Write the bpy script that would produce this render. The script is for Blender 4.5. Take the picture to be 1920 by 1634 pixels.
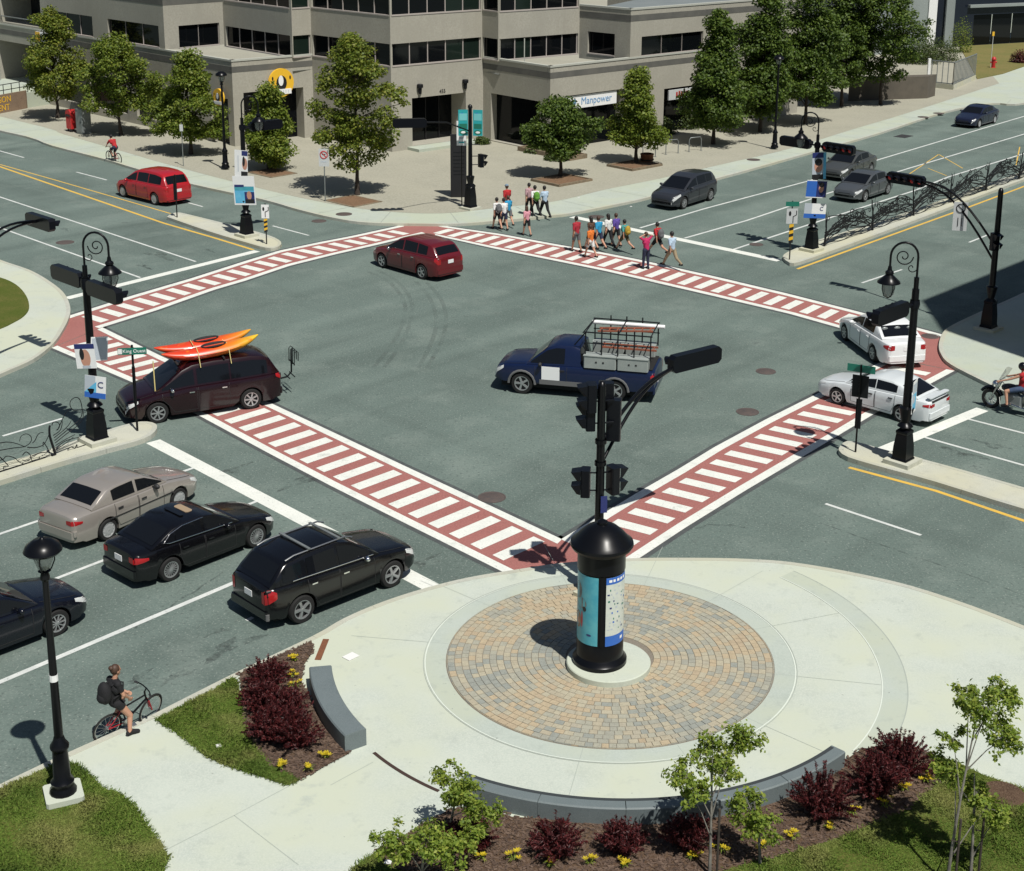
import bpy, bmesh, math, random
import numpy as np
from mathutils import Vector, Matrix, Euler
for _o in list(bpy.data.objects): bpy.data.objects.remove(_o)
SC = bpy.context.scene
COL = SC.collection
R = math.radians
PI = math.pi
rnd = random.Random(7)

# ------------------------------------------------------------------ camera, sky, sun, exposure
def setup_view():
    W, H = 1920.0, 1634.0
    f, pitch, roll, h, cx, cy = 2793.5, R(15.242), R(0.75), 16.922, 1050.85, 532.8
    cam = bpy.data.cameras.new('camera'); co = bpy.data.objects.new('camera', cam); COL.objects.link(co)
    cam.sensor_width = 36.0; cam.lens = f/W*36.0
    cam.shift_x = (W/2-cx)/W; cam.shift_y = (cy-H/2)/W
    cam.clip_start = 0.5; cam.clip_end = 1500
    fw = Vector((0, math.cos(pitch), -math.sin(pitch))); rt = Vector((1, 0, 0)); up = rt.cross(fw)
    r2 = math.cos(roll)*rt+math.sin(roll)*up; u2 = -math.sin(roll)*rt+math.cos(roll)*up
    M = Matrix((( r2.x, u2.x, -fw.x, 0), (r2.y, u2.y, -fw.y, 0), (r2.z, u2.z, -fw.z, h), (0, 0, 0, 1)))
    co.matrix_world = M
    SC.camera = co
setup_view()
SUNDIR = Vector((0.30, -0.48, 1.0)).normalized()      # towards the sun
w = bpy.data.worlds.new('World'); SC.world = w; w.use_nodes = True
nt = w.node_tree; nt.nodes.clear()
sky = nt.nodes.new('ShaderNodeTexSky'); sky.sky_type = 'NISHITA'; sky.sun_disc = False
sky.sun_elevation = math.asin(SUNDIR.z); sky.sun_rotation = math.atan2(SUNDIR.x, SUNDIR.y)
bg = nt.nodes.new('ShaderNodeBackground'); bg.inputs[1].default_value = 0.05
wo = nt.nodes.new('ShaderNodeOutputWorld')
nt.links.new(sky.outputs[0], bg.inputs[0]); nt.links.new(bg.outputs[0], wo.inputs[0])
sl = bpy.data.lights.new('sun', 'SUN'); sl.energy = 5.0; sl.angle = R(0.53); sl.color = (1.0, 0.965, 0.90)
so = bpy.data.objects.new('sun', sl); COL.objects.link(so); so.location = (20, -20, 60)
so.rotation_euler = SUNDIR.to_track_quat('Z', 'Y').to_euler()
SC.view_settings.view_transform = 'Standard'
try: SC.view_settings.look = 'None'
except Exception: pass
SC.view_settings.exposure = -0.03; SC.view_settings.gamma = 1.0; SC.view_settings.use_curve_mapping = False
SC.render.engine = 'CYCLES'

# ------------------------------------------------------------------ materials
MATS = {}
def mat(name, base, rough=0.8, metal=0.0, var=None, vs=3.0, fine=None, fs=60.0, bump=0.0, bs=80.0, coat=0.0,
        spec=0.5, island=None, extra=None, alpha=None, emis=None, dist=None):
    """principled material; var/fine: second colour mixed in by coarse/fine noise, island: colour per loose piece"""
    if name in MATS: return MATS[name]
    m = bpy.data.materials.new(name); m.use_nodes = True; n = m.node_tree.nodes; l = m.node_tree.links
    b = n['Principled BSDF']; b.inputs['Roughness'].default_value = rough; b.inputs['Metallic'].default_value = metal
    b.inputs['Coat Weight'].default_value = coat; b.inputs['Coat Roughness'].default_value = 0.05
    b.inputs['Specular IOR Level'].default_value = spec
    b.inputs['Base Color'].default_value = (*base, 1)
    cur = None
    def rgb(c):
        q = n.new('ShaderNodeRGB'); q.outputs[0].default_value = (*c, 1); return q.outputs[0]
    geo = n.new('ShaderNodeNewGeometry')
    def noise(scale, det=4, rgh=0.6):
        t = n.new('ShaderNodeTexNoise'); t.inputs['Scale'].default_value = scale; t.inputs['Detail'].default_value = det
        t.inputs['Roughness'].default_value = rgh; l.new(geo.outputs['Position'], t.inputs['Vector']); return t
    def ramp(src, a, c):
        r = n.new('ShaderNodeMapRange'); r.inputs[1].default_value = a; r.inputs[2].default_value = c; l.new(src, r.inputs[0]); return r.outputs[0]
    def mix(fac, a, c):
        x = n.new('ShaderNodeMix'); x.data_type = 'RGBA'; l.new(fac, x.inputs[0]); l.new(a, x.inputs[6]); l.new(c, x.inputs[7]); return x.outputs[2]
    cur = rgb(base)
    if island:
        cr = n.new('ShaderNodeValToRGB'); cr.color_ramp.interpolation = 'LINEAR'
        el = cr.color_ramp.elements
        el[0].color = (*island[0], 1); el[1].color = (*island[-1], 1)
        for i, c in enumerate(island[1:-1]):
            e = el.new((i+1)/(len(island)-1)); e.color = (*c, 1)
        l.new(geo.outputs['Random Per Island'], cr.inputs[0]); cur = cr.outputs[0]
    if var:
        cur = mix(ramp(noise(vs).outputs[0], 0.38, 0.66), cur, rgb(var))
    if fine:
        cur = mix(ramp(noise(fs, 2).outputs[0], 0.35, 0.7), cur, rgb(fine))
    if extra: cur = extra(n, l, geo, cur, noise, ramp, mix, rgb)
    l.new(cur, b.inputs['Base Color'])
    if bump:
        bp = n.new('ShaderNodeBump'); bp.inputs['Strength'].default_value = bump; bp.inputs['Distance'].default_value = dist or 0.02
        l.new(noise(bs, 3).outputs[0], bp.inputs['Height']); l.new(bp.outputs[0], b.inputs['Normal'])
    if alpha is not None: b.inputs['Alpha'].default_value = alpha
    if emis: b.inputs['Emission Color'].default_value = (*emis, 1); b.inputs['Emission Strength'].default_value = 1
    MATS[name] = m; return m

def asphalt_extra(n, l, geo, cur, noise, ramp, mix, rgb):
    # long worn streaks along the two travel directions, scattered oil stains, pale dusty patches
    def streak(ang, a, c, col, cur, sx=0.05, sy=0.9):
        mp = n.new('ShaderNodeMapping'); mp.inputs['Rotation'].default_value = (0, 0, -ang); mp.inputs['Scale'].default_value = (1, 1, 1)
        l.new(geo.outputs['Position'], mp.inputs['Vector'])
        m2 = n.new('ShaderNodeVectorMath'); m2.operation = 'MULTIPLY'; m2.inputs[1].default_value = (sx, sy, 0); l.new(mp.outputs[0], m2.inputs[0])
        t = n.new('ShaderNodeTexNoise'); t.inputs['Scale'].default_value = 1; t.inputs['Detail'].default_value = 3; l.new(m2.outputs[0], t.inputs['Vector'])
        return mix(ramp(t.outputs[0], a, c), cur, rgb(col))
    cur = streak(R(49), 0.50, 1.05, (0.055, 0.076, 0.068), cur, 0.06, 0.5)
    cur = streak(R(140), 0.52, 1.1, (0.058, 0.08, 0.072), cur, 0.06, 0.5)
    cur = streak(R(49), 0.50, 0.95, (0.20, 0.252, 0.224), cur, 0.05, 0.3)
    cur = mix(ramp(noise(0.45, 5, 0.6).outputs[0], 0.52, 0.85), cur, rgb((0.195, 0.236, 0.21)))
    cur = mix(ramp(noise(11, 2, 0.5).outputs[0], 0.56, 0.75), cur, rgb((0.085, 0.108, 0.098)))
    cur = mix(ramp(noise(17, 2, 0.5).outputs[0], 0.60, 0.75), cur, rgb((0.26, 0.295, 0.265)))
    t = noise(0.9, 9, 0.72)
    cur = mix(ramp(t.outputs[0], 0.63, 0.74), cur, rgb((0.055, 0.068, 0.064)))
    return cur
mat('asphalt', (0.116, 0.158, 0.141), 0.92, var=(0.084, 0.114, 0.102), vs=0.19, fine=(0.148, 0.188, 0.168), fs=22, bump=0.25, bs=90, spec=0.2, extra=asphalt_extra)
mat('asphalt_dark', (0.05, 0.056, 0.057), 0.9, var=(0.085, 0.095, 0.092), vs=2.5, fine=(0.07, 0.08, 0.08), fs=30)
def conc(name, a, b_, c, vs=0.5):
    def ex(n, l, geo, cur, noise, ramp, mix, rgb):
        cur = mix(ramp(noise(0.33, 3).outputs[0], 0.42, 0.62), cur, rgb((a[0]*1.05, a[1]*1.02, a[2]*0.93)))
        cur = mix(ramp(noise(2.3, 8, 0.7).outputs[0], 0.56, 0.82), cur, rgb(tuple(x*0.78 for x in a)))
        cur = mix(ramp(noise(0.8, 10, 0.75).outputs[0], 0.60, 0.72), cur, rgb(tuple(x*0.86 for x in a)))
        return mix(ramp(noise(9, 2).outputs[0], 0.74, 0.78), cur, rgb(tuple(x*0.6 for x in a)))
    return mat(name, a, 0.9, var=b_, vs=vs, fine=c, fs=34, bump=0.12, bs=60, spec=0.25, extra=ex)
conc('concrete', (0.468, 0.515, 0.455), (0.405, 0.45, 0.40), (0.515, 0.55, 0.485))
conc('concrete_ring', (0.41, 0.46, 0.41), (0.37, 0.42, 0.375), (0.44, 0.485, 0.435))
conc('concrete_walk', (0.40, 0.45, 0.39), (0.345, 0.39, 0.335), (0.45, 0.49, 0.43))
conc('kerb_stone', (0.42, 0.43, 0.37), (0.33, 0.35, 0.31), (0.5, 0.5, 0.44), 1.5)
conc('median', (0.47, 0.475, 0.39), (0.37, 0.385, 0.33), (0.52, 0.52, 0.44), 1.2)
conc('island_walk', (0.46, 0.50, 0.43), (0.40, 0.44, 0.385), (0.5, 0.53, 0.46))
mat('plaza_paving', (0.325, 0.315, 0.25), 0.9, var=(0.275, 0.27, 0.216), vs=0.35, fine=(0.37, 0.358, 0.29), fs=9, bump=0.15, bs=30, spec=0.25)
def wear(c, t0=0.55, t1=0.72):
    def ex(n, l, geo, cur, noise, ramp, mix, rgb):
        cur = mix(ramp(noise(1.6, 10, 0.78).outputs[0], t0, t1), cur, rgb(c))
        return mix(ramp(noise(14, 3).outputs[0], 0.62, 0.70), cur, rgb(c))
    return ex
mat('paint_white', (0.76, 0.77, 0.71), 0.7, var=(0.66, 0.68, 0.63), vs=1.3, fine=(0.63, 0.65, 0.60), fs=18, spec=0.3, extra=wear((0.42, 0.45, 0.41)))
mat('paint_line', (0.66, 0.68, 0.65), 0.7, var=(0.5, 0.53, 0.51), vs=2.0, fine=(0.55, 0.57, 0.55), fs=15, spec=0.3, extra=wear((0.25, 0.28, 0.26), 0.58, 0.70))
mat('paint_red', (0.300, 0.122, 0.108), 0.85, var=(0.255, 0.098, 0.088), vs=0.7, fine=(0.36, 0.15, 0.132), fs=20, spec=0.25, extra=wear((0.19, 0.11, 0.10), 0.60, 0.80))
mat('paint_yellow', (0.70, 0.43, 0.055), 0.75, var=(0.56, 0.36, 0.07), vs=1.5, fine=(0.62, 0.42, 0.10), fs=20, spec=0.3)
mat('mulch', (0.10, 0.062, 0.040), 1.0, var=(0.065, 0.040, 0.028), vs=1.2, fine=(0.155, 0.105, 0.070), fs=30, bump=0.7, bs=45, spec=0.1, dist=0.05)
mat('soil_grass', (0.085, 0.105, 0.022), 1.0, var=(0.14, 0.125, 0.04), vs=0.9, fine=(0.06, 0.085, 0.015), fs=22, bump=0.5, bs=50, spec=0.1)
def grassx(n, l, geo, cur, noise, ramp, mix, rgb):
    cur = mix(ramp(noise(0.75, 3).outputs[0], 0.50, 0.68), cur, rgb((0.19, 0.20, 0.06)))
    return mix(ramp(noise(0.5, 2).outputs[0], 0.30, 0.45), rgb((0.06, 0.105, 0.016)), cur)
mat('grass_blade', (0.09, 0.13, 0.02), 0.8, island=[(0.07, 0.125, 0.016), (0.12, 0.185, 0.027), (0.09, 0.15, 0.022), (0.17, 0.20, 0.045)], extra=grassx, spec=0.2)
mat('black_iron', (0.004, 0.0045, 0.006), 0.30, spec=0.22)
mat('iron_matt', (0.010, 0.011, 0.013), 0.5, spec=0.2)
mat('signal_black', (0.004, 0.005, 0.008), 0.35, spec=0.2)
mat('grey_metal', (0.22, 0.24, 0.24), 0.45, metal=0.3, var=(0.17, 0.19, 0.19), vs=4)
mat('steel', (0.55, 0.56, 0.55), 0.3, metal=0.9)
mat('chrome', (0.75, 0.75, 0.75), 0.12, metal=1.0)
mat('rust', (0.17, 0.062, 0.028), 0.8, var=(0.10, 0.038, 0.02), vs=8, fine=(0.22, 0.09, 0.04), fs=40)
mat('granite', (0.12, 0.15, 0.155), 0.6, var=(0.10, 0.128, 0.132), vs=2, fine=(0.165, 0.195, 0.20), fs=70, bump=0.08, bs=120)
mat('manhole', (0.075, 0.062, 0.058), 0.7, var=(0.10, 0.075, 0.065), vs=6, bump=0.6, bs=25)
mat('white_plate', (0.80, 0.81, 0.80), 0.45)
mat('sign_grey', (0.52, 0.54, 0.54), 0.5)
mat('sign_black', (0.012, 0.012, 0.014), 0.5)
mat('sign_red', (0.45, 0.03, 0.03), 0.5)
mat('sign_green', (0.012, 0.16, 0.11), 0.5)
mat('sign_teal', (0.02, 0.34, 0.36), 0.5)
mat('sign_yellow', (0.78, 0.46, 0.03), 0.5)
mat('sign_blue', (0.03, 0.13, 0.48), 0.5)
mat('poster_sky', (0.10, 0.42, 0.68), 0.4, var=(0.16, 0.52, 0.74), vs=3)
mat('poster_navy', (0.02, 0.03, 0.14), 0.45)
mat('poster_aqua', (0.05, 0.32, 0.42), 0.35, var=(0.10, 0.40, 0.46), vs=3.5)
mat('poster_skin', (0.52, 0.27, 0.19), 0.5)
mat('poster_grey', (0.45, 0.50, 0.55), 0.5)
mat('poster_cream', (0.60, 0.63, 0.56), 0.4, var=(0.52, 0.57, 0.52), vs=5)
mat('lamp_glass', (0.30, 0.33, 0.31), 0.25, alpha=0.55)

# ------------------------------------------------------------------ mesh helpers
class MB:
    def __init__(s): s.v = []; s.f = []; s.m = []
    def add(s, vs, fs, mi=0, M=None):
        o = len(s.v)
        s.v += [tuple(M @ Vector(p)) for p in vs] if M else [tuple(p) for p in vs]
        s.f += [tuple(i+o for i in q) for q in fs]; s.m += [mi]*len(fs); return s
    def box(s, c, d, rz=0.0, mi=0, M=None, ch=0.0):
        x, y, z = d[0]/2, d[1]/2, d[2]/2; ca, sa = math.cos(rz), math.sin(rz)
        if ch:
            pl = [(-x+ch, -y), (x-ch, -y), (x, -y+ch), (x, y-ch), (x-ch, y), (-x+ch, y), (-x, y-ch), (-x, -y+ch)]
        else: pl = [(-x, -y), (x, -y), (x, y), (-x, y)]
        n = len(pl); P = [(c[0]+a*ca-b*sa, c[1]+a*sa+b*ca) for a, b in pl]
        vs = [(a, b, c[2]-z) for a, b in P]+[(a, b, c[2]+z) for a, b in P]
        fs = [tuple(range(n-1, -1, -1)), tuple(range(n, 2*n))]+[(i, (i+1) % n, n+(i+1) % n, n+i) for i in range(n)]
        return s.add(vs, fs, mi, M)
    def prism(s, poly, z0, z1, mi=0, M=None, bottom=True, mside=None):
        if sum(poly[i][0]*poly[(i+1) % len(poly)][1]-poly[(i+1) % len(poly)][0]*poly[i][1] for i in range(len(poly))) < 0: poly = poly[::-1]
        n = len(poly); vs = [(p[0], p[1], z0) for p in poly]+[(p[0], p[1], z1) for p in poly]
        s.add(vs, [tuple(range(n, 2*n))]+([tuple(range(n-1, -1, -1))] if bottom else []), mi, M)
        o = len(s.v)-2*n; sd = [(o+i, o+(i+1) % n, o+n+(i+1) % n, o+n+i) for i in range(n)]
        s.f += sd; s.m += [mi if mside is None else mside]*n; return s
    def sheet(s, poly, z, mi=0):
        if sum(poly[i][0]*poly[(i+1) % len(poly)][1]-poly[(i+1) % len(poly)][0]*poly[i][1] for i in range(len(poly))) < 0: poly = poly[::-1]
        return s.add([(p[0], p[1], z) for p in poly], [tuple(range(len(poly)))], mi)
    def tube(s, pts, r, n=6, mi=0, M=None, closed=False):
        pts = [Vector(p) for p in pts]; k = len(pts); rr = r if isinstance(r, (list, tuple)) else [r]*k
        vs = []; ref = None
        for i, p in enumerate(pts):
            if closed: t = pts[(i+1) % k]-pts[i-1]
            else: t = pts[min(i+1, k-1)]-pts[max(i-1, 0)]
            if t.length < 1e-9: t = Vector((0, 0, 1))
            t.normalize()
            if ref is None: ref = t.orthogonal()
            a = ref-t*ref.dot(t)
            if a.length < 1e-5: a = t.orthogonal()
            a.normalize(); b = a.cross(t); ref = a
            vs += [p+rr[i]*(math.cos(2*PI*j/n)*a+math.sin(2*PI*j/n)*b) for j in range(n)]
        fs = []
        for i in range(k if closed else k-1):
            i2 = (i+1) % k
            fs += [(i*n+j, i*n+(j+1) % n, i2*n+(j+1) % n, i2*n+j) for j in range(n)]
        if not closed: fs += [tuple(range(n-1, -1, -1)), tuple((k-1)*n+j for j in range(n))]
        fs = [q[::-1] for q in fs]
        return s.add(vs, fs, mi, M)
    def lathe(s, prof, n=16, c=(0, 0, 0), mi=0, M=None, ms=None):
        vs = []; fs = []; k = len(prof)
        for j in range(n):
            a = 2*PI*j/n; vs += [(c[0]+r*math.cos(a), c[1]+r*math.sin(a), c[2]+z) for r, z in prof]
        for j in range(n):
            j2 = (j+1) % n
            for i in range(k-1):
                if prof[i][0] < 1e-6: fs.append((j*k+i, j2*k+i+1, j*k+i+1))
                elif prof[i+1][0] < 1e-6: fs.append((j*k+i, j2*k+i, j*k+i+1))
                else: fs.append((j*k+i, j2*k+i, j2*k+i+1, j*k+i+1))
        return s.add(vs, fs, mi, M)
    def ell(s, c, r, n=12, m=8, mi=0, M=None):
        pr = [(max(math.cos(t), 0) if abs(abs(t)-PI/2) > 1e-6 else 0, math.sin(t)) for t in [(-PI/2+PI*i/m) for i in range(m+1)]]
        T = Matrix.Translation(c) @ Matrix.Diagonal((r[0], r[1], r[2], 1))
        return s.lathe(pr, n, (0, 0, 0), mi, (M @ T) if M else T)
    def mesh(s, name, mats, smooth=None):
        me = bpy.data.meshes.new(name); me.from_pydata(s.v, [], s.f)
        for m in (mats if isinstance(mats, (list, tuple)) else [mats]): me.materials.append(MATS[m] if isinstance(m, str) else m)
        if any(s.m): me.polygons.foreach_set('material_index', s.m)
        if smooth is not None:
            me.polygons.foreach_set('use_smooth', [True]*len(me.polygons)); me.set_sharp_from_angle(angle=R(smooth))
        me.update(); return me
    def obj(s, name, mats, parent=None, smooth=None): return link(name, s.mesh(name, mats, smooth), parent)
def link(name, me, parent=None, loc=None, rot=None):
    o = bpy.data.objects.new(name, me); COL.objects.link(o)
    if parent: o.parent = parent
    if loc is not None: o.location = loc
    if rot is not None: o.rotation_euler = rot
    return o
def tag(o, label, cat, group=None):
    o['label'] = label; o['category'] = cat
    if group: o['group'] = group
    return o
def struct(o): o['kind'] = 'structure'; return o
def stuff(o): o['kind'] = 'stuff'; return o
def empty(name, loc, rz=0.0):
    o = bpy.data.objects.new(name, None); COL.objects.link(o); o.location = loc; o.rotation_euler = (0, 0, rz); o.empty_display_size = 0.3; return o
def copy_tree(o, parent=None):
    c = o.copy(); COL.objects.link(c); c.parent = parent
    for ch in [x for x in bpy.data.objects if x.parent == o]: copy_tree(ch, c)
    return c
def text(name, s, size, M, material, parent=None, thick=0.004, align='CENTER'):
    cu = bpy.data.curves.new('txt', 'FONT'); cu.body = s; cu.size = size; cu.extrude = thick; cu.align_x = align; cu.align_y = 'CENTER'; cu.resolution_u = 3
    t = bpy.data.objects.new('txt', cu); COL.objects.link(t)
    me = bpy.data.meshes.new_from_object(t.evaluated_get(bpy.context.evaluated_depsgraph_get()))
    bpy.data.objects.remove(t); bpy.data.curves.remove(cu)
    me.materials.clear(); me.materials.append(MATS[material]); me.transform(M)
    return link(name, me, parent)
def V2(p): return Vector((p[0], p[1]))
def lerp(a, b, t): return tuple(a[i]+(b[i]-a[i])*t for i in range(len(a)))
def smooth_poly(pts, k=4):
    """closed-open Catmull-Rom through 2D points"""
    out = []; n = len(pts)
    for i in range(n-1):
        p0, p1, p2, p3 = pts[max(i-1, 0)], pts[i], pts[i+1], pts[min(i+2, n-1)]
        for j in range(k):
            t = j/k
            out.append(tuple(0.5*((2*p1[d])+(-p0[d]+p2[d])*t+(2*p0[d]-5*p1[d]+4*p2[d]-p3[d])*t*t+(-p0[d]+3*p1[d]-3*p2[d]+p3[d])*t**3) for d in range(2)))
    out.append(tuple(pts[-1][:2])); return out
def strip_poly(pts, wd):
    """polygon of a ribbon of width wd along 2D points"""
    L = []; Rr = []
    P = [V2(p) for p in pts]
    for i, p in enumerate(P):
        t = (P[min(i+1, len(P)-1)]-P[max(i-1, 0)]).normalized(); nrm = Vector((-t.y, t.x))
        L.append(p+nrm*wd/2); Rr.append(p-nrm*wd/2)
    return L, Rr
def ribbon(mb, pts, wd, z, mi=0):
    L, Rr = strip_poly(pts, wd); n = len(L)
    vs = [(p.x, p.y, z) for p in Rr]+[(p.x, p.y, z) for p in L]
    return mb.add(vs, [(i, i+1, n+i+1, n+i) for i in range(n-1)], mi)

# ------------------------------------------------------------------ ground, roads, pavements
KZ = 0.13
mb = MB(); mb.sheet([(-350, -120), (350, -120), (350, 600), (-350, 600)], 0.0)
road = struct(mb.obj('road', 'asphalt'))

def pavement(name, poly, mats, z=KZ, kerb=0.16, kmat='kerb_stone', smooth=True, edge=None):
    """raised slab with a separate row of kerb stones along its open road edge (edge = list of points)"""
    mb = MB(); mb.prism([p[:2] for p in poly], -0.05, z, 0); o = struct(mb.obj(name, mats))
    if edge:
        L, Rr = strip_poly(edge, kerb)
        # kerb stones about 1.8 m long with open joints
        i = 0; acc = 0; seg = [0]
        for k in range(1, len(edge)):
            acc += (V2(edge[k])-V2(edge[k-1])).length
            if acc > 1.8 or k == len(edge)-1: seg.append(k); acc = 0
        for a, b in zip(seg[:-1], seg[1:]):
            pts = [L[q] for q in range(a, b+1)]+[Rr[q] for q in range(b, a-1, -1)]
            c = sum(pts, Vector((0, 0)))/len(pts)
            pts = [c+(p-c)*0.997 for p in pts]
            k = MB(); k.prism([tuple(p) for p in pts], -0.04, z+0.006); k.obj('kerbstone', kmat, o)
    return o
def dense(pts, step=0.6):
    out = []
    for a, b in zip(pts[:-1], pts[1:]):
        n = max(1, int((V2(b)-V2(a)).length/step))
        out += [lerp(a[:2], b[:2], t/n) for t in range(n)]
    return out+[tuple(pts[-1][:2])]

# far corner: footway along the kerb, paved plaza behind it
far_edge = [(-95, 149), (-60, 115.5), (-37.73,98.99,0), (-32.32,93.45,0), (-27.60,88.99,0), (-25.17,86.42,0), (-20.73,81.98,0), (-16.00,78.14,0), (-13.67,75.76,0), (-11.53,73.89,0), (-9.70,72.91,0), (-7.01,72.82,0),
            (-5.15,72.93,0), (-3.04,73.78,0), (-0.67,75.02,0), (0.51,75.72,0), (3.13,78.24,0), (4.74,79.99,0), (7.52,83.69,0), (11.11,88.26,0), (15.98,94.72,0), (21.78,102.38,0), (29.26,113.23,0), (34.02,117.81,0), (37.0, 118.5), (48, 132), (90, 180)]
fe = dense(smooth_poly([p[:2] for p in far_edge], 4), 0.5)
pavement('footway', fe+[(300, 380), (-300, 380)], 'concrete_walk', edge=fe)
pl_in = [(-85, 146), (-39.86,104.80,0), (-33.00,97.65,0), (-27.42,91.72,0), (-22.25,86.29,0), (-16.26,80.51,0), (-12.22,77.16,0), (-9.20,75.52,0), (-6.13,75.20,0), (-3.25,76.79,0), (-0.31,78.57,0), (2.60,82.01,0), (5.76,85.28,0), (10.03,90.25,0), (14.77,95.79,0), (20.47,104.08,0), (25.95,111.89,0), (38, 130)]
plaza_b = smooth_poly([p[:2] for p in pl_in], 4)+[(60, 260), (-140, 260)]
mb = MB(); mb.sheet(plaza_b, KZ+0.006); plaza = struct(mb.obj('plaza', 'plaza_paving'))
# joints of the footway slabs
def joint_lines(name, segs, z, wd=0.025, m='asphalt_dark'):
    mb = MB()
    for a, b in segs: ribbon(mb, [a, b], wd, z)
    return struct(mb.obj(name, m))
sg = []
for k in range(40, len(fe)-20, 7):
    t = (V2(fe[k+1])-V2(fe[k-1])).normalized(); nn = Vector((-t.y, t.x)); p = V2(fe[k])
    if 60 < p.y < 130: sg.append((tuple(p+nn*0.1), tuple(p+nn*2.6)))
mat('joint', (0.26, 0.28, 0.25), 0.95)
joint_lines('footway_joints', sg, KZ+0.004, 0.03, 'joint')

# left corner island with lawn
le = [(-34.07,70.56,0), (-27.12,66.03,0), (-24.57,63.92,0), (-23.03,62.53,0), (-21.50,60.59,0), (-20.48,58.98,0), (-19.66,57.13,0), (-19.26,55.74,0), (-18.98,54.26,0), (-18.75,52.39,0), (-18.84,50.51,0), (-19.38,48.89,0), (-20.41,45.98,0), (-21.55,41.72,0)]
lee = dense(smooth_poly([p[:2] for p in le], 4), 0.4)
pavement('corner_footway', lee+[(-60, 50)], 'island_walk', edge=lee)
lawn_l = smooth_poly([p[:2] for p in [(-29.47,63.58,0), (-25.71,62.39,0), (-23.96,61.41,0), (-22.85,60.27,0), (-21.84,58.59,0), (-21.14,56.91,0), (-20.94,55.73,0), (-21.06,54.72,0), (-21.25,54.02,0), (-22.05,51.93,0), (-23.18,49.14,0)]], 4)
mb = MB(); mb.prism(lawn_l, KZ-0.02, KZ+0.03); struct(mb.obj('lawn_soil', 'soil_grass'))

# right corner footway
re_ = [(60, 118), (38, 92), (26.85,69.56,0), (19.73,61.08,0), (17.10,58.08,0), (15.55,56.23,0), (14.92,55.21,0), (14.39,53.69,0), (14.18,52.51,0), (14.23,51.27,0), (15.01,49.19,0), (15.70,47.53,0), (16.53,45.62,0), (17.60,42.88,0), (18.94,39.09,0)]
ree = dense(smooth_poly([p[:2] for p in re_], 4), 0.4)
pavement('corner_footway', ree+[(60, 20)], 'concrete_walk', edge=ree)

# near plaza
ne = [(-40, -14), (-11.64,23.54,0), (-10.53,24.74,0), (-9.90,25.49,0), (-8.28,27.26,0), (-6.92,28.99,0), (-5.50,30.67,0), (-4.90,31.54,0), (-4.12,32.36,0), (-3.17,33.10,0), (-2.16,33.70,0), (-0.92,34.20,0), (0.22,34.60,0), (1.86,34.89,0), (3.50,34.97,0),
      (4.86,34.95,0), (6.07,34.77,0), (7.71,34.13,0), (9.12,33.28,0), (10.96,31.56,0), (13.35,28.73,0), (22, 16), (40, 0)]
nee = dense([p[:2] for p in ne[:4]]+smooth_poly([p[:2] for p in ne[4:-1]], 4)+[ne[-1]], 0.4)
near = pavement('near_pavement', nee+[(40, -30), (-40, -30)], 'concrete', edge=nee)
C0 = (1.21, 29.936)
def arc(r, a0, a1, n=48, c=C0): return [(c[0]+r*math.cos(R(a0+(a1-a0)*i/n)), c[1]+r*math.sin(R(a0+(a1-a0)*i/n))) for i in range(n+1)]
def ring(name, r0, r1, z, m, a0=0, a1=360, n=96):
    mb = MB(); A = arc(r0, a0, a1, n); B = arc(r1, a0, a1, n)
    vs = [(*p, z) for p in A]+[(*p, z) for p in B]
    mb.add(vs, [(i, n+1+i, n+2+i, i+1) for i in range(n)]); return struct(mb.obj(name, m))
ring('concrete_ring', 3.66, 4.10, KZ+0.004, 'concrete_ring')
ring('concrete_ring', 5.98, 6.5, KZ+0.004, 'concrete_ring', -37, 43)
mat('joint_light', (0.60, 0.65, 0.58), 0.9)
mat('joint_dark', (0.33, 0.37, 0.33), 0.9)
ring('ring_joint', 4.10, 4.125, KZ+0.009, 'joint_light')
ring('ring_joint', 4.14, 4.155, KZ+0.007, 'joint_dark')
ring('ring_joint', 5.96, 5.985, KZ+0.009, 'joint_light', -37, 43)
ring('ring_joint', 6.50, 6.52, KZ+0.007, 'joint_dark', -37, 43)
rj = []
for a in (-100, -70, -41, -10, 22, 48, 75, 105, 140, 172): rj.append((arc(3.68, a, a, 1)[0], arc(5.95, a, a, 1)[0]))
joint_lines('slab_joints', rj+[((-4.06,26.01,0)[:2], (-5.90,23.96,0)[:2]), ((-5.90,23.96,0)[:2], (-4.47,22.56,0)[:2]), ((-5.90,23.96,0)[:2], (-6.98,22.84,0)[:2]), ((-3.55,25.74,0)[:2], (-4.27,24.95,0)[:2])], KZ+0.0045, 0.012, 'joint_dark')
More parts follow.
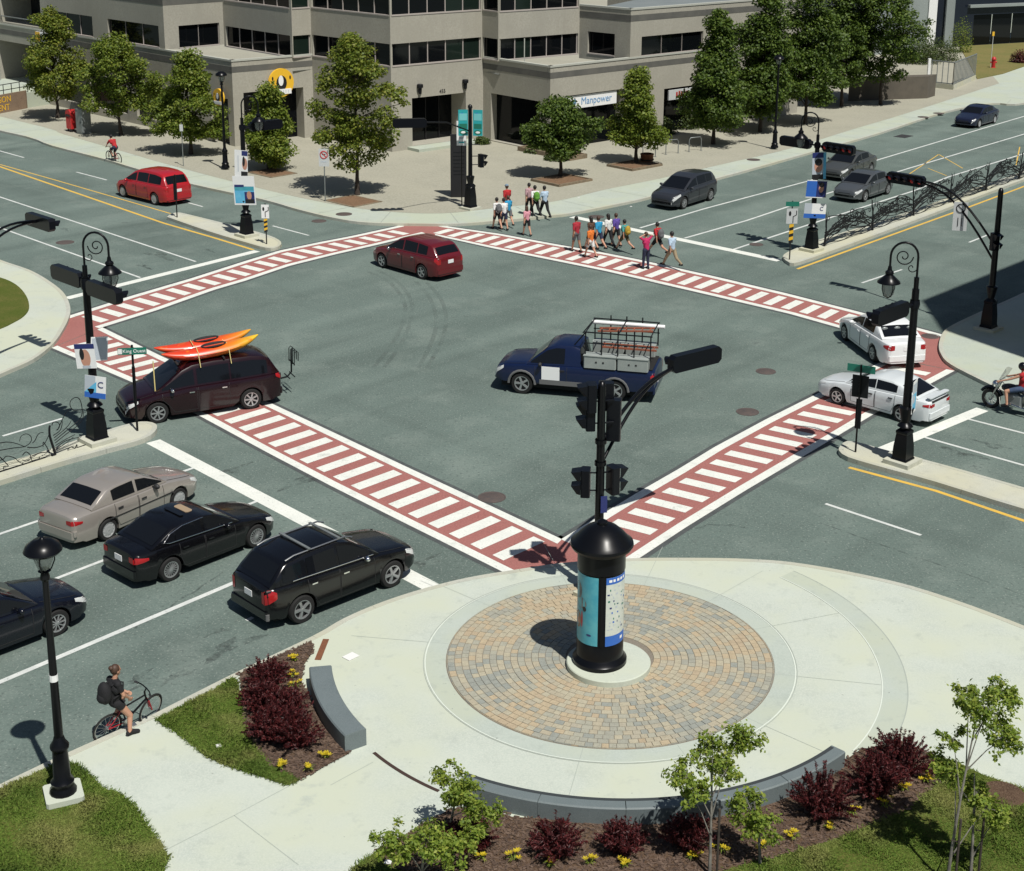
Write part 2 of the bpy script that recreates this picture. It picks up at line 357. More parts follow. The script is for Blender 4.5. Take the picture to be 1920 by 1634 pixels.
# paving setts in rings, each its own stone
mat('sett_bed', (0.17, 0.15, 0.12), 1.0, fine=(0.24, 0.21, 0.17), fs=40)
pav = struct(MB().prism(arc(3.655, 0, 360, 96)[:-1], KZ-0.03, KZ+0.001).obj('paver_circle', 'sett_bed'))
setts = []
for i, c in enumerate([(0.395, 0.325, 0.22), (0.362, 0.325, 0.24), (0.325, 0.318, 0.255), (0.255, 0.268, 0.238), (0.375, 0.305, 0.21), (0.345, 0.318, 0.245), (0.378, 0.345, 0.255), (0.295, 0.292, 0.242)]):
    setts.append(mat('sett_%d' % i, c, 0.9, var=tuple(x*0.82 for x in c), vs=7, fine=tuple(min(1, x*1.18) for x in c), fs=45, bump=0.15, bs=60, spec=0.25))
pr = random.Random(11); allset = []
r = 0.98; rows = 0
while r < 3.63:
    dr = 0.155; r1 = min(r+dr, 3.64); rm = (r+r1)/2
    k = int(2*PI*rm/pr.uniform(0.165, 0.185)); off = pr.random()*6.28; a = off; cuts = []
    while a < off+2*PI-0.06/rm:
        st = pr.choice([0.15, 0.17, 0.2, 0.23])/rm; b = min(a+st, off+2*PI)
        if off+2*PI-b < 0.06/rm: b = off+2*PI
        cuts.append((a, b)); a = b
    for a, b in cuts: allset.append((r, r1, a, b))
    r = r1; rows += 1
allset = [q for q in allset if q]
allset.sort(key=lambda q: q[1]*math.sin((q[2]+q[3])/2))      # nearest to the camera first
restmb = MB()
mixn = lambda x, y: math.sin(x*2.1+1.3)*math.sin(y*1.7+0.4)+math.sin(x*0.9-y*1.4)
for q, (r0, r1, a, b) in enumerate(allset):
    g = 0.006; zz = KZ+0.012+pr.uniform(0, 0.006); rm = (r0+r1)/2; cx, cy = C0[0]+rm*math.cos((a+b)/2), C0[1]+rm*math.sin((a+b)/2)
    ga = g/rm; P = [(r0+g, a+ga), (r0+g, b-ga), (r1-g, b-ga), (r1-g, a+ga)]
    P = [(C0[0]+x*math.cos(t), C0[1]+x*math.sin(t)) for x, t in P][::-1]
    w_ = mixn(cx, cy)+pr.gauss(0, 0.9)
    ci = pr.choice([3, 3, 7, 2]) if w_ > 0.9 else (pr.choice([0, 4, 0, 6]) if w_ < -0.7 else pr.choice([1, 2, 5, 6, 7, 1]))
    if q < 300:
        o = MB().prism(P, KZ-0.02, zz, bottom=False).obj('paving_stone', setts[ci], pav)
    else: restmb.prism(P, KZ-0.02, zz, ci, bottom=False)
stuff(restmb.obj('paving_stones', setts, pav))
mat('rust_dark', (0.045, 0.024, 0.018), .8)
# corten strips let into the edge of the plaza
for nm, pts, wd in (('edge_strip', [(-5.27,29.65,0)[:2], (-5.25,30.12,0)[:2], (-5.23,30.58,0)[:2]], 0.14), ('edge_strip', arc(6.16, -141, -123.5, 10), 0.07)):
    mb = MB(); L, Rr = strip_poly(pts, wd); mb.prism([tuple(p) for p in L]+[tuple(p) for p in Rr[::-1]], KZ-0.02, KZ+0.012); struct(mb.obj(nm, 'rust' if wd > .1 else 'rust_dark'))

# planted beds and lawns of the near plaza
BZ = KZ+0.02
def bed(name, pts, m, k=4, z=BZ):
    P = smooth_poly([p[:2] for p in pts]+[pts[0][:2]], k)[:-1] if k > 1 else [p[:2] for p in pts]
    mb = MB(); mb.prism(P, KZ-0.03, z); struct(mb.obj(name, m)); return P
bed_l = bed('mulch_bed', [(-6.86,29.02,0), (-6.19,29.74,0), (-5.54,30.47,0), (-5.43,30.07,0), (-5.55,29.36,0), (-5.46,28.70,0), (-5.02,27.64,0), (-4.46,26.56,0), (-4.06,26.03,0), (-4.47,25.58,0), (-4.88,25.11,0), (-5.51,25.56,0), (-6.06,26.34,0), (-6.56,27.81,0)], 'mulch', 1)
bed_b = bed('mulch_bed', [(-1.92,24.23,0), (-1.38,24.34,0), (-0.77,24.01,0), (1.01,23.87,0), (2.59,24.00,0), (4.06,24.60,0), (5.45,25.68,0), (6.13,26.37,0), (7.03,26.70,0), (7.59,26.22,0), (7.49,25.37,0), (6.64,24.41,0), (5.48,23.68,0), (4.44,23.16,0), (3.36,22.72,0), (1.97,22.04,0), (-0.33,21.85,0), (-1.98,21.96,0), (-2.82,22.51,0), (-3.20,22.91,0)], 'mulch', 1)
lawn_a = bed('lawn_soil', [(-8.15,27.12,0), (-7.54,27.96,0), (-6.93,28.79,0), (-6.58,27.81,0), (-6.06,26.34,0), (-5.51,25.56,0), (-4.88,25.11,0), (-5.08,24.93,0), (-5.87,25.30,0), (-6.45,25.59,0), (-6.89,25.89,0), (-7.26,26.31,0), (-7.67,26.70,0)], 'soil_grass', 1)
lawn_b = bed('lawn_soil', [(-11.61,23.47,0), (-10.49,24.64,0), (-10.05,25.13,0), (-9.61,25.59,0), (-9.26,25.47,0), (-8.86,25.09,0), (-8.54,24.72,0), (-8.24,24.62,0), (-7.82,24.20,0), (-7.44,23.66,0), (-7.09,23.17,0), (-6.78,22.69,0), (-6.80,22.14,0), (-7.17,20.29,0), (-10.59,20.23,0)], 'soil_grass', 1)
lawn_c = bed('lawn_soil', [(3.35,22.69,0), (4.44,23.13,0), (5.47,23.65,0), (6.63,24.38,0), (7.51,25.35,0), (7.62,26.15,0), (7.96,25.99,0), (8.37,25.55,0), (9.05,25.10,0), (10.11,24.32,0), (10.15,20.61,0), (1.43,20.45,0), (1.97,22.01,0)], 'soil_grass', 1)
lawn_d = bed('lawn_soil', [(-3.41,22.56,0), (-3.20,22.88,0), (-2.82,22.48,0), (-1.98,21.93,0), (-3.01,21.39,0), (-3.77,21.65,0)], 'soil_grass', 1)

# ------------------------------------------------------------------ medians
def median(poly, name='median'):
    P = dense(smooth_poly([p[:2] for p in poly]+[poly[0][:2]], 3)[:-1]+[poly[0][:2]], 0.5)[:-1]
    mb = MB(); mb.prism(P, -0.05, 0.15); o = struct(mb.obj(name, 'median'))
    P2 = P+[P[0]]; L, Rr = strip_poly(P2, 0.15); seg = list(range(0, len(P2), 4))
    if seg[-1] != len(P2)-1: seg.append(len(P2)-1)
    for a, b in zip(seg[:-1], seg[1:]):
        pts = [L[q] for q in range(a, b+1)]+[Rr[q] for q in range(b, a-1, -1)]
        c = sum(pts, Vector((0, 0)))/len(pts)
        MB().prism([tuple(c+(p-c)*0.995) for p in pts], -0.04, 0.155).obj('kerbstone', 'kerb_stone', o)
    return o
median([(-19.87,73.51,0), (-19.71,74.39,0), (-19.08,74.05,0), (-16.42,71.81,0), (-14.18,69.78,0), (-13.31,68.43,0), (-13.29,67.49,0), (-13.71,67.36,0), (-14.93,68.44,0), (-17.20,70.62,0)])
median([(10.33,66.82,0), (10.64,67.65,0), (11.84,69.38,0), (13.16,70.98,0), (16.72,74.93,0), (21.19,80.46,0), (26.93,87.51,0), (35.12,97.50,0), (34.78,95.90,0), (27.29,86.56,0), (22.53,80.55,0), (17.67,74.38,0), (14.11,69.94,0), (10.95,66.07,0), (10.45,65.94,0)])
median([(-17.65,39.22,0), (-16.34,40.60,0), (-15.42,41.59,0), (-14.29,43.13,0), (-13.42,44.13,0), (-12.90,44.20,0), (-12.64,43.74,0), (-12.78,42.91,0), (-13.66,42.00,0), (-14.73,40.91,0), (-15.94,39.50,0), (-17.18,38.07,0)])
median([(8.65,42.69,0), (8.84,43.14,0), (9.16,43.33,0), (10.17,42.49,0), (11.39,41.59,0), (13.42,39.82,0), (15.49,37.90,0), (15.02,36.99,0), (13.01,38.46,0), (11.00,40.32,0), (9.78,41.29,0), (8.81,42.14,0)])

# ------------------------------------------------------------------ painted markings
def line(a, b, wd, m='paint_line', name='lane_line', z=0.0045):
    pts = a if isinstance(a, list) else [a, b]
    mb = MB(); ribbon(mb, [p[:2] for p in pts], wd, z); return struct(mb.obj(name, m))
for a, b in (((-32.93,81.03,0), (-16.48,65.11,0)), ((-30.07,73.64,0), (-18.19,62.23,0)), ((-46.55,102.80,0), (-32.92,89.86,0)), ((-28.35,85.54,0), (-25.91,83.32,0)), ((-20.34,78.00,0), (-18.87,76.62,0)), ((-14.39,72.40,0), (-12.26,70.45,0)),
             ((13.18,62.92,0), (15.46,65.34,0)), ((19.93,70.81,0), (21.29,72.46,0)), ((-15.31,35.54,0), (-10.72,40.96,0)), ((-13.90,31.87,0), (-8.31,38.69,0)), ((-17.24,43.29,0), (-15.91,44.90,0)),
             ((11.57,44.24,0), (14.93,41.18,0)), ((13.40,45.95,0), (15.80,43.89,0)), ((-7.27,31.66,0), (-7.15,31.82,0))): line(a, b, 0.115)
line([(3.96,72.99,0), (7.60,77.71,0), (14.40,85.70,0), (20.58,93.72,0), (30.16,106.02,0), (39.59,118.02,0)], 0, 0.14)
line([(6.05,70.92,0), (9.56,75.01,0), (14.96,82.22,0), (21.37,90.25,0), (32.36,103.66,0), (41.02,114.78,0)], 0, 0.14)
line([(8.13,68.65,0), (13.66,75.50,0), (19.94,83.13,0), (23.10,87.58,0), (30.04,95.84,0), (37.92,105.71,0)], 0, 0.14)
line([(-12.47,28.20,0), (-12.00,28.77,0), (-7.88,33.71,0), (-6.07,35.85,0)], 0, 0.15)
line((7.55,38.91,0), (9.78,36.89,0), 0.11)
for a, b, wd in (((-20.28,58.83,0), (-14.13,67.23,0), 0.42), ((0.57,75.35,0), (10.11,66.71,0), 0.5), ((-12.50,43.01,0), (-2.90,33.30,0), 0.48), ((9.75,42.82,0), (14.13,46.89,0), 0.46)): line(a, b, wd, 'paint_white', 'stop_line', 0.005)
line([(-39.93,93.86,0), (-33.29,86.86,0), (-27.05,80.25,0), (-19.89,72.67,0), (-16.74,69.75,0), (-14.35,67.43,0)], 0, 0.16, 'paint_yellow')
line([(-33.53,87.53,0), (-28.94,83.27,0), (-20.11,74.87,0)], 0, 0.10, 'paint_yellow')
line((-13.89,68.93,0), (-13.20,68.22,0), 0.12, 'paint_yellow')
line([(10.70,65.19,0), (13.97,69.18,0), (22.04,79.00,0), (26.81,84.95,0), (33.90,93.93,0)], 0, 0.15, 'paint_yellow')
line([(8.71,41.63,0), (10.91,39.93,0), (12.85,37.92,0), (14.82,36.03,0)], 0, 0.15, 'paint_yellow')
for a, b in (((20.62,87.74,0), (24.32,95.13,0)), ((24.32,95.13,0), (24.65,90.39,0)), ((22.48,90.24,0), (23.05,87.90,0)), ((28.32,91.71,0), (30.51,98.37,0))): line(a, b, 0.07, 'paint_yellow', 'survey_mark')

def resample(pts, n):
    P = [V2(p) for p in pts]; d = [0]
    for a, b in zip(P[:-1], P[1:]): d.append(d[-1]+(b-a).length)
    out = []
    for i in range(n+1):
        t = d[-1]*i/n; k = max(j for j in range(len(d)) if d[j] <= t+1e-9); k = min(k, len(P)-2)
        out.append(P[k]+(P[k+1]-P[k])*((t-d[k])/(d[k+1]-d[k])))
    return out
def crosswalk(outer, inner, sdir, first, last, count, before, after):
    N = 60; O = resample(outer, N); I = resample(inner, N)
    ew = 0.30; rd = MB(); dk = MB()
    def off(a, b, d): return a+(b-a).normalized()*d
    rd.add([(*p, 0.004) for p in O]+[(*p, 0.004) for p in I], [(i, i+1, N+2+i, N+1+i) if False else (i, N+1+i, N+2+i, i+1) for i in range(N)])
    m = rd.mesh('crosswalk', 'paint_red')
    o = struct(link('crosswalk', m))
    # keep faces up
    if m.polygons[0].normal.z < 0: m.flip_normals()
    for A, B in ((O, I), (I, O)):
        e = MB(); q = [off(a, b, ew) for a, b in zip(A, B)]; P2 = [off(a, b, -0.16) for a, b in zip(A, B)]
        e.add([(*p, 0.008) for p in A]+[(*p, 0.008) for p in q], [(i, N+1+i, N+2+i, i+1) for i in range(N)])
        eo = e.obj('edge_line', 'paint_white', o)
        if eo.data.polygons[0].normal.z < 0: eo.data.flip_normals()
        dk.add([(*p, 0.0035) for p in P2]+[(*p, 0.0035) for p in A], [(i, N+1+i, N+2+i, i+1) for i in range(N)])
    d_ = dk.obj('seal_band', 'asphalt_dark', o)
    cen = [(a+b)/2 for a, b in zip(O, I)]
    f, l_ = V2(first), V2(last)
    cd = [0]
    for a, b in zip(cen[:-1], cen[1:]): cd.append(cd[-1]+(b-a).length)
    def prm(p): j = min(range(N+1), key=lambda i: (cen[i]-p).length); return cd[j]
    s0, s1 = prm(f), prm(l_); sp = (s1-s0)/(count-1)
    u = V2(sdir).normalized()
    for k in range(-before, count+after):
        s = s0+sp*k
        if s < 0.3 or s > cd[-1]-0.3: continue
        j = max(i for i in range(N) if cd[i] <= s); p = cen[j]+(cen[j+1]-cen[j])*((s-cd[j])/(cd[j+1]-cd[j]))
        t = (cen[j+1]-cen[j]).normalized(); sn = abs(t.x*u.y-t.y*u.x); wdt = (O[j]-I[j]).length
        hl = (wdt/2-ew-0.24)/max(sn, 0.5); hw = 0.215
        P = [p-u*hl-t*hw, p+u*hl-t*hw, p+u*hl+t*hw, p-u*hl+t*hw]
        MB().sheet([tuple(x) for x in P], 0.008+0.0002*rnd.random()).obj('stripe', 'paint_white', o)
    return o
crosswalk([(-18.68,52.20,0), (-14.42,48.25,0), (-11.47,45.14,0), (-8.86,42.25,0), (-6.58,39.78,0), (-4.18,37.28,0), (-3.11,36.18,0), (-0.95,33.94,0)], [(-17.61,54.84,0), (-14.30,51.25,0), (-9.53,46.56,0), (-6.85,43.72,0), (-4.54,41.26,0), (-1.74,38.32,0), (0.13,36.33,0)],
          (0.67, 0.742), (-10.03,45.34,0), (-0.96,35.68,0), 16, 16, 0)
crosswalk([(-19.48,56.17,0), (-17.73,59.36,0), (-16.00,62.17,0), (-14.28,65.33,0), (-13.15,67.29,0), (-11.66,68.95,0), (-10.16,70.45,0), (-8.04,72.88,0)], [(-17.70,54.73,0), (-16.10,57.38,0), (-14.57,60.42,0), (-13.58,61.93,0), (-12.14,64.57,0), (-10.46,66.72,0), (-8.66,68.79,0), (-6.68,71.22,0)],
          (0.80, -0.60), (-18.39,55.96,0), (-8.07,71.25,0), 21, 0, 0)
crosswalk([(-6.12,72.99,0), (-3.02,71.31,0), (-0.61,69.56,0), (2.02,67.74,0), (3.67,66.47,0), (6.82,63.68,0), (9.72,60.93,0), (12.23,58.31,0), (14.97,55.21,0)], [(-6.17,70.79,0), (-3.22,68.35,0), (-0.57,66.35,0), (1.93,64.45,0), (3.71,62.89,0), (6.50,60.44,0), (9.29,57.95,0), (11.02,56.02,0), (12.54,54.08,0)],
          (0.57, 0.82), (-5.89,71.49,0), (11.42,57.44,0), 26, 0, 2)
crosswalk([(1.74,34.70,0), (3.45,37.15,0), (5.44,39.83,0), (7.76,42.84,0), (10.35,46.24,0), (14.21,50.91,0)], [(0.10,36.33,0), (2.26,39.49,0), (3.59,41.33,0), (4.83,43.14,0), (6.74,45.65,0), (8.76,48.14,0), (12.13,52.30,0)],
          (0.85, -0.52), (2.15,37.20,0), (9.02,46.56,0), 14, 1, 6)
for P in ([(-19.38,56.25,0), (-17.64,54.81,0), (-18.69,52.27,0), (-18.94,54.26,0), (-19.24,55.74,0)], [(-8.04,72.88,0), (-6.81,72.90,0), (-6.12,72.99,0), (-6.17,70.79,0), (-6.68,71.22,0)], [(14.97,55.21,0), (14.39,53.69,0), (14.19,52.39,0), (14.21,50.91,0), (12.26,52.37,0), (12.54,54.08,0)], [(-0.96,34.05,0), (0.13,36.33,0), (1.74,34.70,0), (0.22,34.57,0)]):
    struct(MB().sheet([p[:2] for p in P], 0.0055).obj('crosswalk_corner', 'paint_red'))

# manhole covers, tyre marks, sealed cracks
for (x, y, z), rr in (((-1.86,39.05,0), 0.40), ((7.38,50.57,0), 0.36), ((6.23,46.34,0), 0.38), ((14.34,55.11,0), 0.36), ((-23.45,68.40,0), 0.42), ((-12.27,73.60,0), 0.38), ((1.81,75.42,0), 0.42), ((9.41,69.79,0), 0.34), ((-11.16,74.69,0.13), 0.42), ((11.93,91.66,0.13), 0.42), ((26.77,110.08,0.13), 0.42), ((28.39,112.04,0.13), 0.42)):
    zz = 0.003 if z == 0 else KZ+0.004
    rnd_ = MB(); rnd_.lathe([(0, 0.006), (rr*0.84, 0.006), (rr*0.86, 0.002), (rr*0.9, 0.002), (rr*0.92, 0.008), (rr, 0.008), (rr, -0.01)], 28, (x, y, zz)); o = rnd_.obj('manhole_cover', 'manhole', smooth=30); struct(o)
mat('drain_iron', (0.03, 0.03, 0.032), 0.7)
dx = V2((23.56,102.08,0)); MB().box((dx.x, dx.y, 0.004), (1.3, 0.9, 0.012), R(51)).obj('drain_grate', 'drain_iron')['kind'] = 'structure'
def tyre_alpha(n, l, geo, cur, noise, ramp, mix, rgb):
    b = n['Principled BSDF']; l.new(ramp(noise(0.9, 6, 0.7).outputs[0], 0.40, 1.9), b.inputs['Alpha']); return cur
mat('tyre_mark', (0.035, 0.04, 0.04), 0.95, extra=tyre_alpha)
def stain_alpha(n, l, geo, cur, noise, ramp, mix, rgb):
    b = n['Principled BSDF']; l.new(ramp(noise(2.6, 9, 0.75).outputs[0], 0.44, 0.85), b.inputs['Alpha']); return cur
mat('stain', (0.038, 0.045, 0.045), 0.9, extra=stain_alpha)
tz = 0.0022
for pts in ([(-8.52,63.73,0), (-7.38,61.98,0), (-6.45,59.09,0), (-6.17,56.41,0), (-6.28,53.26,0), (-6.63,50.41,0)], [(-8.22,64.11,0), (-7.14,62.35,0), (-6.19,59.34,0), (-5.90,56.42,0), (-5.94,53.27,0), (-6.25,50.43,0)], [(-5.78,62.06,0), (-4.98,59.56,0), (-4.54,56.85,0), (-4.46,53.67,0), (-4.73,50.49,0)], [(-6.25,62.21,0), (-5.42,59.54,0), (-4.89,56.47,0), (-4.82,53.66,0), (-5.02,50.48,0)]):
    struct(MB().obj('tyre_mark', 'tyre_mark')) if False else None
    mb = MB(); ribbon(mb, smooth_poly([p[:2] for p in pts], 8), 0.17, tz); tz += 0.0001; struct(mb.obj('tyre_mark', 'tyre_mark'))
for pts, wd in (([(-22.99,66.86,0), (-18.45,71.46,0)], .06), ([(-17.41,72.10,0), (-20.73,68.44,0)], .05), ([(7.22,37.64,0), (11.54,33.51,0)], .05), ([(2.77,36.48,0), (4.13,37.37,0), (5.13,37.23,0)], .07), ([(1.23,37.28,0), (0.22,36.57,0), (-0.85,36.70,0), (-1.66,37.19,0)], .05), ([(-16.65,41.47,0), (-16.01,42.35,0)], .04), ([(-9.79,31.18,0), (-9.14,32.52,0), (-8.34,34.11,0)], .06)):
    mb = MB(); P = smooth_poly([p[:2] for p in pts], 6); P = [(x+rnd.uniform(-.05, .05), y+rnd.uniform(-.05, .05)) for x, y in P]; ribbon(mb, P, wd, tz); tz += 0.0001; struct(mb.obj('sealed_crack', 'stain'))
# dark oil and water stains
for (x, y, z), sx, ang in (((-7.39,30.38,0), 1.2, 51), ((-9.11,28.94,0), .8, 51), ((-9.18,28.39,0), .6, 51), ((-7.80,31.11,0), .5, 40), ((-8.27,29.07,0), .6, 51), ((-18.35,66.10,0), 1.6, -45), ((-18.55,64.14,0), .9, -45), ((-16.41,67.21,0), .7, -45), ((12.36,42.91,0), 1.3, -40), ((13.55,43.63,0), .9, -40), ((-7.48,39.94,0), 1.1, 51), ((-9.52,40.88,0), .9, 51), ((-3.46,34.85,0), .8, 51), ((10.61,42.42,0), .6, -40), ((-24.38,71.12,0), .8, -45)):
    n = 22; st = rnd.random()*9; P = []
    for i in range(n):
        t = 2*PI*i/n; q = 0.55+0.3*math.sin(3*t+st)+0.25*math.sin(7*t+2*st)*rnd.random(); a, b = q*sx*math.cos(t), q*sx*0.33*math.sin(t); ca, sa = math.cos(R(ang)), math.sin(R(ang)); P.append((x+a*ca-b*sa, y+a*sa+b*ca))
    struct(MB().sheet(P, tz).obj('oil_stain', 'stain')); tz += 0.0001

# ------------------------------------------------------------------ office building
def stain(n, l, geo, cur, noise, ramp, mix, rgb):
    m2 = n.new('ShaderNodeVectorMath'); m2.operation = 'MULTIPLY'; m2.inputs[1].default_value = (2.2, 2.2, 0.16); l.new(geo.outputs['Position'], m2.inputs[0])
    t = n.new('ShaderNodeTexNoise'); t.inputs['Scale'].default_value = 1; t.inputs['Detail'].default_value = 5; l.new(m2.outputs[0], t.inputs['Vector'])
    return mix(ramp(t.outputs[0], 0.5, 0.9), cur, rgb((0.33, 0.315, 0.265)))
mat('wall_concrete', (0.40, 0.385, 0.325), 0.92, var=(0.35, 0.338, 0.285), vs=0.5, fine=(0.33, 0.315, 0.265), fs=9, bump=0.3, bs=30, spec=0.2, extra=stain)
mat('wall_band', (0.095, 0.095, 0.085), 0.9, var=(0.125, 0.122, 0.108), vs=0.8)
mat('roof_gravel', (0.15, 0.18, 0.19), 0.95, var=(0.19, 0.22, 0.225), vs=0.5, fine=(0.15, 0.165, 0.16), fs=20)
mat('flashing', (0.42, 0.43, 0.38), 0.6)
mat('mullion', (0.40, 0.36, 0.33), 0.5)
mat('window_glass', (0.004, 0.005, 0.006), 0.06, spec=0.22)
mat('window_glass_green', (0.010, 0.018, 0.014), 0.08, spec=0.3)
mat('inside_shade', (0.010, 0.010, 0.012), 0.8)
mat('brick', (0.22, 0.15, 0.10), 0.9, var=(0.17, 0.115, 0.08), vs=2, fine=(0.25, 0.18, 0.12), fs=18)

def frame2(p0, p1):
    p0, p1 = V2(p0), V2(p1); t = (p1-p0).normalized(); return p0, t, Vector((t.y, -t.x)), (p1-p0).length
def wall_face(parent, p0, p1, z0, z1, ops=(), depth=0.22, m='wall_concrete', name='wall'):
    """flat wall with real rectangular openings (t0,t1,za,zb[,depth]) and their reveals"""
    p, t, n, L = frame2(p0, p1)
    ts = sorted({0.0, L}|{max(0, min(L, o[i])) for o in ops for i in (0, 1)}); zs = sorted({z0, z1}|{o[i] for o in ops for i in (2, 3)})
    mb = MB()
    P = lambda a, z, d=0.0: (p.x+t.x*a-n.x*d, p.y+t.y*a-n.y*d, z)
    for a, b in zip(ts[:-1], ts[1:]):
        for c, d in zip(zs[:-1], zs[1:]):
            if any(o[0]-1e-6 <= a and b <= o[1]+1e-6 and o[2]-1e-6 <= c and d <= o[3]+1e-6 for o in ops): continue
            mb.add([P(a, c), P(b, c), P(b, d), P(a, d)], [(0, 1, 2, 3)])
    for o in ops:
        dp = o[4] if len(o) > 4 else depth
        a, b, c, d = max(0, o[0]), min(L, o[1]), o[2], o[3]
        mb.add([P(a, c), P(b, c), P(b, d), P(a, d), P(a, c, dp), P(b, c, dp), P(b, d, dp), P(a, d, dp)], [(0, 4, 5, 1), (1, 5, 6, 2), (2, 6, 7, 3), (3, 7, 4, 0)])
    # thickness
    return mb.obj(name, m, parent)
def quad_on(p0, p1, t0, t1, z0, z1, out=0.0, th=0.03):
    p, t, n, L = frame2(p0, p1); mb = MB(); a = p+t*((t0+t1)/2)+n*(out-th/2)
    mb.box((a.x, a.y, (z0+z1)/2), (t1-t0, th, z1-z0), math.atan2(t.y, t.x)); return mb
def windows(parent, p0, p1, t0, t1, z0, z1, n, depth=0.15, mw=0.06, m='window_glass', green=(), name='window'):
    """a ribbon of n panes: each pane a part, its mullion a sub-part"""
    w_ = (t1-t0)/n
    for i in range(n):
        a, b = t0+i*w_, t0+(i+1)*w_
        g = quad_on(p0, p1, a, b, z0, z1, -depth, 0.02).obj(name, 'window_glass_green' if i in green else m, parent)
        quad_on(p0, p1, b-mw/2 if i < n-1 else b-mw, b+mw/2 if i < n-1 else b, z0, z1, -depth+0.05, 0.06).obj('mullion', 'mullion', g)
    quad_on(p0, p1, t0, t1, z0-0.05, z0+0.03, 0.03, depth+0.05).obj('sill', 'mullion', parent)
def band(parent, p0, p1, z0, z1, out=0.012, m='wall_band', name='band', e=0.012, th=0.03, t0=None, t1=None):
    L = frame2(p0, p1)[3]; return quad_on(p0, p1, -e if t0 is None else t0, L+e if t1 is None else t1, z0, z1, out, th).obj(name, m, parent)
GZ = 0.10
cL, dR, tC, tR, pC = (-20.85, 93.9), (-16.45, 97.9), (-10.7, 92.7), (-5.25, 97.8), (-0.8, 93.0)
Ld = Vector((math.cos(R(-44)), math.sin(R(-44)))); Rd = Vector((math.cos(R(45)), math.sin(R(45))))
LP = lambda s: tuple(V2(cL)+Ld*s); RP = lambda s: tuple(V2(pC)+Rd*s)
LW0 = LP(-48); RW1 = RP(26)
bld = empty('office_building', (tC[0], tC[1], 0)); bld.location = (0, 0, 0)
tag(bld, 'grey concrete office building with dark ribbon windows behind the corner plaza', 'building')
# ground storey
wall_face(bld, LW0, cL, GZ, 5.6, [(45.4, 47.4, GZ+.02, 3.1, .5), (36.2, 41, 0.7, 3.0), (30, 35, 0.7, 3.0), (26, 29, .7, 3.0), (16.0, 23.0, 1.0, 4.3, 2.5), (6, 15, 1.0, 4.3, 2.5)])
for a, b, c, d, dp in ((45.4, 47.4, GZ, 3.1, .5), (36.2, 41, .7, 3, .2), (30, 35, .7, 3, .2), (26, 29, .7, 3, .2), (16, 23, 1, 4.3, 2.5), (6, 15, 1, 4.3, 2.5)): quad_on(LW0, cL, a, b, c, d, -dp, 0.03).obj('window', 'window_glass', bld)  # the two deepest panes stand in for shade inside the parking bays
wall_face(bld, cL, dR, GZ, 5.6, [(0.75, 5.2, GZ+.02, 3.5, .9)]); quad_on(cL, dR, .75, 5.2, GZ, 3.5, -.9, .03).obj('entrance', 'window_glass', bld)
wall_face(bld, dR, tC, GZ, 5.48); wall_face(bld, tC, tR, GZ, 5.48, [(1.6, 6.0, 0.32, 3.38, 1.5)]); dk = quad_on(tC, tR, 1.6, 6.0, .32, 3.38, -1.5, .03).obj('entrance', 'window_glass', bld)
for k in range(1, 4): quad_on(tC, tR, 1.6+k*1.1-.03, 1.6+k*1.1+.03, .32, 3.38, -1.44, .05).obj('mullion', 'sign_black', dk)
wall_face(bld, tR, pC, GZ, 5.6, [(0.8, 5.6, 0.2, 3.3, .5)]); quad_on(tR, pC, .8, 5.6, .2, 3.3, -.5, .03).obj('window', 'window_glass', bld)
wall_face(bld, pC, RW1, GZ, 5.6, [(1.3, 6.9, GZ+.02, 3.62, .8), (10.8, 14.6, GZ+.02, 3.25, .8), (17.5, 22.5, 0.6, 3.2)])
for a, b, c, d, dp in ((1.3, 6.9, GZ, 3.62, .8), (10.8, 14.6, GZ, 3.25, .8), (17.5, 22.5, .6, 3.2, .2)): quad_on(pC, RW1, a, b, c, d, -dp, .03).obj('window', 'window_glass', bld)
for a, b in ((LW0, cL), (cL, dR), (tR, pC), (pC, RW1)): band(bld, a, b, 4.83, 5.2); band(bld, a, b, 5.52, 5.63, 0.04, 'flashing', 'coping', 0.04, 0.3)
# flat roofs of the two single-storey corners, sunk behind their parapets
mb = MB(); mb.sheet([tuple(LP(-8)), cL, dR, (-17.5, 96.8), (-23.3, 103)], 4.62); mb.obj('roof', 'roof_gravel', bld)
mb = MB(); mb.sheet([tR, pC, RP(8), (1.05, 101.1), (-4.2, 96.5)], 4.62); mb.obj('roof', 'roof_gravel', bld)
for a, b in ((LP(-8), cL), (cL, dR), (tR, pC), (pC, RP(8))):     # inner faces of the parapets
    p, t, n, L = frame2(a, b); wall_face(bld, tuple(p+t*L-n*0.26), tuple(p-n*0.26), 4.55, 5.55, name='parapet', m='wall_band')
# upper storeys
uL, u1, u2 = LP(-7.7), (-23.3, 103.0), (-17.5, 96.8)
tR2, u5, u6, u8 = (-5.3, 97.75), (-4.2, 96.5), (1.05, 101.1), RP(7.3)
S1, W1, S2, W2, S3 = 5.48, 6.87, 8.62, 10.0, 11.8
def tower(p0, p1, n, green=(), off=0.25, single=False):
    L = frame2(p0, p1)[3]
    wall_face(bld, p0, p1, S1-0.02, S3+2, [(off, L-off, S1+.02, W1), (off, L-off, S2, W2)] if not single else [(0, L, S1+.02, W1), (0, L, S2, W2)])
    o = off if not single else 0.02
    for zz in ((S1+.02, W1), (S2, W2)): windows(bld, p0, p1, o, L-o, *zz, n, green=green)
tower(u1, u2, 5); tower(u2, dR, 1, (0,), .06); tower(dR, tC, 5, off=.08); tower(tC, tR2, 5, (3, 4), .1); tower(tR2, u5, 1, (), .05); tower(u5, u6, 5, (1,), .1)
Lq = frame2(LW0, uL)[3]
lw = [(25.2, 30.9), (33.0, 39.6)]
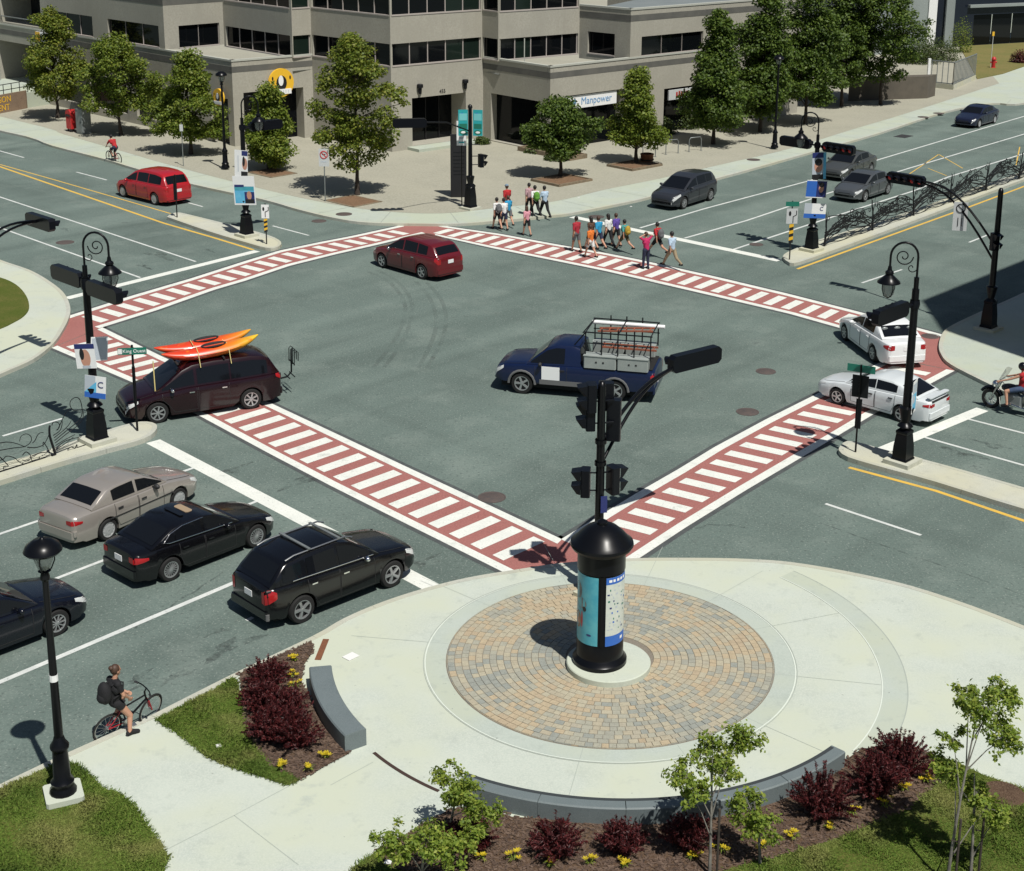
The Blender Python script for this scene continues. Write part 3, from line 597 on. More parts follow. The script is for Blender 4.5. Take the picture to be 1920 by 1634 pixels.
wall_face(bld, LW0, uL, 5.6, 10, [(a, b, 5.68, 7.12) for a, b in lw]+[(17, 23.4, 5.75, 8.1, 2.5), (8, 15.8, 5.75, 8.1, 2.5)])
for a, b in lw: windows(bld, LW0, uL, a, b, 5.68, 7.12, 3, .15, .03)
for a, b in ((17, 23.4), (8, 15.8)): quad_on(LW0, uL, a, b, 5.75, 8.1, -2.5, .03).obj('window', 'inside_shade', bld); MB().tube([(*(V2(LW0)+Ld*a), 6.2), (*(V2(LW0)+Ld*b), 6.2)], .04).obj('rail', 'grey_metal', bld)  # near-black sheets painted as the shade inside the open parking bays
wall_face(bld, uL, u1, 5.6, 10, [(1.15, 4.5, 5.62, 7.1)]); windows(bld, uL, u1, 1.15, 4.5, 5.62, 7.1, 2, .15, .02)
for a, b in ((LW0, uL), (uL, u1)): band(bld, a, b, 8.5, 8.95)
wall_face(bld, u6, u8, 5.2, 8.75, [(0.75, 3.1, 5.6, 7.05)]); windows(bld, u6, u8, .75, 3.1, 5.6, 7.05, 1, .15, .02)
wall_face(bld, u8, RW1, 5.6, 8.75, [(1.1, 7.4, 5.5 if False else 5.62, 6.9), (9.2, 16.2, 5.62, 6.85)]); windows(bld, u8, RW1, 1.1, 7.4, 5.62, 6.9, 3, .15, .02); windows(bld, u8, RW1, 9.2, 16.2, 5.62, 6.85, 3, .15, .02)
for a, b in ((u6, u8), (u8, RW1)): band(bld, a, b, 7.95, 8.35); band(bld, a, b, 8.68, 8.8, .04, 'flashing', 'coping', .04, .3)
mb = MB(); mb.sheet([u8, RW1, (10, 124), u6], 8.3); mb.obj('roof', 'roof_gravel', bld)
wall_face(bld, RW1, tuple(V2(RW1)+Vector((-14, 14))), GZ, 8.75)
mb = MB(); P0 = V2(RW1)+Vector((.3, .3))
for c, d in (((-2.5, 96.0), (-2.4, 96.1)),): mb.box((c[0], c[1], 6.2), (.06, .06, 1.6), 0)
mb.obj('drain_pipe', 'flashing', bld)
# lamps, number and sign fixtures at the middle entrance
p, t, n, L = frame2(tC, tR)
for s in (2.15, 5.85):
    a = p+t*s+n*.14; MB().lathe([(0, -.34), (.10, -.30), (.12, .05), (.20, .08), (.20, .26), (.16, .30), (0, .30)], 10, (a.x, a.y, 3.95)).obj('wall_lamp', 'iron_matt', bld, 40)
def on_wall(p0, p1, s, z, out=.02):
    p, t, n, L = frame2(p0, p1); a = p+t*s+n*out
    return Matrix(((t.x, 0, n.x, a.x), (t.y, 0, n.y, a.y), (0, 1, 0, z), (0, 0, 0, 1)))
text('house_number', '455', .34, on_wall(tC, tR, 4.05, 3.62), 'sign_black', bld)
mb = quad_on(tC, tR, 1.2, 6.4, GZ, .32, 1.2, 1.25); mb.obj('step', 'concrete_walk', bld)
# round yellow shop signs and the white lettered fascia: things fixed to the wall
def disc_sign(M, r, label, name='round_sign'):
    o = MB().lathe([(0, .16), (r, .16), (r, 0), (0, 0)], 36, M=M).obj(name, 'sign_yellow', smooth=40); tag(o, label, 'sign')
    e = MB(); e.lathe([(0, .01), (r*.42, .01), (r*.42, 0), (0, 0)], 24, M=M @ Matrix.Translation((0, -.02*r, .161)) @ Matrix.Diagonal((1, 1.25, 1, 1))); e.obj('emblem', 'sign_black', o)
    e = MB(); e.lathe([(0, .01), (r*.25, .01), (r*.25, 0), (0, 0)], 20, M=M @ Matrix.Translation((-.05*r, .15*r, .172)) @ Matrix.Diagonal((.8, 1.45, 1, 1))); e.obj('emblem', 'white_plate', o)
    e = MB(); e.box((0, -.62*r, .19), (1.5*r, .36*r, .04)); e2 = MB(); e2.add(e.v, e.f, 0, M); e2.obj('name_strip', 'white_plate', o)
    for a in (25, 155):
        e = MB(); e.ell((.78*r*math.cos(R(a)), .78*r*math.sin(R(a)), .165), (.07*r, .15*r, .012), 10, 6, M=M); e.obj('emblem', 'sign_black', o)
    for q in range(6): e = MB(); e.box((-.5*r+.2*r*q, -.62*r, .212), (.05*r, .2*r, .006), M=M); e.obj('print', 'poster_grey', o)
    return o
disc_sign(on_wall(cL, dR, 3.45, 3.95, .05), .92, 'round yellow shop sign above the dark corner doorway')
disc_sign(on_wall(LW0, cL, 46.9, 3.2, .25), .55, 'small round yellow sign on the wall left of the corner', 'round_sign')
fs_ = quad_on(pC, RW1, 1.5, 6.2, 2.72, 3.55, -.1, .12).obj('shop_fascia', 'white_plate'); tag(fs_, 'white fascia sign lettered Manpower over a dark shop window', 'sign')
text('lettering', 'Manpower', .66, on_wall(pC, RW1, 4.3, 3.14, -.085), 'sign_letter' if 'sign_letter' in MATS else (mat('sign_letter', (.16, .33, .55), .5) and 'sign_letter'), fs_, .004)
mb = MB(); mb.ell((0, 0, 0), (.2, .2, .01), 12, 4, M=on_wall(pC, RW1, 2.25, 3.14, -.09)); mb.obj('logo', 'sign_letter', fs_)
rs = quad_on(pC, RW1, 11.2, 13.6, 2.45, 3.12, .1, .1).obj('shop_fascia', 'sign_grey'); tag(rs, 'small grey fascia sign with red lettering behind the street trees', 'sign'); [MB().box((0, 0, 0), (.16, .34+.1*(q % 2), .006), M=on_wall(pC, RW1, 12.0+.26*q, 2.79, .115)).obj('print', 'sign_red', rs) for q in range(5)]
gsn = quad_on(LW0, uL, 22.6, 25.0, 4.75, 5.45, .15, .1).obj('garage_sign', 'white_plate'); tag(gsn, 'white sign with orange end above the parking entrance', 'sign'); quad_on(LW0, uL, 22.6, 23.3, 4.75, 5.45, .16, .02).obj('orange_panel', 'sign_yellow', gsn)
for s in (15.5, 16.1):
    a0 = V2(LW0)+Ld*s; a1 = V2(LW0)+Ld*(s+.0); nn = Vector((Ld.y, -Ld.x)); 
mb = MB(); a0 = V2(LW0)+Ld*23.7; nn = Vector((Ld.y, -Ld.x))
for zz0, zz1 in ((1.0, 4.6), (5.5, 9.5)):
    mb.tube([(*(V2(LW0)+Ld*16.6+nn*.5), zz0), (*(V2(LW0)+Ld*15.6+nn*.1), zz1)], .28, 4)
mb.obj('column', 'flashing', bld)
# raised drive with lettered brick wall at the far left
wl0, wl1 = (-42.96,99.54,0.13), (-39.28,108.80,0.13)
dw = struct(MB().prism([wl0[:2], wl1[:2], (-37.0, 113.5), (-62, 136)], .05, 1.25).obj('raised_drive', 'concrete_walk'))
bw = MB(); bw.prism([(wl0[0], wl0[1]-.25), (wl1[0], wl1[1]-.25), wl1[:2], wl0[:2]], .05, 1.45); bwo = tag(bw.obj('brick_wall', 'brick'), 'low brown wall with yellow letters at the far left', 'wall')
wall2 = ((wl0[0], wl0[1]-.25), (wl1[0], wl1[1]-.25)); L = frame2(*wall2)[3]
text('lettering', 'AISON', .62, on_wall(*wall2, L-1.5, 1.06, .012), 'sign_yellow', bwo, align='RIGHT'); text('lettering', 'EMENT', .62, on_wall(*wall2, L-1.7, .48, .012), 'sign_yellow', bwo, align='RIGHT')
rl = MB(); q0 = V2(wl0)+Vector((0, .3)); q1 = V2(wl1)+Vector((0, .3))
for k in range(13): c = q0.lerp(q1, k/12); rl.tube([(c.x, c.y, 1.25), (c.x, c.y, 2.1)], .03, 5)
for zz in (2.1, 1.7): rl.tube([(q0.x, q0.y, zz), (q1.x, q1.y, zz)], .03, 5)
tag(rl.obj('railing', 'iron_matt'), 'thin dark railing on top of the lettered wall', 'railing')

# ------------------------------------------------------------------ buildings at the far right
mat('panel_grey', (0.25, 0.285, 0.275), .8, var=(.22, .25, .245), vs=.3); mat('dark_glass', (.012, .016, .026), .12, spec=.4)
b2 = empty('glass_building', (0, 0, 0)); tag(b2, 'dark glass building with pale column at the upper right', 'building')
g0, g1, g2 = (31.28,150.62,0.13), (38.26,158.28,0.13), (59.11,169.51,0.13)
wall_face(b2, g0[:2], g1[:2], .1, 16, m='panel_grey')
c0 = V2(g1)+Vector((.3, .2)); MB().box((c0.x, c0.y, 8), (.9, .9, 16), .1).obj('column', 'white_plate', b2); c1 = c0+Vector((2.0, .6)); MB().box((c1.x, c1.y, 8), (.9, .9, 16), .1).obj('column', 'panel_grey', b2); MB().box((c0.x+1.0, c0.y+.6, 8), (1.2, .3, 16), .1).obj('recess_panel', 'dark_glass', b2)
wall_face(b2, tuple(c1+Vector((.5, .2))), g2[:2], .1, 16, [(3, 40, 0.2, 3.4), (3, 40, 5.2, 8.5)], m='dark_glass')
p, t, n, L = frame2(tuple(c1+Vector((.5, .2))), g2[:2])
for a in range(3, 40, 3): quad_on(tuple(p), g2[:2], a, a+2.9, .2, 3.4, -.3, .03).obj('window', 'window_glass', b2); quad_on(tuple(p), g2[:2], a, a+2.9, 5.2, 8.5, -.3, .03).obj('window', 'window_glass', b2)
quad_on(tuple(p), g2[:2], 2, L, 4.2, 4.5, .4, .6).obj('canopy', 'panel_grey', b2)
b3 = empty('dark_building', (0, 0, 0)); tag(b3, 'dark building front painted as the shadowed gap between the office block and the trees', 'building')  # dark front added for the shadowed gap; its shade is in the colour
wall_face(b3, tuple(V2(RW1)+Vector((-6, 6))), g0[:2], .1, 14, [(1.5, 18, 0.3, 3.6), (1.5, 18, 5, 8)], m='dark_glass')
for a, b_ in ((.3, 3.6), (5, 8)): quad_on(tuple(V2(RW1)+Vector((-6, 6))), g0[:2], 1.5, 18, a, b_, -.3, .03).obj('window', 'window_glass', b3)
# building out of frame to the right whose shadow lies over the right-hand corner
ofs = Vector((0.30, -0.48))*24.0
sh = [V2((15.17,60.20,0)), V2((14.93,55.56,0)), V2((16.16,54.57,0)), V2((17.38,53.16,0)), V2((19.08,50.57,0))]; far_ = [V2((27.31,73.86,0)), V2((15.17,60.20,0))]
ob = [tuple(p+ofs) for p in sh]+[(42, 24)]+[(75, 60)]+[tuple(V2((27.31,73.86,0))+ofs)]
bo = MB().prism(ob, 0, 24).obj('corner_tower', 'wall_concrete'); tag(bo, 'tall concrete building beside the right-hand corner casting its shadow on the footway', 'building')

# ------------------------------------------------------------------ trees
mat('bark', (0.055, 0.042, 0.033), .95, var=(.035, .028, .023), vs=6, bump=.6, bs=20)
mat('bark_pale', (0.20, 0.19, 0.165), .9, var=(.12, .11, .095), vs=8)
def leafmat(name, cols, trans=0.25):
    m = mat(name, cols[1], .55, island=cols, spec=.35)
    b = m.node_tree.nodes['Principled BSDF']
    try: b.inputs['Subsurface Weight'].default_value = 0
    except Exception: pass
    n = m.node_tree.nodes; l = m.node_tree.links; tr = n.new('ShaderNodeBsdfTranslucent'); mx = n.new('ShaderNodeMixShader'); mx.inputs[0].default_value = trans
    src = b.inputs['Base Color'].links[0].from_socket; l.new(src, tr.inputs[0]); l.new(b.outputs[0], mx.inputs[1]); l.new(tr.outputs[0], mx.inputs[2])
    l.new(mx.outputs[0], n['Material Output'].inputs[0]); return m
leafmat('leaf_maple', [(.065, .110, .013), (.13, .185, .022), (.205, .26, .033), (.10, .15, .017), (.27, .295, .045)], .38)
leafmat('leaf_dark', [(.038, .072, .012), (.07, .12, .018), (.115, .175, .024), (.052, .095, .015), (.15, .205, .032)], .35)
leafmat('leaf_yellow', [(.075, .12, .014), (.14, .19, .023), (.225, .26, .035), (.105, .15, .017), (.30, .29, .05)], .38)
leafmat('leaf_sapling', [(.11, .18, .022), (.19, .27, .036), (.29, .36, .055), (.14, .22, .028), (.40, .43, .08)], .45)
leafmat('leaf_red', [(.040, .007, .008), (.07, .011, .012), (.12, .019, .019), (.052, .009, .010), (.026, .006, .008)], .15)
leafmat('leaf_shrub', [(.03, .05, .012), (.05, .08, .015), (.08, .10, .02)], .2)
leafmat('petal_yellow', [(.55, .42, .02), (.66, .52, .03), (.48, .38, .02)], .3)
def leaf_mesh(name, C, N, size, m, asp=.62, rs=None, upbias=.5):
    """C: leaf centres (n,3); one folded diamond-like leaf of two triangles pairs at each"""
    rs = rs or np.random.RandomState(1); n = len(C)
    nr = rs.normal(size=(n, 3)); nr[:, 2] = np.abs(nr[:, 2])+upbias; nr += N*0.8; nr /= np.linalg.norm(nr, axis=1)[:, None]
    a = np.cross(nr, rs.normal(size=(n, 3))); a /= np.linalg.norm(a, axis=1)[:, None]+1e-9; b = np.cross(nr, a)
    s = (size*(0.7+0.6*rs.rand(n)))[:, None]
    v = np.stack([C-a*s*.5, C+b*s*asp*.5-a*s*.05+nr*s*.08, C+a*s*.5, C-b*s*asp*.5-a*s*.05+nr*s*.08], 1).reshape(-1, 3)
    me = bpy.data.meshes.new(name); me.vertices.add(4*n); me.vertices.foreach_set('co', v.astype(np.float32).ravel())
    me.loops.add(4*n); me.loops.foreach_set('vertex_index', np.arange(4*n, dtype=np.int32)); me.polygons.add(n); me.polygons.foreach_set('loop_start', np.arange(n, dtype=np.int32)*4)
    me.materials.append(MATS[m]); me.update(calc_edges=True); me.validate(); return me
def crown_points(rs, h0, h1, rx, n, prof, clumps, cr, lean=(0, 0), hollow=.35):
    C = []; Nn = []
    cl = []; ph0, ph1 = rs.rand(2)*6.28
    while len(cl) < clumps:
        u = rs.rand(); rr = prof(u)*rx
        if rs.rand() > (prof(u)+.12): continue
        a = rs.rand()*2*PI; q = math.sqrt(rs.rand()*(1-hollow)+hollow); rr *= .78+.30*math.sin(2*a+ph0+5*u)+.16*math.sin(5*a-ph1+9*u)+.10*rs.randn(); cl.append((rr*q*math.cos(a), rr*q*math.sin(a), h0+u*(h1-h0), a))
    per = n//clumps
    for (x, y, z, a) in cl:
        c = cr*(0.65+.7*rs.rand()); k = max(6, int(per*(c/cr)**2))
        d = rs.normal(size=(k, 3)); d /= np.linalg.norm(d, axis=1)[:, None]; d *= (rs.rand(k, 1)**.45)*c; d[:, 2] *= .62
        f = (z-h0)/(h1-h0)
        C.append(np.array([x+lean[0]*f, y+lean[1]*f, z])+d); Nn.append(d/c)
    return np.concatenate(C), np.concatenate(Nn), cl
def tree(base, top_h, rx, h0, seed, label, m='leaf_maple', prof=None, n=7000, leaf=.2, clumps=90, cr=.55, trunk_r=.11, lean=(0, 0), group='street trees', name='street_tree'):
    rs = np.random.RandomState(seed); t = empty(name, base); tag(t, label, 'tree', group)
    prof = prof or (lambda u: max(0.05, (1-u)**.62*min(1, .55+u*2.6)))
    C, N, cl = crown_points(rs, h0, top_h, rx, n, prof, clumps, cr, lean)
    tb = MB(); hh = h0+(top_h-h0)*.8; k = 7; pts = [(lean[0]*i/k*.8+.05*rs.randn(), lean[1]*i/k*.8+.05*rs.randn(), hh*i/k) for i in range(k+1)]; pts[0] = (0, 0, -.05)
    tb.tube(pts, [trunk_r*1.5]+[trunk_r*(1-.85*i/k) for i in range(1, k+1)], 8)
    for i in range(0, len(cl), max(1, len(cl)//22)):
        x, y, z, a = cl[i]; z0 = max(h0*.75, z-.9); f = z0/hh
        if f > 1: continue
        s = Vector(pts[min(k, int(f*k))]); s.z = z0; e = Vector((x, y, z)); mid = s.lerp(e, .5)+Vector((0, 0, .12)); tb.tube([s, mid, e], [.045, .03, .012], 5)
    tb.obj('trunk', 'bark', t, 50)
    stuff(link('crown', leaf_mesh('crown', C, N, leaf, m, .7, rs), t))
    return t
oval = lambda u: max(.06, math.sin(PI*min(1, max(0, u*.86+.10)))**.75)
cone = lambda u: max(.05, (1-u)**.8*min(1, .5+u*3.5))
TREES = [
 ((-35.61,104.32,0.13), 7.5, 2.35, 1.7, 'tall yellowing street tree at the far left, beside the red mailbox', 'leaf_yellow', None),
 ((-29.20,97.60,0.13), 6.2, 2.25, 1.5, 'round green street tree behind the cyclist in red', 'leaf_maple', oval),
 ((-22.96,90.96,0.13), 6.1, 2.2, 1.35, 'bushy green street tree left of the lamp post with the ball lantern', 'leaf_maple', None),
 ((-17.25,86.46,0.13), 4.9, 1.55, .75, 'slim street tree in front of the round yellow sign', 'leaf_maple', cone),
 ((-11.12,79.50,0.13), 8.2, 1.95, 1.65, 'tall narrow maple in the middle of the plaza, left of the entrance', 'leaf_yellow', oval),
 ((-0.11,85.18,0.13), 4.5, 1.75, 1.45, 'small dark tree in a square planter near the crossing pedestrians', 'leaf_dark', oval),
 ((4.53,89.70,0.13), 5.6, 1.75, 1.2, 'conical green tree under the white lettered fascia', 'leaf_maple', cone),
 ((9.93,97.09,0.13), 8.6, 2.7, 1.2, 'large dark street tree beside the bicycle racks', 'leaf_dark', cone),
 ((13.67,102.30,0.13), 10.2, 3.0, 1.3, 'large tree just left of the dark lamp post on the right footway', 'leaf_dark', cone),
 ((17.40,106.08,0.13), 11.2, 3.2, 1.5, 'tall dark tree directly behind the far right signal lantern', 'leaf_dark', cone),
 ((21.58,114.98,0.13), 11.5, 3.4, 1.8, 'tall shaded tree in the row toward the grey panel wall', 'leaf_dark', None),
 ((24.83,116.11,0.13), 11.5, 3.5, 2.2, 'last big tree of the right-hand row before the stair railing', 'leaf_dark', oval),
]
for i, (b, th, rx, h0, lab, m, pf) in enumerate(TREES): tree(b, th*(1.03 if i < 5 else 1), rx*(1.22 if i < 5 else (1.08 if i < 7 else .93)), h0-(.15 if i < 5 else 0), 20+i, lab, m, pf, n=20000 if i < 7 else 26000, leaf=.165 if i < 7 else .205, clumps=130 if i < 7 else 190, cr=.58 if i < 7 else .72)

# ------------------------------------------------------------------ vehicles
def paint(name, c, rough=.28, metal=0.0, coat=.7): return mat(name, c, rough, metal, coat=coat, spec=.5)
paint('paint_crimson', (.38, .012, .018)); paint('paint_maroon', (.11, .006, .010), .3); paint('paint_wine', (.012, .002, .004), .22, 0, .3); paint('paint_navy', (.003, .009, .040), .3, 0, .35)
paint('paint_bright', (.72, .74, .74), .3); paint('paint_pearl', (.62, .66, .67), .3); paint('paint_gold', (.42, .385, .345), .28, .5); paint('paint_black', (.003, .003, .004), .22, 0, .35); paint('paint_blackblue', (.003, .004, .009), .22, 0, .4)
paint('paint_graphite', (.035, .038, .045), .3, .3); paint('paint_steel', (.115, .125, .13), .32, .5); paint('paint_greygreen', (.085, .09, .085), .32, .4); paint('paint_ink', (.010, .013, .032), .25)
mat('auto_glass', (.006, .007, .009), .04, spec=.38); mat('tyre', (.010, .010, .010), .85); mat('rim_alloy', (.50, .51, .52), .3, metal=.75); mat('rim_dark', (.03, .03, .03), .6)
mat('hubcap', (.46, .47, .47), .4, metal=.4); mat('plastic', (.02, .02, .021), .6); mat('cladding', (.13, .13, .13), .5); mat('lens_clear', (.55, .57, .56), .12, spec=.7); mat('lens_red', (.35, .012, .015), .15, spec=.7); mat('lens_amber', (.6, .22, .04), .15)
mat('plate_white', (.75, .76, .76), .5); mat('underbody', (.008, .008, .008), .9)
def interp(pts, x):
    if x <= pts[0][0]: return pts[0][1]
    for (a, b), (c, d) in zip(pts[:-1], pts[1:]):
        if x <= c:
            return b+(d-b)*(x-a)/(c-a) if c > a else d
    return pts[-1][1]
WHEELS = {}
def wheel_meshes(r, wd, spokes, style):
    k = (round(r, 3), spokes, style)
    if k in WHEELS: return WHEELS[k]
    X = Matrix.Rotation(-PI/2, 4, 'X')          # wheel axis along +y (outer side)
    ri = r*.68
    t = MB(); t.lathe([(ri, -wd/2), (r*.93, -wd/2), (r, -wd*.32), (r, wd*.32), (r*.93, wd/2), (ri, wd/2), (ri, -wd/2)], 28, M=X)
    rm = MB(); rm.lathe([(ri*1.01, wd*.46), (ri*.93, wd*.44), (ri*.9, wd*.15), (0, wd*.12)], 24, mi=1, M=X)
    rm.lathe([(ri*1.01, wd*.5), (ri*.90, wd*.48), (ri*.88, wd*.3), (ri*1.0, wd*.3)], 24, mi=0, M=X)
    rm.lathe([(ri*.24, wd*.2), (ri*.24, wd*.46), (ri*.12, wd*.5), (0, wd*.5)], 12, mi=0, M=X)
    if style == 'cap': rm.lathe([(ri*.9, wd*.40), (ri*.6, wd*.50), (ri*.25, wd*.47)], 24, mi=0, M=X)
    w2 = {5: .28, 6: .24, 7: .2, 10: .12, 16: .07}.get(spokes, .2)
    for s in range(spokes):
        M = X @ Matrix.Rotation(2*PI*s/spokes, 4, 'Z'); a, b = ri*.18, ri*.92
        rm.add([(a, -w2*ri*.5, wd*.28), (b, -w2*ri*.62, wd*.30), (b, w2*ri*.62, wd*.30), (a, w2*ri*.5, wd*.28), (a, -w2*ri*.4, wd*.48), (b, -w2*ri*.5, wd*.47), (b, w2*ri*.5, wd*.47), (a, w2*ri*.4, wd*.48)],
               [(4, 5, 6, 7), (0, 1, 5, 4), (2, 3, 7, 6), (1, 2, 6, 5)], 0, M)
    WHEELS[k] = (t.mesh('tyre', 'tyre', 40), rm.mesh('rim', ['rim_alloy' if style != 'cap' else 'hubcap', 'rim_dark'], 35)); return WHEELS[k]
def car(name, F, Rr, side, label, body, L, W, wb, fo, deck, roof, cat='car', plan=None, r=.315, spokes=5, style='alloy', zl=.20, tumble=.30, doors=(), panes=(), lights=None, screens=None, group=None,
        trim=None, tail=(.10, .15, .10, .78), head=(.18, .17, .07, .66), belt_glass=.03, glass_hi=.84, mirror=True, plate=True, seat=None, k_=1.0):
    """F,Rr: ground points below the front and rear wheel on the seen side; s runs from nose (0) to tail (L)"""
    F, Rr = V2(F), V2(Rr); d = (F-Rr).normalized(); left = Vector((-d.y, d.x)); mid = (F+Rr)/2
    c = mid-left*(W/2-.11)*k_*(1 if side == 'L' else -1)
    t = empty(name, (c.x, c.y, 0), math.atan2(d.y, d.x)); t.scale = (k_, k_, k_); tag(t, label, cat, group)
    X = lambda s: fo+wb/2-s
    plan = plan or [(0, .66), (.06, .76), (.2, .875), (.5, .955), (1.0, .99), (1.6, 1), (L-1.4, 1), (L-.6, .965), (L-.2, .90), (L-.05, .82), (L, .72)]
    hw = lambda s: W/2*interp(plan, s)
    zt = lambda s: interp(deck, s)
    ws = (fo, fo+wb); Ra = r+.055
    def low(s):
        z = zl+(.05 if s < .25 or s > L-.3 else 0)
        for q in ws:
            if abs(s-q) < Ra: z = max(z, r+math.sqrt(Ra*Ra-(s-q)**2))
        return z
    def sec(s):
        h, zb, z = hw(s), low(s), zt(s); zb = min(zb, z-.06)
        sh = min(.10, (z-zb)*.4)
        return [(0, zb), (h-.14, zb), (h-.03, zb+.004), (h-.012, max(zb+.01, min(.36, z-.03))), (h, max(zb+.015, min(.55, z-.02))), (h-.006, max(zb+.02, z-sh*1.6)), (h-.045, z-sh*.55), (h-.12, z-sh*.12), (h*.55, z+.012), (0, z+.02)]
    st = sorted({0, .02, .05, .1, .16, .24, .34, .46, L-.46, L-.34, L-.24, L-.16, L-.1, L-.05, L-.02, L}|{p[0] for p in deck if 0 <= p[0] <= L}|{.6+.2*i for i in range(int((L-1.2)/.2)+1)}|{q+Ra*math.cos(PI*i/14) for q in ws for i in range(15)})
    st = [s for s in st if 0 <= s <= L]
    st = [s for i, s in enumerate(st) if i == 0 or s-st[i-1] > .004]
    mb = MB(); vs = []; fs = []; k = 10; nn = 2*k-2
    for s in st:
        q = sec(s); vs += [(X(s), y, z) for y, z in q]+[(X(s), -y, z) for y, z in q[-2:0:-1]]
    for i in range(len(st)-1):
        for j in range(nn): j2 = (j+1) % nn; fs.append((i*nn+j, (i+1)*nn+j, (i+1)*nn+j2, i*nn+j2))
    fs += [tuple(range(nn)), tuple((len(st)-1)*nn+j for j in range(nn-1, -1, -1))]
    mb.add(vs, fs)
    # cabin shell
    sr = []
    for (a, b), (c_, d_) in zip(roof[:-1], roof[1:]):
        m_ = max(2, int(abs(c_-a)/.12)); sr += [(a+(c_-a)*i/m_, b+(d_-b)*i/m_) for i in range(m_)]
    sr.append(roof[-1])
    def cab(s, zr):
        zb = zt(s)-.02; hb = hw(s)-.085; H = max(0.0, zr-zb); tp = max(.2, hb-tumble*H); return zb, hb, H, tp
    def csec(s, zr):
        zb, hb, H, tp = cab(s, zr); y86 = hb-(hb-tp)*.86
        return [(hb, zb), (hb-(hb-tp)*.45, zb+H*.45), (y86, zb+H*.86), (tp-.02, zb+H*.965), (tp*.72, zb+H+.012), (0, zb+H+.022)]
    vs = []; fs = []; k = 6; nn = 2*k-1
    for s, z in sr:
        q = csec(s, z); vs += [(X(s), y, zz) for y, zz in q]+[(X(s), -y, zz) for y, zz in q[-2::-1]]
    for i in range(len(sr)-1): fs += [(i*nn+j, (i+1)*nn+j, (i+1)*nn+j+1, i*nn+j+1) for j in range(nn-1)]
    mb.add(vs, fs)
    bo = mb.obj('body', body, t, 38)
    me = bo.data; bm = bmesh.new(); bm.from_mesh(me); bmesh.ops.recalc_face_normals(bm, faces=bm.faces); bm.to_mesh(me); bm.free(); me.set_sharp_from_angle(angle=R(38))
    MB().box((X(L/2), 0, .36), (L-.5, W-.42, .30)).obj('underbody', 'underbody', t)
    zr_at = lambda s: interp(sr, s)
    def side_pane(s0, s1, sg, nm='side_window'):
        P = []; Q = []; n = max(3, int((s1-s0)/.1))
        for i in range(n+1):
            s = s0+(s1-s0)*i/n; zb, hb, H, tp = cab(s, zr_at(s)); lo, hi = belt_glass+.03, H*glass_hi
            if hi < lo+.02: continue
            f = lambda z: (hb-(hb-tp)*(z/H))+.007 if H > 0 else hb
            P.append((X(s), sg*f(lo), zb+lo)); Q.append((X(s), sg*f(hi), zb+hi))
        if len(P) < 2: return
        m_ = MB(); n = len(P); m_.add(P+Q, [(i, i+1, n+i+1, n+i) if sg < 0 else (i, n+i, n+i+1, i+1) for i in range(n-1)]); m_.obj(nm, 'auto_glass', t)
    for a, b in panes:
        for sg in (1, -1): side_pane(a, b, sg)
    def top_pane(s0, s1, nm, inset=.90):
        n = 8; m_ = MB(); vs = []; kk = 9; sl = [q for q in sr if s0-1e-6 <= q[0] <= s1+1e-6]
        sl = [(s0+(s1-s0)*i/n, zr_at(s0+(s1-s0)*i/n)) for i in range(n+1)]
        up = 1 if sl[-1][1] > sl[0][1] else -1
        for s, z in sl:
            q = csec(s, z); tpw = q[3][0]
            for j in range(kk):
                y = (-1+2*j/(kk-1))*tpw*inset; ay = abs(y); zz = q[5][1] if ay < 1e-6 else interp(sorted([(p[0], p[1]) for p in q[3:]]), ay)
                vs.append((X(s)+up*.006, y, zz+.009))
        m_.add(vs, [(i*kk+j, i*kk+j+1, (i+1)*kk+j+1, (i+1)*kk+j) for i in range(n) for j in range(kk-1)]); m_.obj(nm, 'auto_glass', t, 60)
    if screens:
        top_pane(*screens[0], 'windshield'); 
        if len(screens) > 1 and screens[1]: top_pane(*screens[1], 'rear_window', .88)
    # doors: panels standing a few millimetres proud, with handles
    def side_y(s, z):
        q = sec(s)[2:8]; return interp([(b, a) for a, b in q], z)
    for a, b in doors:
        for sg in (1, -1):
            m_ = MB(); vs = []; nz = 6; ns = 8
            for i in range(ns+1):
                s = a+(b-a)*i/ns; z0 = max(low(s)+.05, .30); z1 = zt(s)-.05
                for j in range(nz+1): z = z0+(z1-z0)*j/nz; vs.append((X(s), sg*(side_y(s, z)+.005), z))
            m_.add(vs, [(i*(nz+1)+j, (i+1)*(nz+1)+j, (i+1)*(nz+1)+j+1, i*(nz+1)+j+1)[::(-1 if sg < 0 else 1)] for i in range(ns) for j in range(nz)])
            do = m_.obj('door', body, t, 60)
            sm_ = MB()
            for s in (a, b): z0 = max(low(s)+.05, .30); z1 = zt(s)-.05; sm_.tube([(X(s), sg*(side_y(s, z0+(z1-z0)*j/5)+.004), z0+(z1-z0)*j/5) for j in range(6)], .008, 4)
            sm_.tube([(X(a+(b-a)*i/6), sg*(side_y(a+(b-a)*i/6, max(low(a+(b-a)*i/6)+.05, .30))+.004), max(low(a+(b-a)*i/6)+.05, .30)) for i in range(7)], .008, 4); sm_.obj('seam', 'plastic', do)
            s = b-.16; z = zt(s)-.17; MB().box((X(s), sg*(side_y(s, z)+.018), z), (.17, .03, .035), ch=.01).obj('handle', trim or body, do)
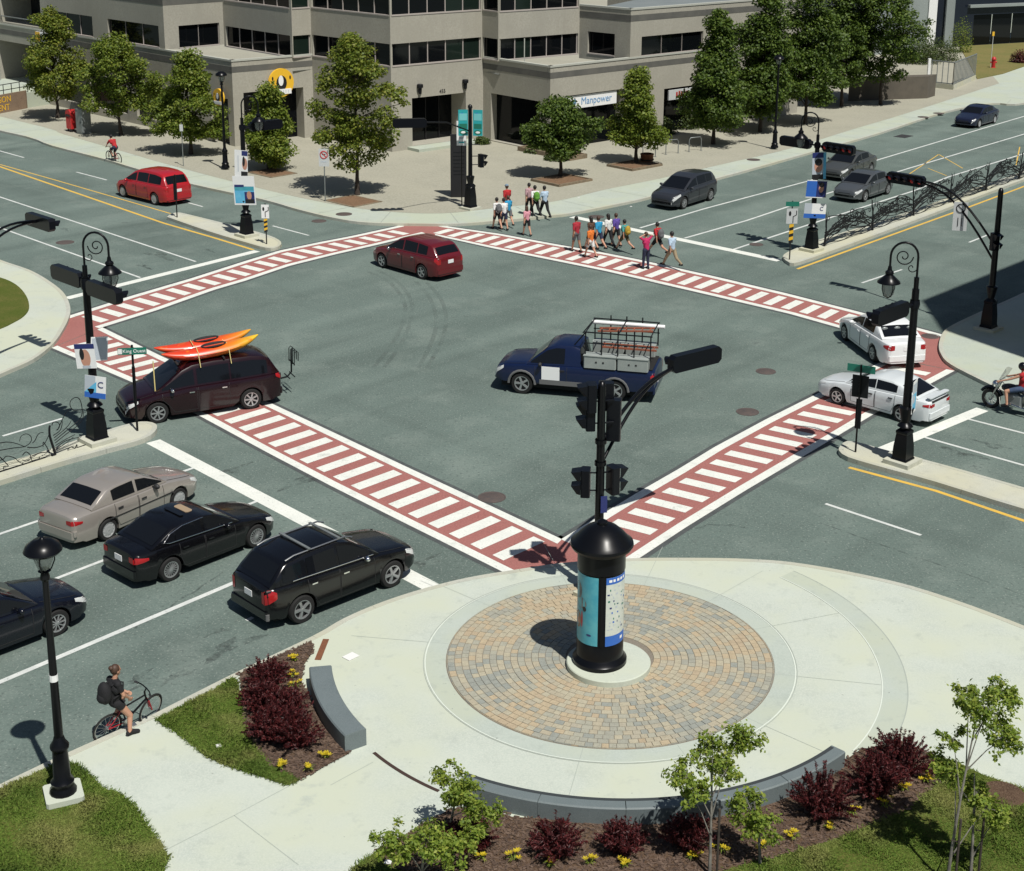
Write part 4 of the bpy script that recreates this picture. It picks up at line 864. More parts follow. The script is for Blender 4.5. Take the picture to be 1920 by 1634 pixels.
    def patch(s0, s1, zf, sg, nm, m, cap=None):
        n = 8; vs = []; k = 4
        for i in range(n+1):
            s = s0+(s1-s0)*i/n; z0, z1 = zf(s, i/n)
            for j in range(k+1): z = z0+(z1-z0)*j/k; vs.append((X(s), sg*(side_y(s, z)+.007), z))
        m_ = MB(); m_.add(vs, [(i*(k+1)+j, (i+1)*(k+1)+j, (i+1)*(k+1)+j+1, i*(k+1)+j+1)[::(-1 if sg < 0 else 1)] for i in range(n) for j in range(k)])
        if cap: (cz0, cz1, cw, cx) = cap; y1 = hw(L-.004)+.003; m_.add([(cx, sg*y1, cz0), (cx, sg*y1, cz1), (cx, sg*(y1-cw), cz1-.02), (cx, sg*(y1-cw), cz0+.02)], [(0, 1, 2, 3)[::(1 if sg > 0 else -1)]])
        return m_.obj(nm, m, t, 60)
    for sg in (1, -1):
        patch(.015, head[0]*2.2, lambda s, f: (max(low(s)+.03, zt(s)-.045-head[2]*2*(1-.55*f)), zt(s)-.04), sg, 'headlight', 'lens_clear')
        patch(L-tail[0]*2.6, L-.004, lambda s, f: (tail[3]-tail[2]*(.35+.65*f), min(tail[3]+tail[2]*(.35+.65*f), zt(s)-.03)), sg, 'taillight', 'lens_red', (tail[3]-tail[2], min(tail[3]+tail[2], zt(L-.03)-.03), tail[1]*.9, X(L)-.006))
        if mirror:
            s = roof[0][0]+.50; z = zt(s)+.04; y = hw(s)+.07; m_ = MB(); m_.ell((X(s), sg*y, z), (.07, .11, .075), 10, 6); m_.tube([(X(s), sg*(y-.16), z-.03), (X(s), sg*y, z-.02)], .025, 5); m_.obj('mirror', trim or body, t, 60)
    sm_ = MB(); sh_ = roof[0][0]-.06
    for sg in (1, -1): sm_.tube([(X(.3+(sh_-.3)*i/6), sg*(hw(.3+(sh_-.3)*i/6)-.15), zt(.3+(sh_-.3)*i/6)+.002) for i in range(7)], .006, 4)
    sm_.obj('hood_seam', 'plastic', t); wp = MB(); zc = zt(roof[0][0])+.05
    for y0 in (.45, -.15): wp.tube([(X(roof[0][0]+.05), y0, zc), (X(roof[0][0]+.16), y0-.42, zc+.04)], .010, 4)
    wp.obj('wiper', 'plastic', t)
    zg = zt(.06); MB().box((X(.035), 0, zg-.14), (.06, W*.42, .10)).obj('grille', 'plastic', t)
    MB().box((X(.03), 0, zl+.14), (.05, W*.5, .08)).obj('air_intake', 'plastic', t)
    MB().box((X(L)+.02, 0, .44), (.10, hw(L-.06)*2-.04, .20), ch=.04).obj('rear_bumper', body, t)
    if plate: z_ = plate if not isinstance(plate, bool) else .72; MB().box((X(L)-.004, 0, z_), (.02, .31, .155)).obj('licence_plate', 'plate_white', t)
    tm, rm = wheel_meshes(r, .20, spokes, style)
    for q in ws:
        for sg in (1, -1):
            w_ = link('wheel', tm, t, (X(q), sg*(W/2-.115), r), (0, 0, 0 if sg > 0 else PI)); w_.name = 'wheel'; link('rim', rm, w_)
    t['X0'] = 0; del t['X0']
    return t, X, hw, zt, zr_at
SED = lambda L, zh=.92, zd=.98: [(0, .46), (.02, .56), (.08, .66), (.3, .73), (1.25, zh), (L-1.1, zd), (L-.55, zd), (L-.12, zd-.02), (L-.03, zd-.05), (L, zd-.12)]
# black suv, black saloon, gold saloon waiting at the near-left stop line
v, X, hw, zt, zr = car('suv', (-4.09,33.51,0), (-5.98,31.64,0), 'R', 'black SUV with roof rails and crossbars waiting at the near stop line', 'paint_black', 4.63, 1.89, 2.774, .93,
    [(0, .5), (.03, .66), (.10, .80), (.35, .90), (1.35, 1.06), (3.6, 1.13), (4.45, 1.12), (4.58, 1.10), (4.63, 1.03)], [(1.3, 1.05), (2.1, 1.58), (2.5, 1.68), (3.4, 1.66), (4.05, 1.56), (4.5, 1.12)], 'car', r=.36, spokes=5, zl=.27,
    doors=((1.5, 2.55), (2.58, 3.5)), panes=((1.5, 2.52), (2.6, 3.45), (3.5, 4.15)), screens=((1.38, 2.06), (4.09, 4.42)), tail=(.10, .12, .22, .93), head=(.2, .16, .09, .78), trim='chrome', plate=.82, k_=.96)
for sg in (1, -1):
    MB().tube([(X(1.95), sg*.60, 1.62), (X(2.15), sg*.60, 1.70), (X(3.7), sg*.60, 1.68), (X(3.95), sg*.60, 1.62)], .022, 6).obj('roof_rail', 'steel', v, 60)
for s in (2.35, 3.25): MB().box((X(s), 0, 1.725), (.07, 1.28, .03)).obj('crossbar', 'grey_metal', v)
for sg in (1, -1): MB().tube([(X(1.5), sg*(hw(1.5)-.075), zt(1.5)+.03), (X(2.6), sg*(hw(2.6)-.075), zt(2.6)+.03), (X(3.9), sg*(hw(3.9)-.075), zt(3.9)+.03)], .012, 5).obj('chrome_strip', 'chrome', v)
MB().box((X(4.6), 0, .40), (.10, 1.6, .16), ch=.03).obj('bumper', 'cladding', v)
v, X, hw, zt, zr = car('saloon_car', (-7.87,35.68,0), (-9.59,33.69,0), 'R', 'black saloon car with open sunroof between the gold saloon and the SUV', 'paint_black', 4.53, 1.82, 2.76, .80, SED(4.53, .94, 1.0),
    [(1.3, .93), (2.0, 1.33), (2.45, 1.42), (3.0, 1.40), (3.35, 1.33), (4.05, 1.0)], doors=((1.5, 2.45), (2.48, 3.25)), panes=((1.5, 2.42), (2.50, 3.30), (3.33, 3.62)), screens=((1.37, 1.96), (3.39, 3.95)), spokes=16, r=.325, trim='paint_black', tail=(.14, .20, .09, .82), plate=.74, k_=.95)
for sg in (1, -1): MB().tube([(X(1.55), sg*(hw(1.55)-.075), zt(1.55)+.03), (X(2.5), sg*(hw(2.5)-.075), zt(2.5)+.03), (X(3.5), sg*(hw(3.5)-.075), zt(3.5)+.03), (X(3.68), sg*(hw(3.6)-.09), zt(3.6)+.07), (X(3.45), sg*(hw(3.4)-.155), zt(3.4)+.24), (X(3.05), sg*(hw(3)-.19), zt(3)+.36), (X(2.4), sg*(hw(2.4)-.195), zt(2.4)+.395)], .010, 5).obj('chrome_strip', 'chrome', v)
mat('tan_trim', (.30, .22, .14), .7); MB().box((X(2.5), 0, 1.438), (.22, .6, .02), ch=.05).obj('sunroof', 'tan_trim', v)
MB().box((X(2.80), 0, 1.45), (.12, .76, .02), ch=.03).obj('sunroof_glass', 'auto_glass', v)
v, X, hw, zt, zr = car('saloon_car', (-10.43,38.16,0), (-11.89,35.87,0), 'R', 'pale gold saloon car waiting nearest the median fence', 'paint_gold', 4.38, 1.68, 2.465, .90, SED(4.38, .92, .97),
    [(1.25, .91), (1.95, 1.30), (2.3, 1.37), (2.95, 1.36), (3.25, 1.30), (3.8, .98)], doors=((1.45, 2.3), (2.33, 3.1)), panes=((1.42, 2.27), (2.36, 3.10)), screens=((1.32, 1.90), (3.29, 3.70)), spokes=10, style='cap', r=.295, trim='plastic', tail=(.10, .20, .07, .78), plate=False)
for sg in (1, -1): MB().box((X(2.2), sg*(.843), .58), (2.2, .02, .035)).obj('side_moulding', 'plastic', v)
MB().box((X(4.33), 0, .50), (.10, 1.46, .14), ch=.03).obj('bumper', 'paint_gold', v)
q = V2((-11.48,30.88,0)); dd = Vector((math.cos(R(48)), math.sin(R(48)))); q2 = q-dd*2.7
car('saloon_car', (q.x, q.y), (q2.x, q2.y), 'R', 'dark blue-black car cut off by the left edge behind the lamp post', 'paint_blackblue', 4.5, 1.78, 2.7, .92, SED(4.5, .93, 1.0), [(1.3, .92), (2.05, 1.34), (2.5, 1.43), (3.1, 1.42), (3.5, 1.34), (4.1, 1.0)],
    doors=((1.5, 2.45), (2.48, 3.3)), panes=((1.5, 2.42), (2.5, 3.4)), screens=((1.37, 2.0), (3.54, 4.0)), spokes=10, r=.315)
# minivans
VAN = lambda L: [(0, .46), (.03, .60), (.10, .72), (.4, .84), (1.05, .98), (2.0, 1.06), (L-.4, 1.10), (L-.08, 1.08), (L-.02, 1.06), (L, .98)]
VROOF = lambda L, H: [(.95, .97), (1.85, H-.18), (2.2, H-.05), (2.9, H), (L-1.0, H-.01), (L-.55, H-.08), (L-.36, H-.18), (L-.07, 1.08)]
v, X, hw, zt, zr = car('minivan', (-23.62,78.79,0), (-21.40,76.89,0), 'L', 'bright red minivan driving away on the far left street', 'paint_crimson', 4.73, 1.95, 2.88, .93, VAN(4.73), VROOF(4.73, 1.72), 'van', doors=((1.15, 2.2), (2.25, 3.25)), panes=((1.05, 2.15), (2.25, 3.2), (3.24, 4.28)),
    screens=((1.02, 1.82), (4.38, 4.62)), spokes=7, style='cap', r=.33, tail=(.07, .10, .22, 1.0), trim='paint_crimson', plate=.80, glass_hi=.80)
v, X, hw, zt, zr = car('minivan', (-12.77,44.65,0), (-10.11,46.06,0), 'L', 'dark maroon minivan carrying two kayaks on its roof across the crosswalk', 'paint_wine', 5.09, 2.0, 3.03, .97, VAN(5.09), VROOF(5.09, 1.76), 'van', doors=((1.15, 2.25), (2.3, 3.3)), panes=((1.05, 2.2), (2.3, 3.35), (3.4, 4.62)),
    screens=((1.02, 1.82), (4.74, 4.98)), spokes=7, style='alloy', r=.345, tail=(.08, .10, .20, 1.05), trim='chrome', plate=False, glass_hi=.80)
vk = v
# small maroon people carrier in the middle of the junction
RON = [(0, .48), (.03, .62), (.10, .74), (.35, .84), (1.15, .98), (2.0, 1.05), (3.6, 1.08), (4.42, 1.08), (4.49, 1.06), (4.53, .98)]
v, X, hw, zt, zr = car('people_carrier', (-7.95,64.51,0), (-5.98,62.61,0), 'L', 'maroon compact people carrier turning across the upper junction', 'paint_maroon', 4.53, 1.82, 2.70, .90, RON, [(1.05, .97), (1.95, 1.52), (2.4, 1.62), (3.3, 1.61), (3.95, 1.54), (4.12, 1.46), (4.44, 1.07)],
    'car', doors=((1.3, 2.3), (2.34, 3.2)), panes=((1.2, 2.28), (2.36, 3.2), (3.26, 3.85)), screens=((1.12, 1.90), (4.14, 4.38)), spokes=5, r=.33, tail=(.07, .10, .22, .98), trim='chrome', plate=.84)
# cars waiting on the far right street
car('people_carrier', (6.39,77.51,0), (8.15,79.93,0), 'L', 'dark grey minivan nearest the kerb on the far right street', 'paint_graphite', 4.58, 1.80, 2.75, .92, RON[:-3]+[(4.46, 1.08), (4.55, 1.06), (4.58, .98)], [(1.0, .96), (2.0, 1.50), (2.5, 1.63), (3.4, 1.63), (4.05, 1.56), (4.2, 1.46), (4.5, 1.07)],
    'car', doors=((1.3, 2.35), (2.4, 3.3)), panes=((1.15, 2.3), (2.4, 3.25), (3.3, 3.95)), screens=((1.1, 1.95), (4.22, 4.44)), spokes=10, r=.33, head=(.28, .2, .09, .74), tail=(.07, .10, .2, .95))
car('saloon_car', (16.49,79.96,0), (18.34,82.29,0), 'L', 'silver-grey saloon car first in the lane beside the iron median fence', 'paint_steel', 4.50, 1.75, 2.70, .90, SED(4.5, .93, 1.0), [(1.05, .90), (1.95, 1.33), (2.4, 1.43), (3.0, 1.42), (3.4, 1.34), (4.05, 1.0)],
    doors=((1.4, 2.4), (2.43, 3.25)), panes=((1.3, 2.36), (2.45, 3.35)), screens=((1.12, 1.9), (3.44, 3.95)), spokes=10, r=.32, head=(.25, .2, .07, .66))
car('saloon_car', (16.70,85.85,0), (18.72,88.61,0), 'L', 'dark silver saloon car behind the lamp pole, one lane further from the fence', 'paint_greygreen', 4.70, 1.80, 2.72, .92, SED(4.7, .94, 1.0), [(1.15, .92), (2.0, 1.34), (2.5, 1.44), (3.1, 1.43), (3.5, 1.35), (4.2, 1.0)],
    doors=((1.4, 2.45), (2.48, 3.3)), panes=((1.4, 2.42), (2.5, 3.42)), screens=((1.22, 1.95), (3.54, 4.1)), spokes=10, r=.32, head=(.25, .2, .07, .66))
car('saloon_car', (29.64,105.98,0), (31.70,108.56,0), 'L', 'dark blue saloon car approaching at the upper right', 'paint_ink', 4.60, 1.76, 2.70, .92, SED(4.6, .93, 1.0), [(1.2, .92), (1.95, 1.32), (2.4, 1.41), (3.1, 1.40), (3.5, 1.32), (4.1, 1.0)],
    doors=((1.45, 2.4), (2.43, 3.25)), panes=((1.42, 2.36), (2.45, 3.35)), screens=((1.27, 1.9), (3.54, 4.0)), spokes=7, style='cap', r=.31)
# white cars on the right crosswalk
v, X, hw, zt, zr = car('saloon_car', (9.36,47.23,0), (11.14,45.60,0), 'L', 'white saloon car with rear spoiler straddling the lower right crosswalk', 'paint_pearl', 4.62, 1.71, 2.60, .98, SED(4.62, .90, .98), [(1.25, .89), (2.0, 1.26), (2.45, 1.36), (3.1, 1.35), (3.4, 1.28), (4.15, .98)],
    doors=((1.55, 2.5), (2.53, 3.3)), panes=((1.48, 2.46), (2.50, 3.32)), screens=((1.32, 1.95), (3.44, 4.05)), spokes=5, r=.305, head=(.2, .24, .05, .64), tail=(.10, .24, .07, .80), trim='plastic', plate=False, k_=.93)
MB().box((X(4.50), 0, 1.07), (.20, 1.30, .03), ch=.05).obj('spoiler', 'paint_pearl', v)
for sg in (1, -1): MB().box((X(4.50), sg*.5, 1.02), (.12, .05, .12)).obj('spoiler_leg', 'paint_pearl', v)
MB().box((X(4.6), 0, .93), (.05, 1.1, .05)).obj('tail_panel', 'plastic', v)
v, X, hw, zt, zr = car('saloon_car', (10.94,54.48,0), (11.50,51.90,0), 'L', 'bright white saloon car turning into the right-hand corner', 'paint_bright', 4.80, 1.82, 2.72, .95, SED(4.8, .95, 1.04), [(1.3, .94), (2.05, 1.37), (2.55, 1.47), (3.2, 1.46), (3.6, 1.38), (4.25, 1.04)],
    doors=((1.55, 2.5), (2.53, 3.35)), panes=((1.5, 2.46), (2.52, 3.5)), screens=((1.37, 2.0), (3.64, 4.15)), spokes=7, r=.325, head=(.25, .2, .07, .70), tail=(.12, .17, .11, .86), trim='paint_bright', plate=.80, k_=.97)
for k in (-.5, 0, .5): MB().ell((X(3.78), k, 1.28), (.05, .14, .10), 8, 6).obj('headrest', 'grey_metal', v, 60)
# kayaks on the dark minivan: things of their own
def kayak(M, L, w_, h, cols, label):
    mb = MB(); n = 26; k = 12; vs = []
    for i in range(n+1):
        u = i/n*2-1; s = max(.02, (1-abs(u)**2.3)); rocker = .20*abs(u)**3; 
        for j in range(k):
            a = 2*PI*j/k; vs.append((u*L/2, w_/2*s**.8*math.cos(a), h/2*(s**.6)*math.sin(a)*(1 if math.sin(a) < 0 else .8)+rocker))
    fs = [(i*k+j, i*k+(j+1) % k, (i+1)*k+(j+1) % k, (i+1)*k+j) for i in range(n) for j in range(k)]
    o = MB().add(vs, fs, 0, M).obj('kayak', cols, smooth=50); tag(o, label, 'kayak')
    c = MB(); c.lathe([(.0, .0), (.9, .0), (1, .35), (.86, .35), (.82, .1), (0, .1)], 18, M=M @ Matrix.Translation((-.1, 0, h*.36)) @ Matrix.Diagonal((.42, w_*.36, .1, 1))); c.obj('cockpit', 'plastic', o, 40)
    return o
def grad(name, a, b, c, ax, lo, hi):
    def ex(n, l, geo, cur, noise, ramp, mix, rgb):
        sp = n.new('ShaderNodeSeparateXYZ'); tc = n.new('ShaderNodeTexCoord'); l.new(tc.outputs['Object'], sp.inputs[0])
        cr = n.new('ShaderNodeValToRGB'); e = cr.color_ramp.elements; e[0].color = (*a, 1); e[1].color = (*c, 1); q = e.new(.5); q.color = (*b, 1)
        l.new(ramp(sp.outputs[0], lo, hi), cr.inputs[0]); return mix(ramp(noise(4, 4).outputs[0], .55, .75), cr.outputs[0], rgb(b))
    return mat(name, a, .35, extra=ex, coat=.2)
def veh_M(t, x, y, z, rz=0, ry=0): return Matrix.Translation(t.location) @ Matrix.Rotation(t.rotation_euler.z, 4, 'Z') @ Matrix.Translation((x, y, z)) @ Matrix.Rotation(rz, 4, 'Z') @ Matrix.Rotation(ry, 4, 'Y')
kx = vk.location.x; grad('kayak_orange', (.72, .50, .03), (.70, .20, .015), (.62, .05, .015), 'x', kx+1.95, kx+.5)
m_ = MATS['kayak_orange']
ka = kayak(veh_M(vk, -.45, .30, 1.98, R(1), R(4)), 3.2, .72, .42, 'kayak_orange', 'orange and yellow kayak on the near side of the minivan roof')
kb = kayak(veh_M(vk, -.38, -.36, 2.0, R(-1), R(4)), 3.2, .68, .42, 'kayak_orange', 'red and orange kayak on the far side of the minivan roof')
for s in (.75, -.75): MB().box((s, 0, 1.80), (.06, 1.5, .04)).obj('roof_bar', 'plastic', vk)
mat('strap', (.6, .5, .2), .7)
for s in (.05, -.95):
    a = MB(); a.tube([(s, .86, 1.62), (s, .62, 2.05), (s, .3, 2.19), (s, 0, 2.12), (s, -.36, 2.2), (s, -.7, 2.02), (s, -.86, 1.62)], .013, 5); a.obj('strap', 'strap', vk)
a = MB(); a.tube([(1.5, .7, .98), (1.48, .55, 1.95)], .02, 5); a.obj('bow_line', 'strap', vk)
# bicycle carrier on its tail
a = MB(); a.tube([(-2.6, 0, .55), (-3.05, 0, .6), (-3.2, 0, .75), (-3.22, 0, 1.55)], .03, 6)
for y in (-.28, -.1, .1, .28): a.tube([(-3.22, y, 1.05), (-3.24, y*1.1, 1.5), (-3.3, y*1.15, 1.56), (-3.36, y*1.1, 1.5), (-3.36, y, 1.2)], .016, 5)
a.tube([(-3.22, -.32, 1.1), (-3.22, .32, 1.1)], .02, 5); a.tube([(-3.05, -.3, .62), (-3.05, .3, .62)], .02, 5); a.tube([(-3.22, -.3, .66), (-3.22, .3, .66)], .02, 5); a.obj('bicycle_carrier', 'iron_matt', vk)
# blue pickup with tool chests and ladder rack
PK = [(0, .52), (.03, .72), (.10, .88), (.35, 1.0), (1.25, 1.08), (2.6, 1.12), (5.35, 1.12), (5.45, 1.11), (5.50, 1.09), (5.52, 1.04)]
pk, X, hw, zt, zr = car('pickup_truck', (-1.33,47.94,0), (1.96,47.24,0), 'L', 'dark blue pickup truck with grey tool chests and ladder rack mid-junction', 'paint_navy', 5.52, 2.0, 3.2, 1.0, PK, [(1.15, 1.06), (1.85, 1.66), (2.15, 1.76), (2.75, 1.76), (2.95, 1.68), (3.02, 1.12)], 'truck', r=.375, zl=.40,
    doors=((1.45, 2.55),), panes=((1.3, 2.45),), screens=((1.22, 1.82), (2.955, 3.01)), spokes=5, tail=(.05, .07, .17, .92), head=(.16, .17, .09, .80), trim='plastic', plate=.6, plan=[(0, .74), (.06, .82), (.25, .93), (.7, .985), (1.2, 1), (5.3, 1), (5.45, .97), (5.52, .93)])
MB().box((X(4.25), 0, 1.145), (2.35, 1.56, .02)).obj('bed_interior', 'underbody', pk)  # flat near-black slab in place of the open bed interior
for sg in (1, -1):
    for a_, b_ in ((3.12, 4.22), (4.26, 5.3)):
        bx_ = MB().box((X((a_+b_)/2), sg*.80, 1.33), (b_-a_, .40, .42), ch=.03).obj('tool_chest', 'chest_grey' if 'chest_grey' in MATS else (mat('chest_grey', (.30, .33, .31), .5, var=(.26, .29, .275), vs=3) and 'chest_grey'), pk)
        for e in (-.12, .12): MB().box((X((a_+b_)/2)+e, sg*1.006, 1.34), (.06, .012, .05)).obj('latch', 'plastic', bx_)
        MB().box((X((a_+b_)/2), sg*.80, 1.548), (b_-a_+.02, .44, .025)).obj('lid', 'chest_grey', bx_)
    MB().box((X(1.0), sg*1.0, .86), (1.0, .03, .05)).obj('arch_trim', 'cladding', pk) if False else None
    MB().box((X(2.6), sg*.985, .50), (2.0, .06, .16), ch=.02).obj('sill_cladding', 'cladding', pk)
    for q in (1.0, 4.2):
        aa = MB(); aa.tube([(X(q)+.46*math.cos(PI*i/10), sg*.985, .375+.46*math.sin(PI*i/10)) for i in range(11)], .045, 6); aa.obj('wheel_arch', 'cladding', pk, 50)
rk = MB(); rt = 2.32
for sg in (1, -1):
    for s in (3.15, 3.7, 4.25, 4.8, 5.35): rk.tube([(X(s), sg*.86, 1.5), (X(s), sg*.84, rt+(.14 if s not in (3.15, 5.35) else 0))], .026, 6)
    rk.tube([(X(3.1), sg*.84, rt), (X(5.4), sg*.84, rt)], .024, 6); rk.tube([(X(2.75), sg*.7, 1.80), (X(3.15), sg*.84, rt)], .022, 6); rk.tube([(X(3.1), sg*.86, 1.95), (X(5.4), sg*.86, 1.95)], .018, 6)
for s in (3.15, 4.25, 5.35): rk.tube([(X(s), -.84, rt), (X(s), .84, rt)], .022, 6)
rk.obj('ladder_rack', 'iron_matt', pk)
mat('ladder_orange', (.34, .10, .05), .6, var=(.22, .08, .05), vs=4)
ld = MB()
for y in (-.25, .12): ld.box((X(4.5), y, 1.62), (1.9, .04, .06))
for k in range(7): ld.box((X(3.65+.28*k), -.06, 1.62), (.03, .36, .03))
ld.add(ld.v, ld.f, 0, Matrix.Translation((0.05, -.2, .42)) @ Matrix.Rotation(R(4), 4, 'Y'))
lo = MB().add(ld.v, ld.f, 0, veh_M(pk, 0, 0, 0)).obj('ladder', 'ladder_orange'); tag(lo, 'pair of orange ladders lying in the pickup rack', 'ladder')
pp = MB(); pp.tube([(X(3.1), -.66, rt-.08), (X(5.6), -.66, rt-.08)], .07, 12, M=veh_M(pk, 0, 0, 0)); tag(pp.obj('pipe', 'white_plate', smooth=50), 'long white pipe slung along the top of the pickup rack', 'pipe')
for sg in (1,): MB().box((X(2.0), sg*1.012, .82), (.62, .012, .46)).obj('door_sign', 'white_plate', pk)

# ------------------------------------------------------------------ signals, lamp posts, signs
mat('lens_off', (.03, .012, .010), .25); mat('lens_lit_red', (.30, .012, .01), .4, emis=(.05, .003, .003))
def signal_head(parent, M, n=5, lit=(), length=1.68, vertical=False):
    """M: local x along the row of lamps, +y the side the lamps face"""
    h = MB(); a = length/2; b = .225
    pr = [(-a, -b*.6), (-a+.1, -b), (a-.1, -b), (a, -b*.6), (a, b*.6), (a-.1, b), (-a+.1, b), (-a, b*.6)]
    h.add([(x, -.13, z) for x, z in pr]+[(x, .10, z) for x, z in pr], [tuple(range(8)), tuple(range(15, 7, -1))]+[(i, 8+i, 8+(i+1) % 8, (i+1) % 8) for i in range(8)], 0, M)
    o = h.obj('signal_head', 'signal_black', parent)
    for i in range(n):
        x = -a+length*(i+.5)/n; v = MB(); r = .125; k = 9; vs = []
        for j in range(k):
            t = R(-20)+R(220)*j/(k-1); ln = .27*(.55+.45*math.sin(max(0, min(PI, t))))
            vs += [(x+r*math.cos(t), .09, r*math.sin(t)), (x+r*1.02*math.cos(t), .09+ln, r*1.02*math.sin(t)-.02)]
        v.add(vs, [(2*j, 2*j+1, 2*j+3, 2*j+2) for j in range(k-1)], 0, M); v.obj('visor', 'signal_black', o)
        e = MB(); e.ell((x, .10, 0), (.105, .03, .105), 12, 6, M=M); e.obj('lamp', 'lens_lit_red' if i in lit else 'lens_off', o, 60)
    return o
def ped_head(parent, M, n=2):
    """upright housing with stacked lenses; +y faces out"""
    h = MB(); H = .34*n; h.box((0, 0, 0), (.34, .22, H), ch=.03, M=M); o = h.obj('signal_box', 'signal_black', parent)
    for i in range(n):
        z = H/2-.34*(i+.5)/1; v = MB()
        v.add([(-.16, .11, z+.15), (.16, .11, z+.15), (.16, .11, z-.10), (-.16, .11, z-.10), (-.15, .34, z+.11), (.15, .34, z+.11), (.13, .20, z-.10), (-.13, .20, z-.10)], [(0, 1, 5, 4), (1, 2, 6, 5), (3, 0, 4, 7)], 0, M); v.obj('visor', 'signal_black', o)
    return o
def MR(loc, ang, rx=0): return Matrix.Translation(loc) @ Matrix.Rotation(ang, 4, 'Z') @ Matrix.Rotation(rx, 4, 'X')
def lantern(parent, c, s=1.0):
    x, y, z = c
    cap = MB(); cap.lathe([(0, .42), (.05, .42), (.07, .30), (.12, .26), (.13, .20), (.10, .17), (.18, .10), (.33, -.04), (.34, -.08), (.24, -.09), (0, -.06)], 16, (x, y, z)); cap.obj('lantern_cap', 'black_iron', parent, 35)
    g = MB(); g.lathe([(.19, -.09), (.20, -.2), (.16, -.42), (.08, -.5), (0, -.5)], 14, (x, y, z)); g.obj('lantern_glass', 'lamp_glass', parent, 60)
    b = MB()
    for k in range(4): a = k*PI/2+.4; b.tube([(x+.21*math.cos(a), y+.21*math.sin(a), z-.08), (x+.22*math.cos(a), y+.22*math.sin(a), z-.25), (x+.15*math.cos(a), y+.15*math.sin(a), z-.46), (x, y, z-.54)], .014, 5)
    b.obj('lantern_cage', 'black_iron', parent)
def scroll(c, u, r0, turns=1.4, a0=0.0, sgn=1, n=26, r1=.12):
    """spiral in the vertical plane holding u"""
    out = []
    for i in range(n+1):
        f = i/n; r = r0*(1-f*(1-r1)); a = a0+sgn*2*PI*turns*f; out.append((c[0]+u[0]*r*math.cos(a), c[1]+u[1]*r*math.cos(a), c[2]+r*math.sin(a)))
    return out
def pedestal(t, base, h=1.05, w_=.46, plinth=True):
    x, y, z = base
    if plinth: MB().box((x, y, z+.06), (.85, .85, .14), R(47)).obj('plinth', 'median', t)
    b = MB(); pr = [(.36, .10), (.36, .16), (.33, .2), (.31, .55), (.25, .95), (.27, .98), (.27, 1.04), (.18, 1.10), (.12, 1.14), (0, 1.14)]
    M = Matrix.Translation((x, y, z)) @ Matrix.Rotation(R(2), 4, 'Z'); vs = []
    b.lathe([(r, zz*h/1.05) for r, zz in pr], 4, M=M); b.obj('base', 'black_iron', t)
    b = MB(); b.lathe([(.24, 1.18), (.20, 1.24), (.13, 1.3), (.22, 1.72), (.22, 1.76), (.12, 1.8)], 14, (x, y, z)); b.obj('collar', 'black_iron', t, 40)
def signal_lamp_post(base, label, arch_dir, head_specs, top=5.55):
    x, y, z = base; t = empty('signal_lamp_post', (0, 0, 0)); tag(t, label, 'lamp post', 'lamp posts carrying horizontal signals'); t.location = (x, y, z); x = y = z = 0
    pedestal(t, (0, 0, 0))
    p = MB(); p.tube([(0, 0, 1.0), (0, 0, top-.35)], [.13, .105], 12); p.tube([(0, 0, top-.4), (0, 0, top)], .075, 10); p.obj('pole', 'black_iron', t, 50)
    u = (math.cos(arch_dir), math.sin(arch_dir)); w_ = .78
    a = MB(); pts = [(0, 0, top-.05), (0, 0, top+.55)]+[(u[0]*w_/2*(1-math.cos(PI*i/12)), u[1]*w_/2*(1-math.cos(PI*i/12)), top+.6+.42*math.sin(PI*i/12)) for i in range(13)]+[(u[0]*w_, u[1]*w_, top+.25)]
    a.tube(pts, .034, 8); a.obj('arch', 'black_iron', t, 60)
    s = MB(); s.tube(scroll((u[0]*w_*.52, u[1]*w_*.52, top+.60), u, .27, 1.5, PI, 1), .018, 6); s.tube(scroll((u[0]*.16, u[1]*.16, top+.28), u, .16, 1.0, PI, 1), .014, 6); s.obj('scroll', 'black_iron', t, 60)
    lantern(t, (u[0]*w_, u[1]*w_, top-.12))
    for off, zz, ang, lit in head_specs:
        uu = (math.cos(ang), math.sin(ang)); c = (uu[0]*off, uu[1]*off)
        br = MB(); br.tube([(0, 0, zz), (c[0]*.5, c[1]*.5, zz)], .045, 6); br.lathe([(.14, -.12), (.16, 0), (.14, .12)], 10, (0, 0, zz)); br.obj('bracket', 'signal_black', t, 40)
        signal_head(t, MR((c[0], c[1], zz), ang if lit != 'back' else ang, 0) @ (Matrix.Identity(4) if lit == 'back' else Matrix.Rotation(PI, 4, 'Z')), 5, (0, 1, 4) if lit == 'red' else ())
    return t
A_, B_ = R(-43), R(47)
pl = signal_lamp_post((-14.07,42.57,0.15), 'signal lamp post on the lower left median, hung with torn posters', R(-8), [(1.0, 5.05, A_+PI, 'x'), (1.05, 4.95, A_, 'back')])
pu = signal_lamp_post((-15.08,69.55,0.15), 'signal lamp post on the upper left median with two tall posters', R(20), [(1.25, 5.25, R(40), 'back')], 5.7)
pr_ = signal_lamp_post((11.79,68.14,0.15), 'signal lamp post on the upper right median showing red lights', R(172), [(1.15, 5.0, A_, 'red'), (1.2, 5.0, A_+PI, 'redb')], 5.5)
plr = signal_lamp_post((10.31,41.69,0.15), 'signal lamp post on the lower right median beside the white cars', R(172), [(1.35, 4.95, B_+PI, 'x')], 5.75)

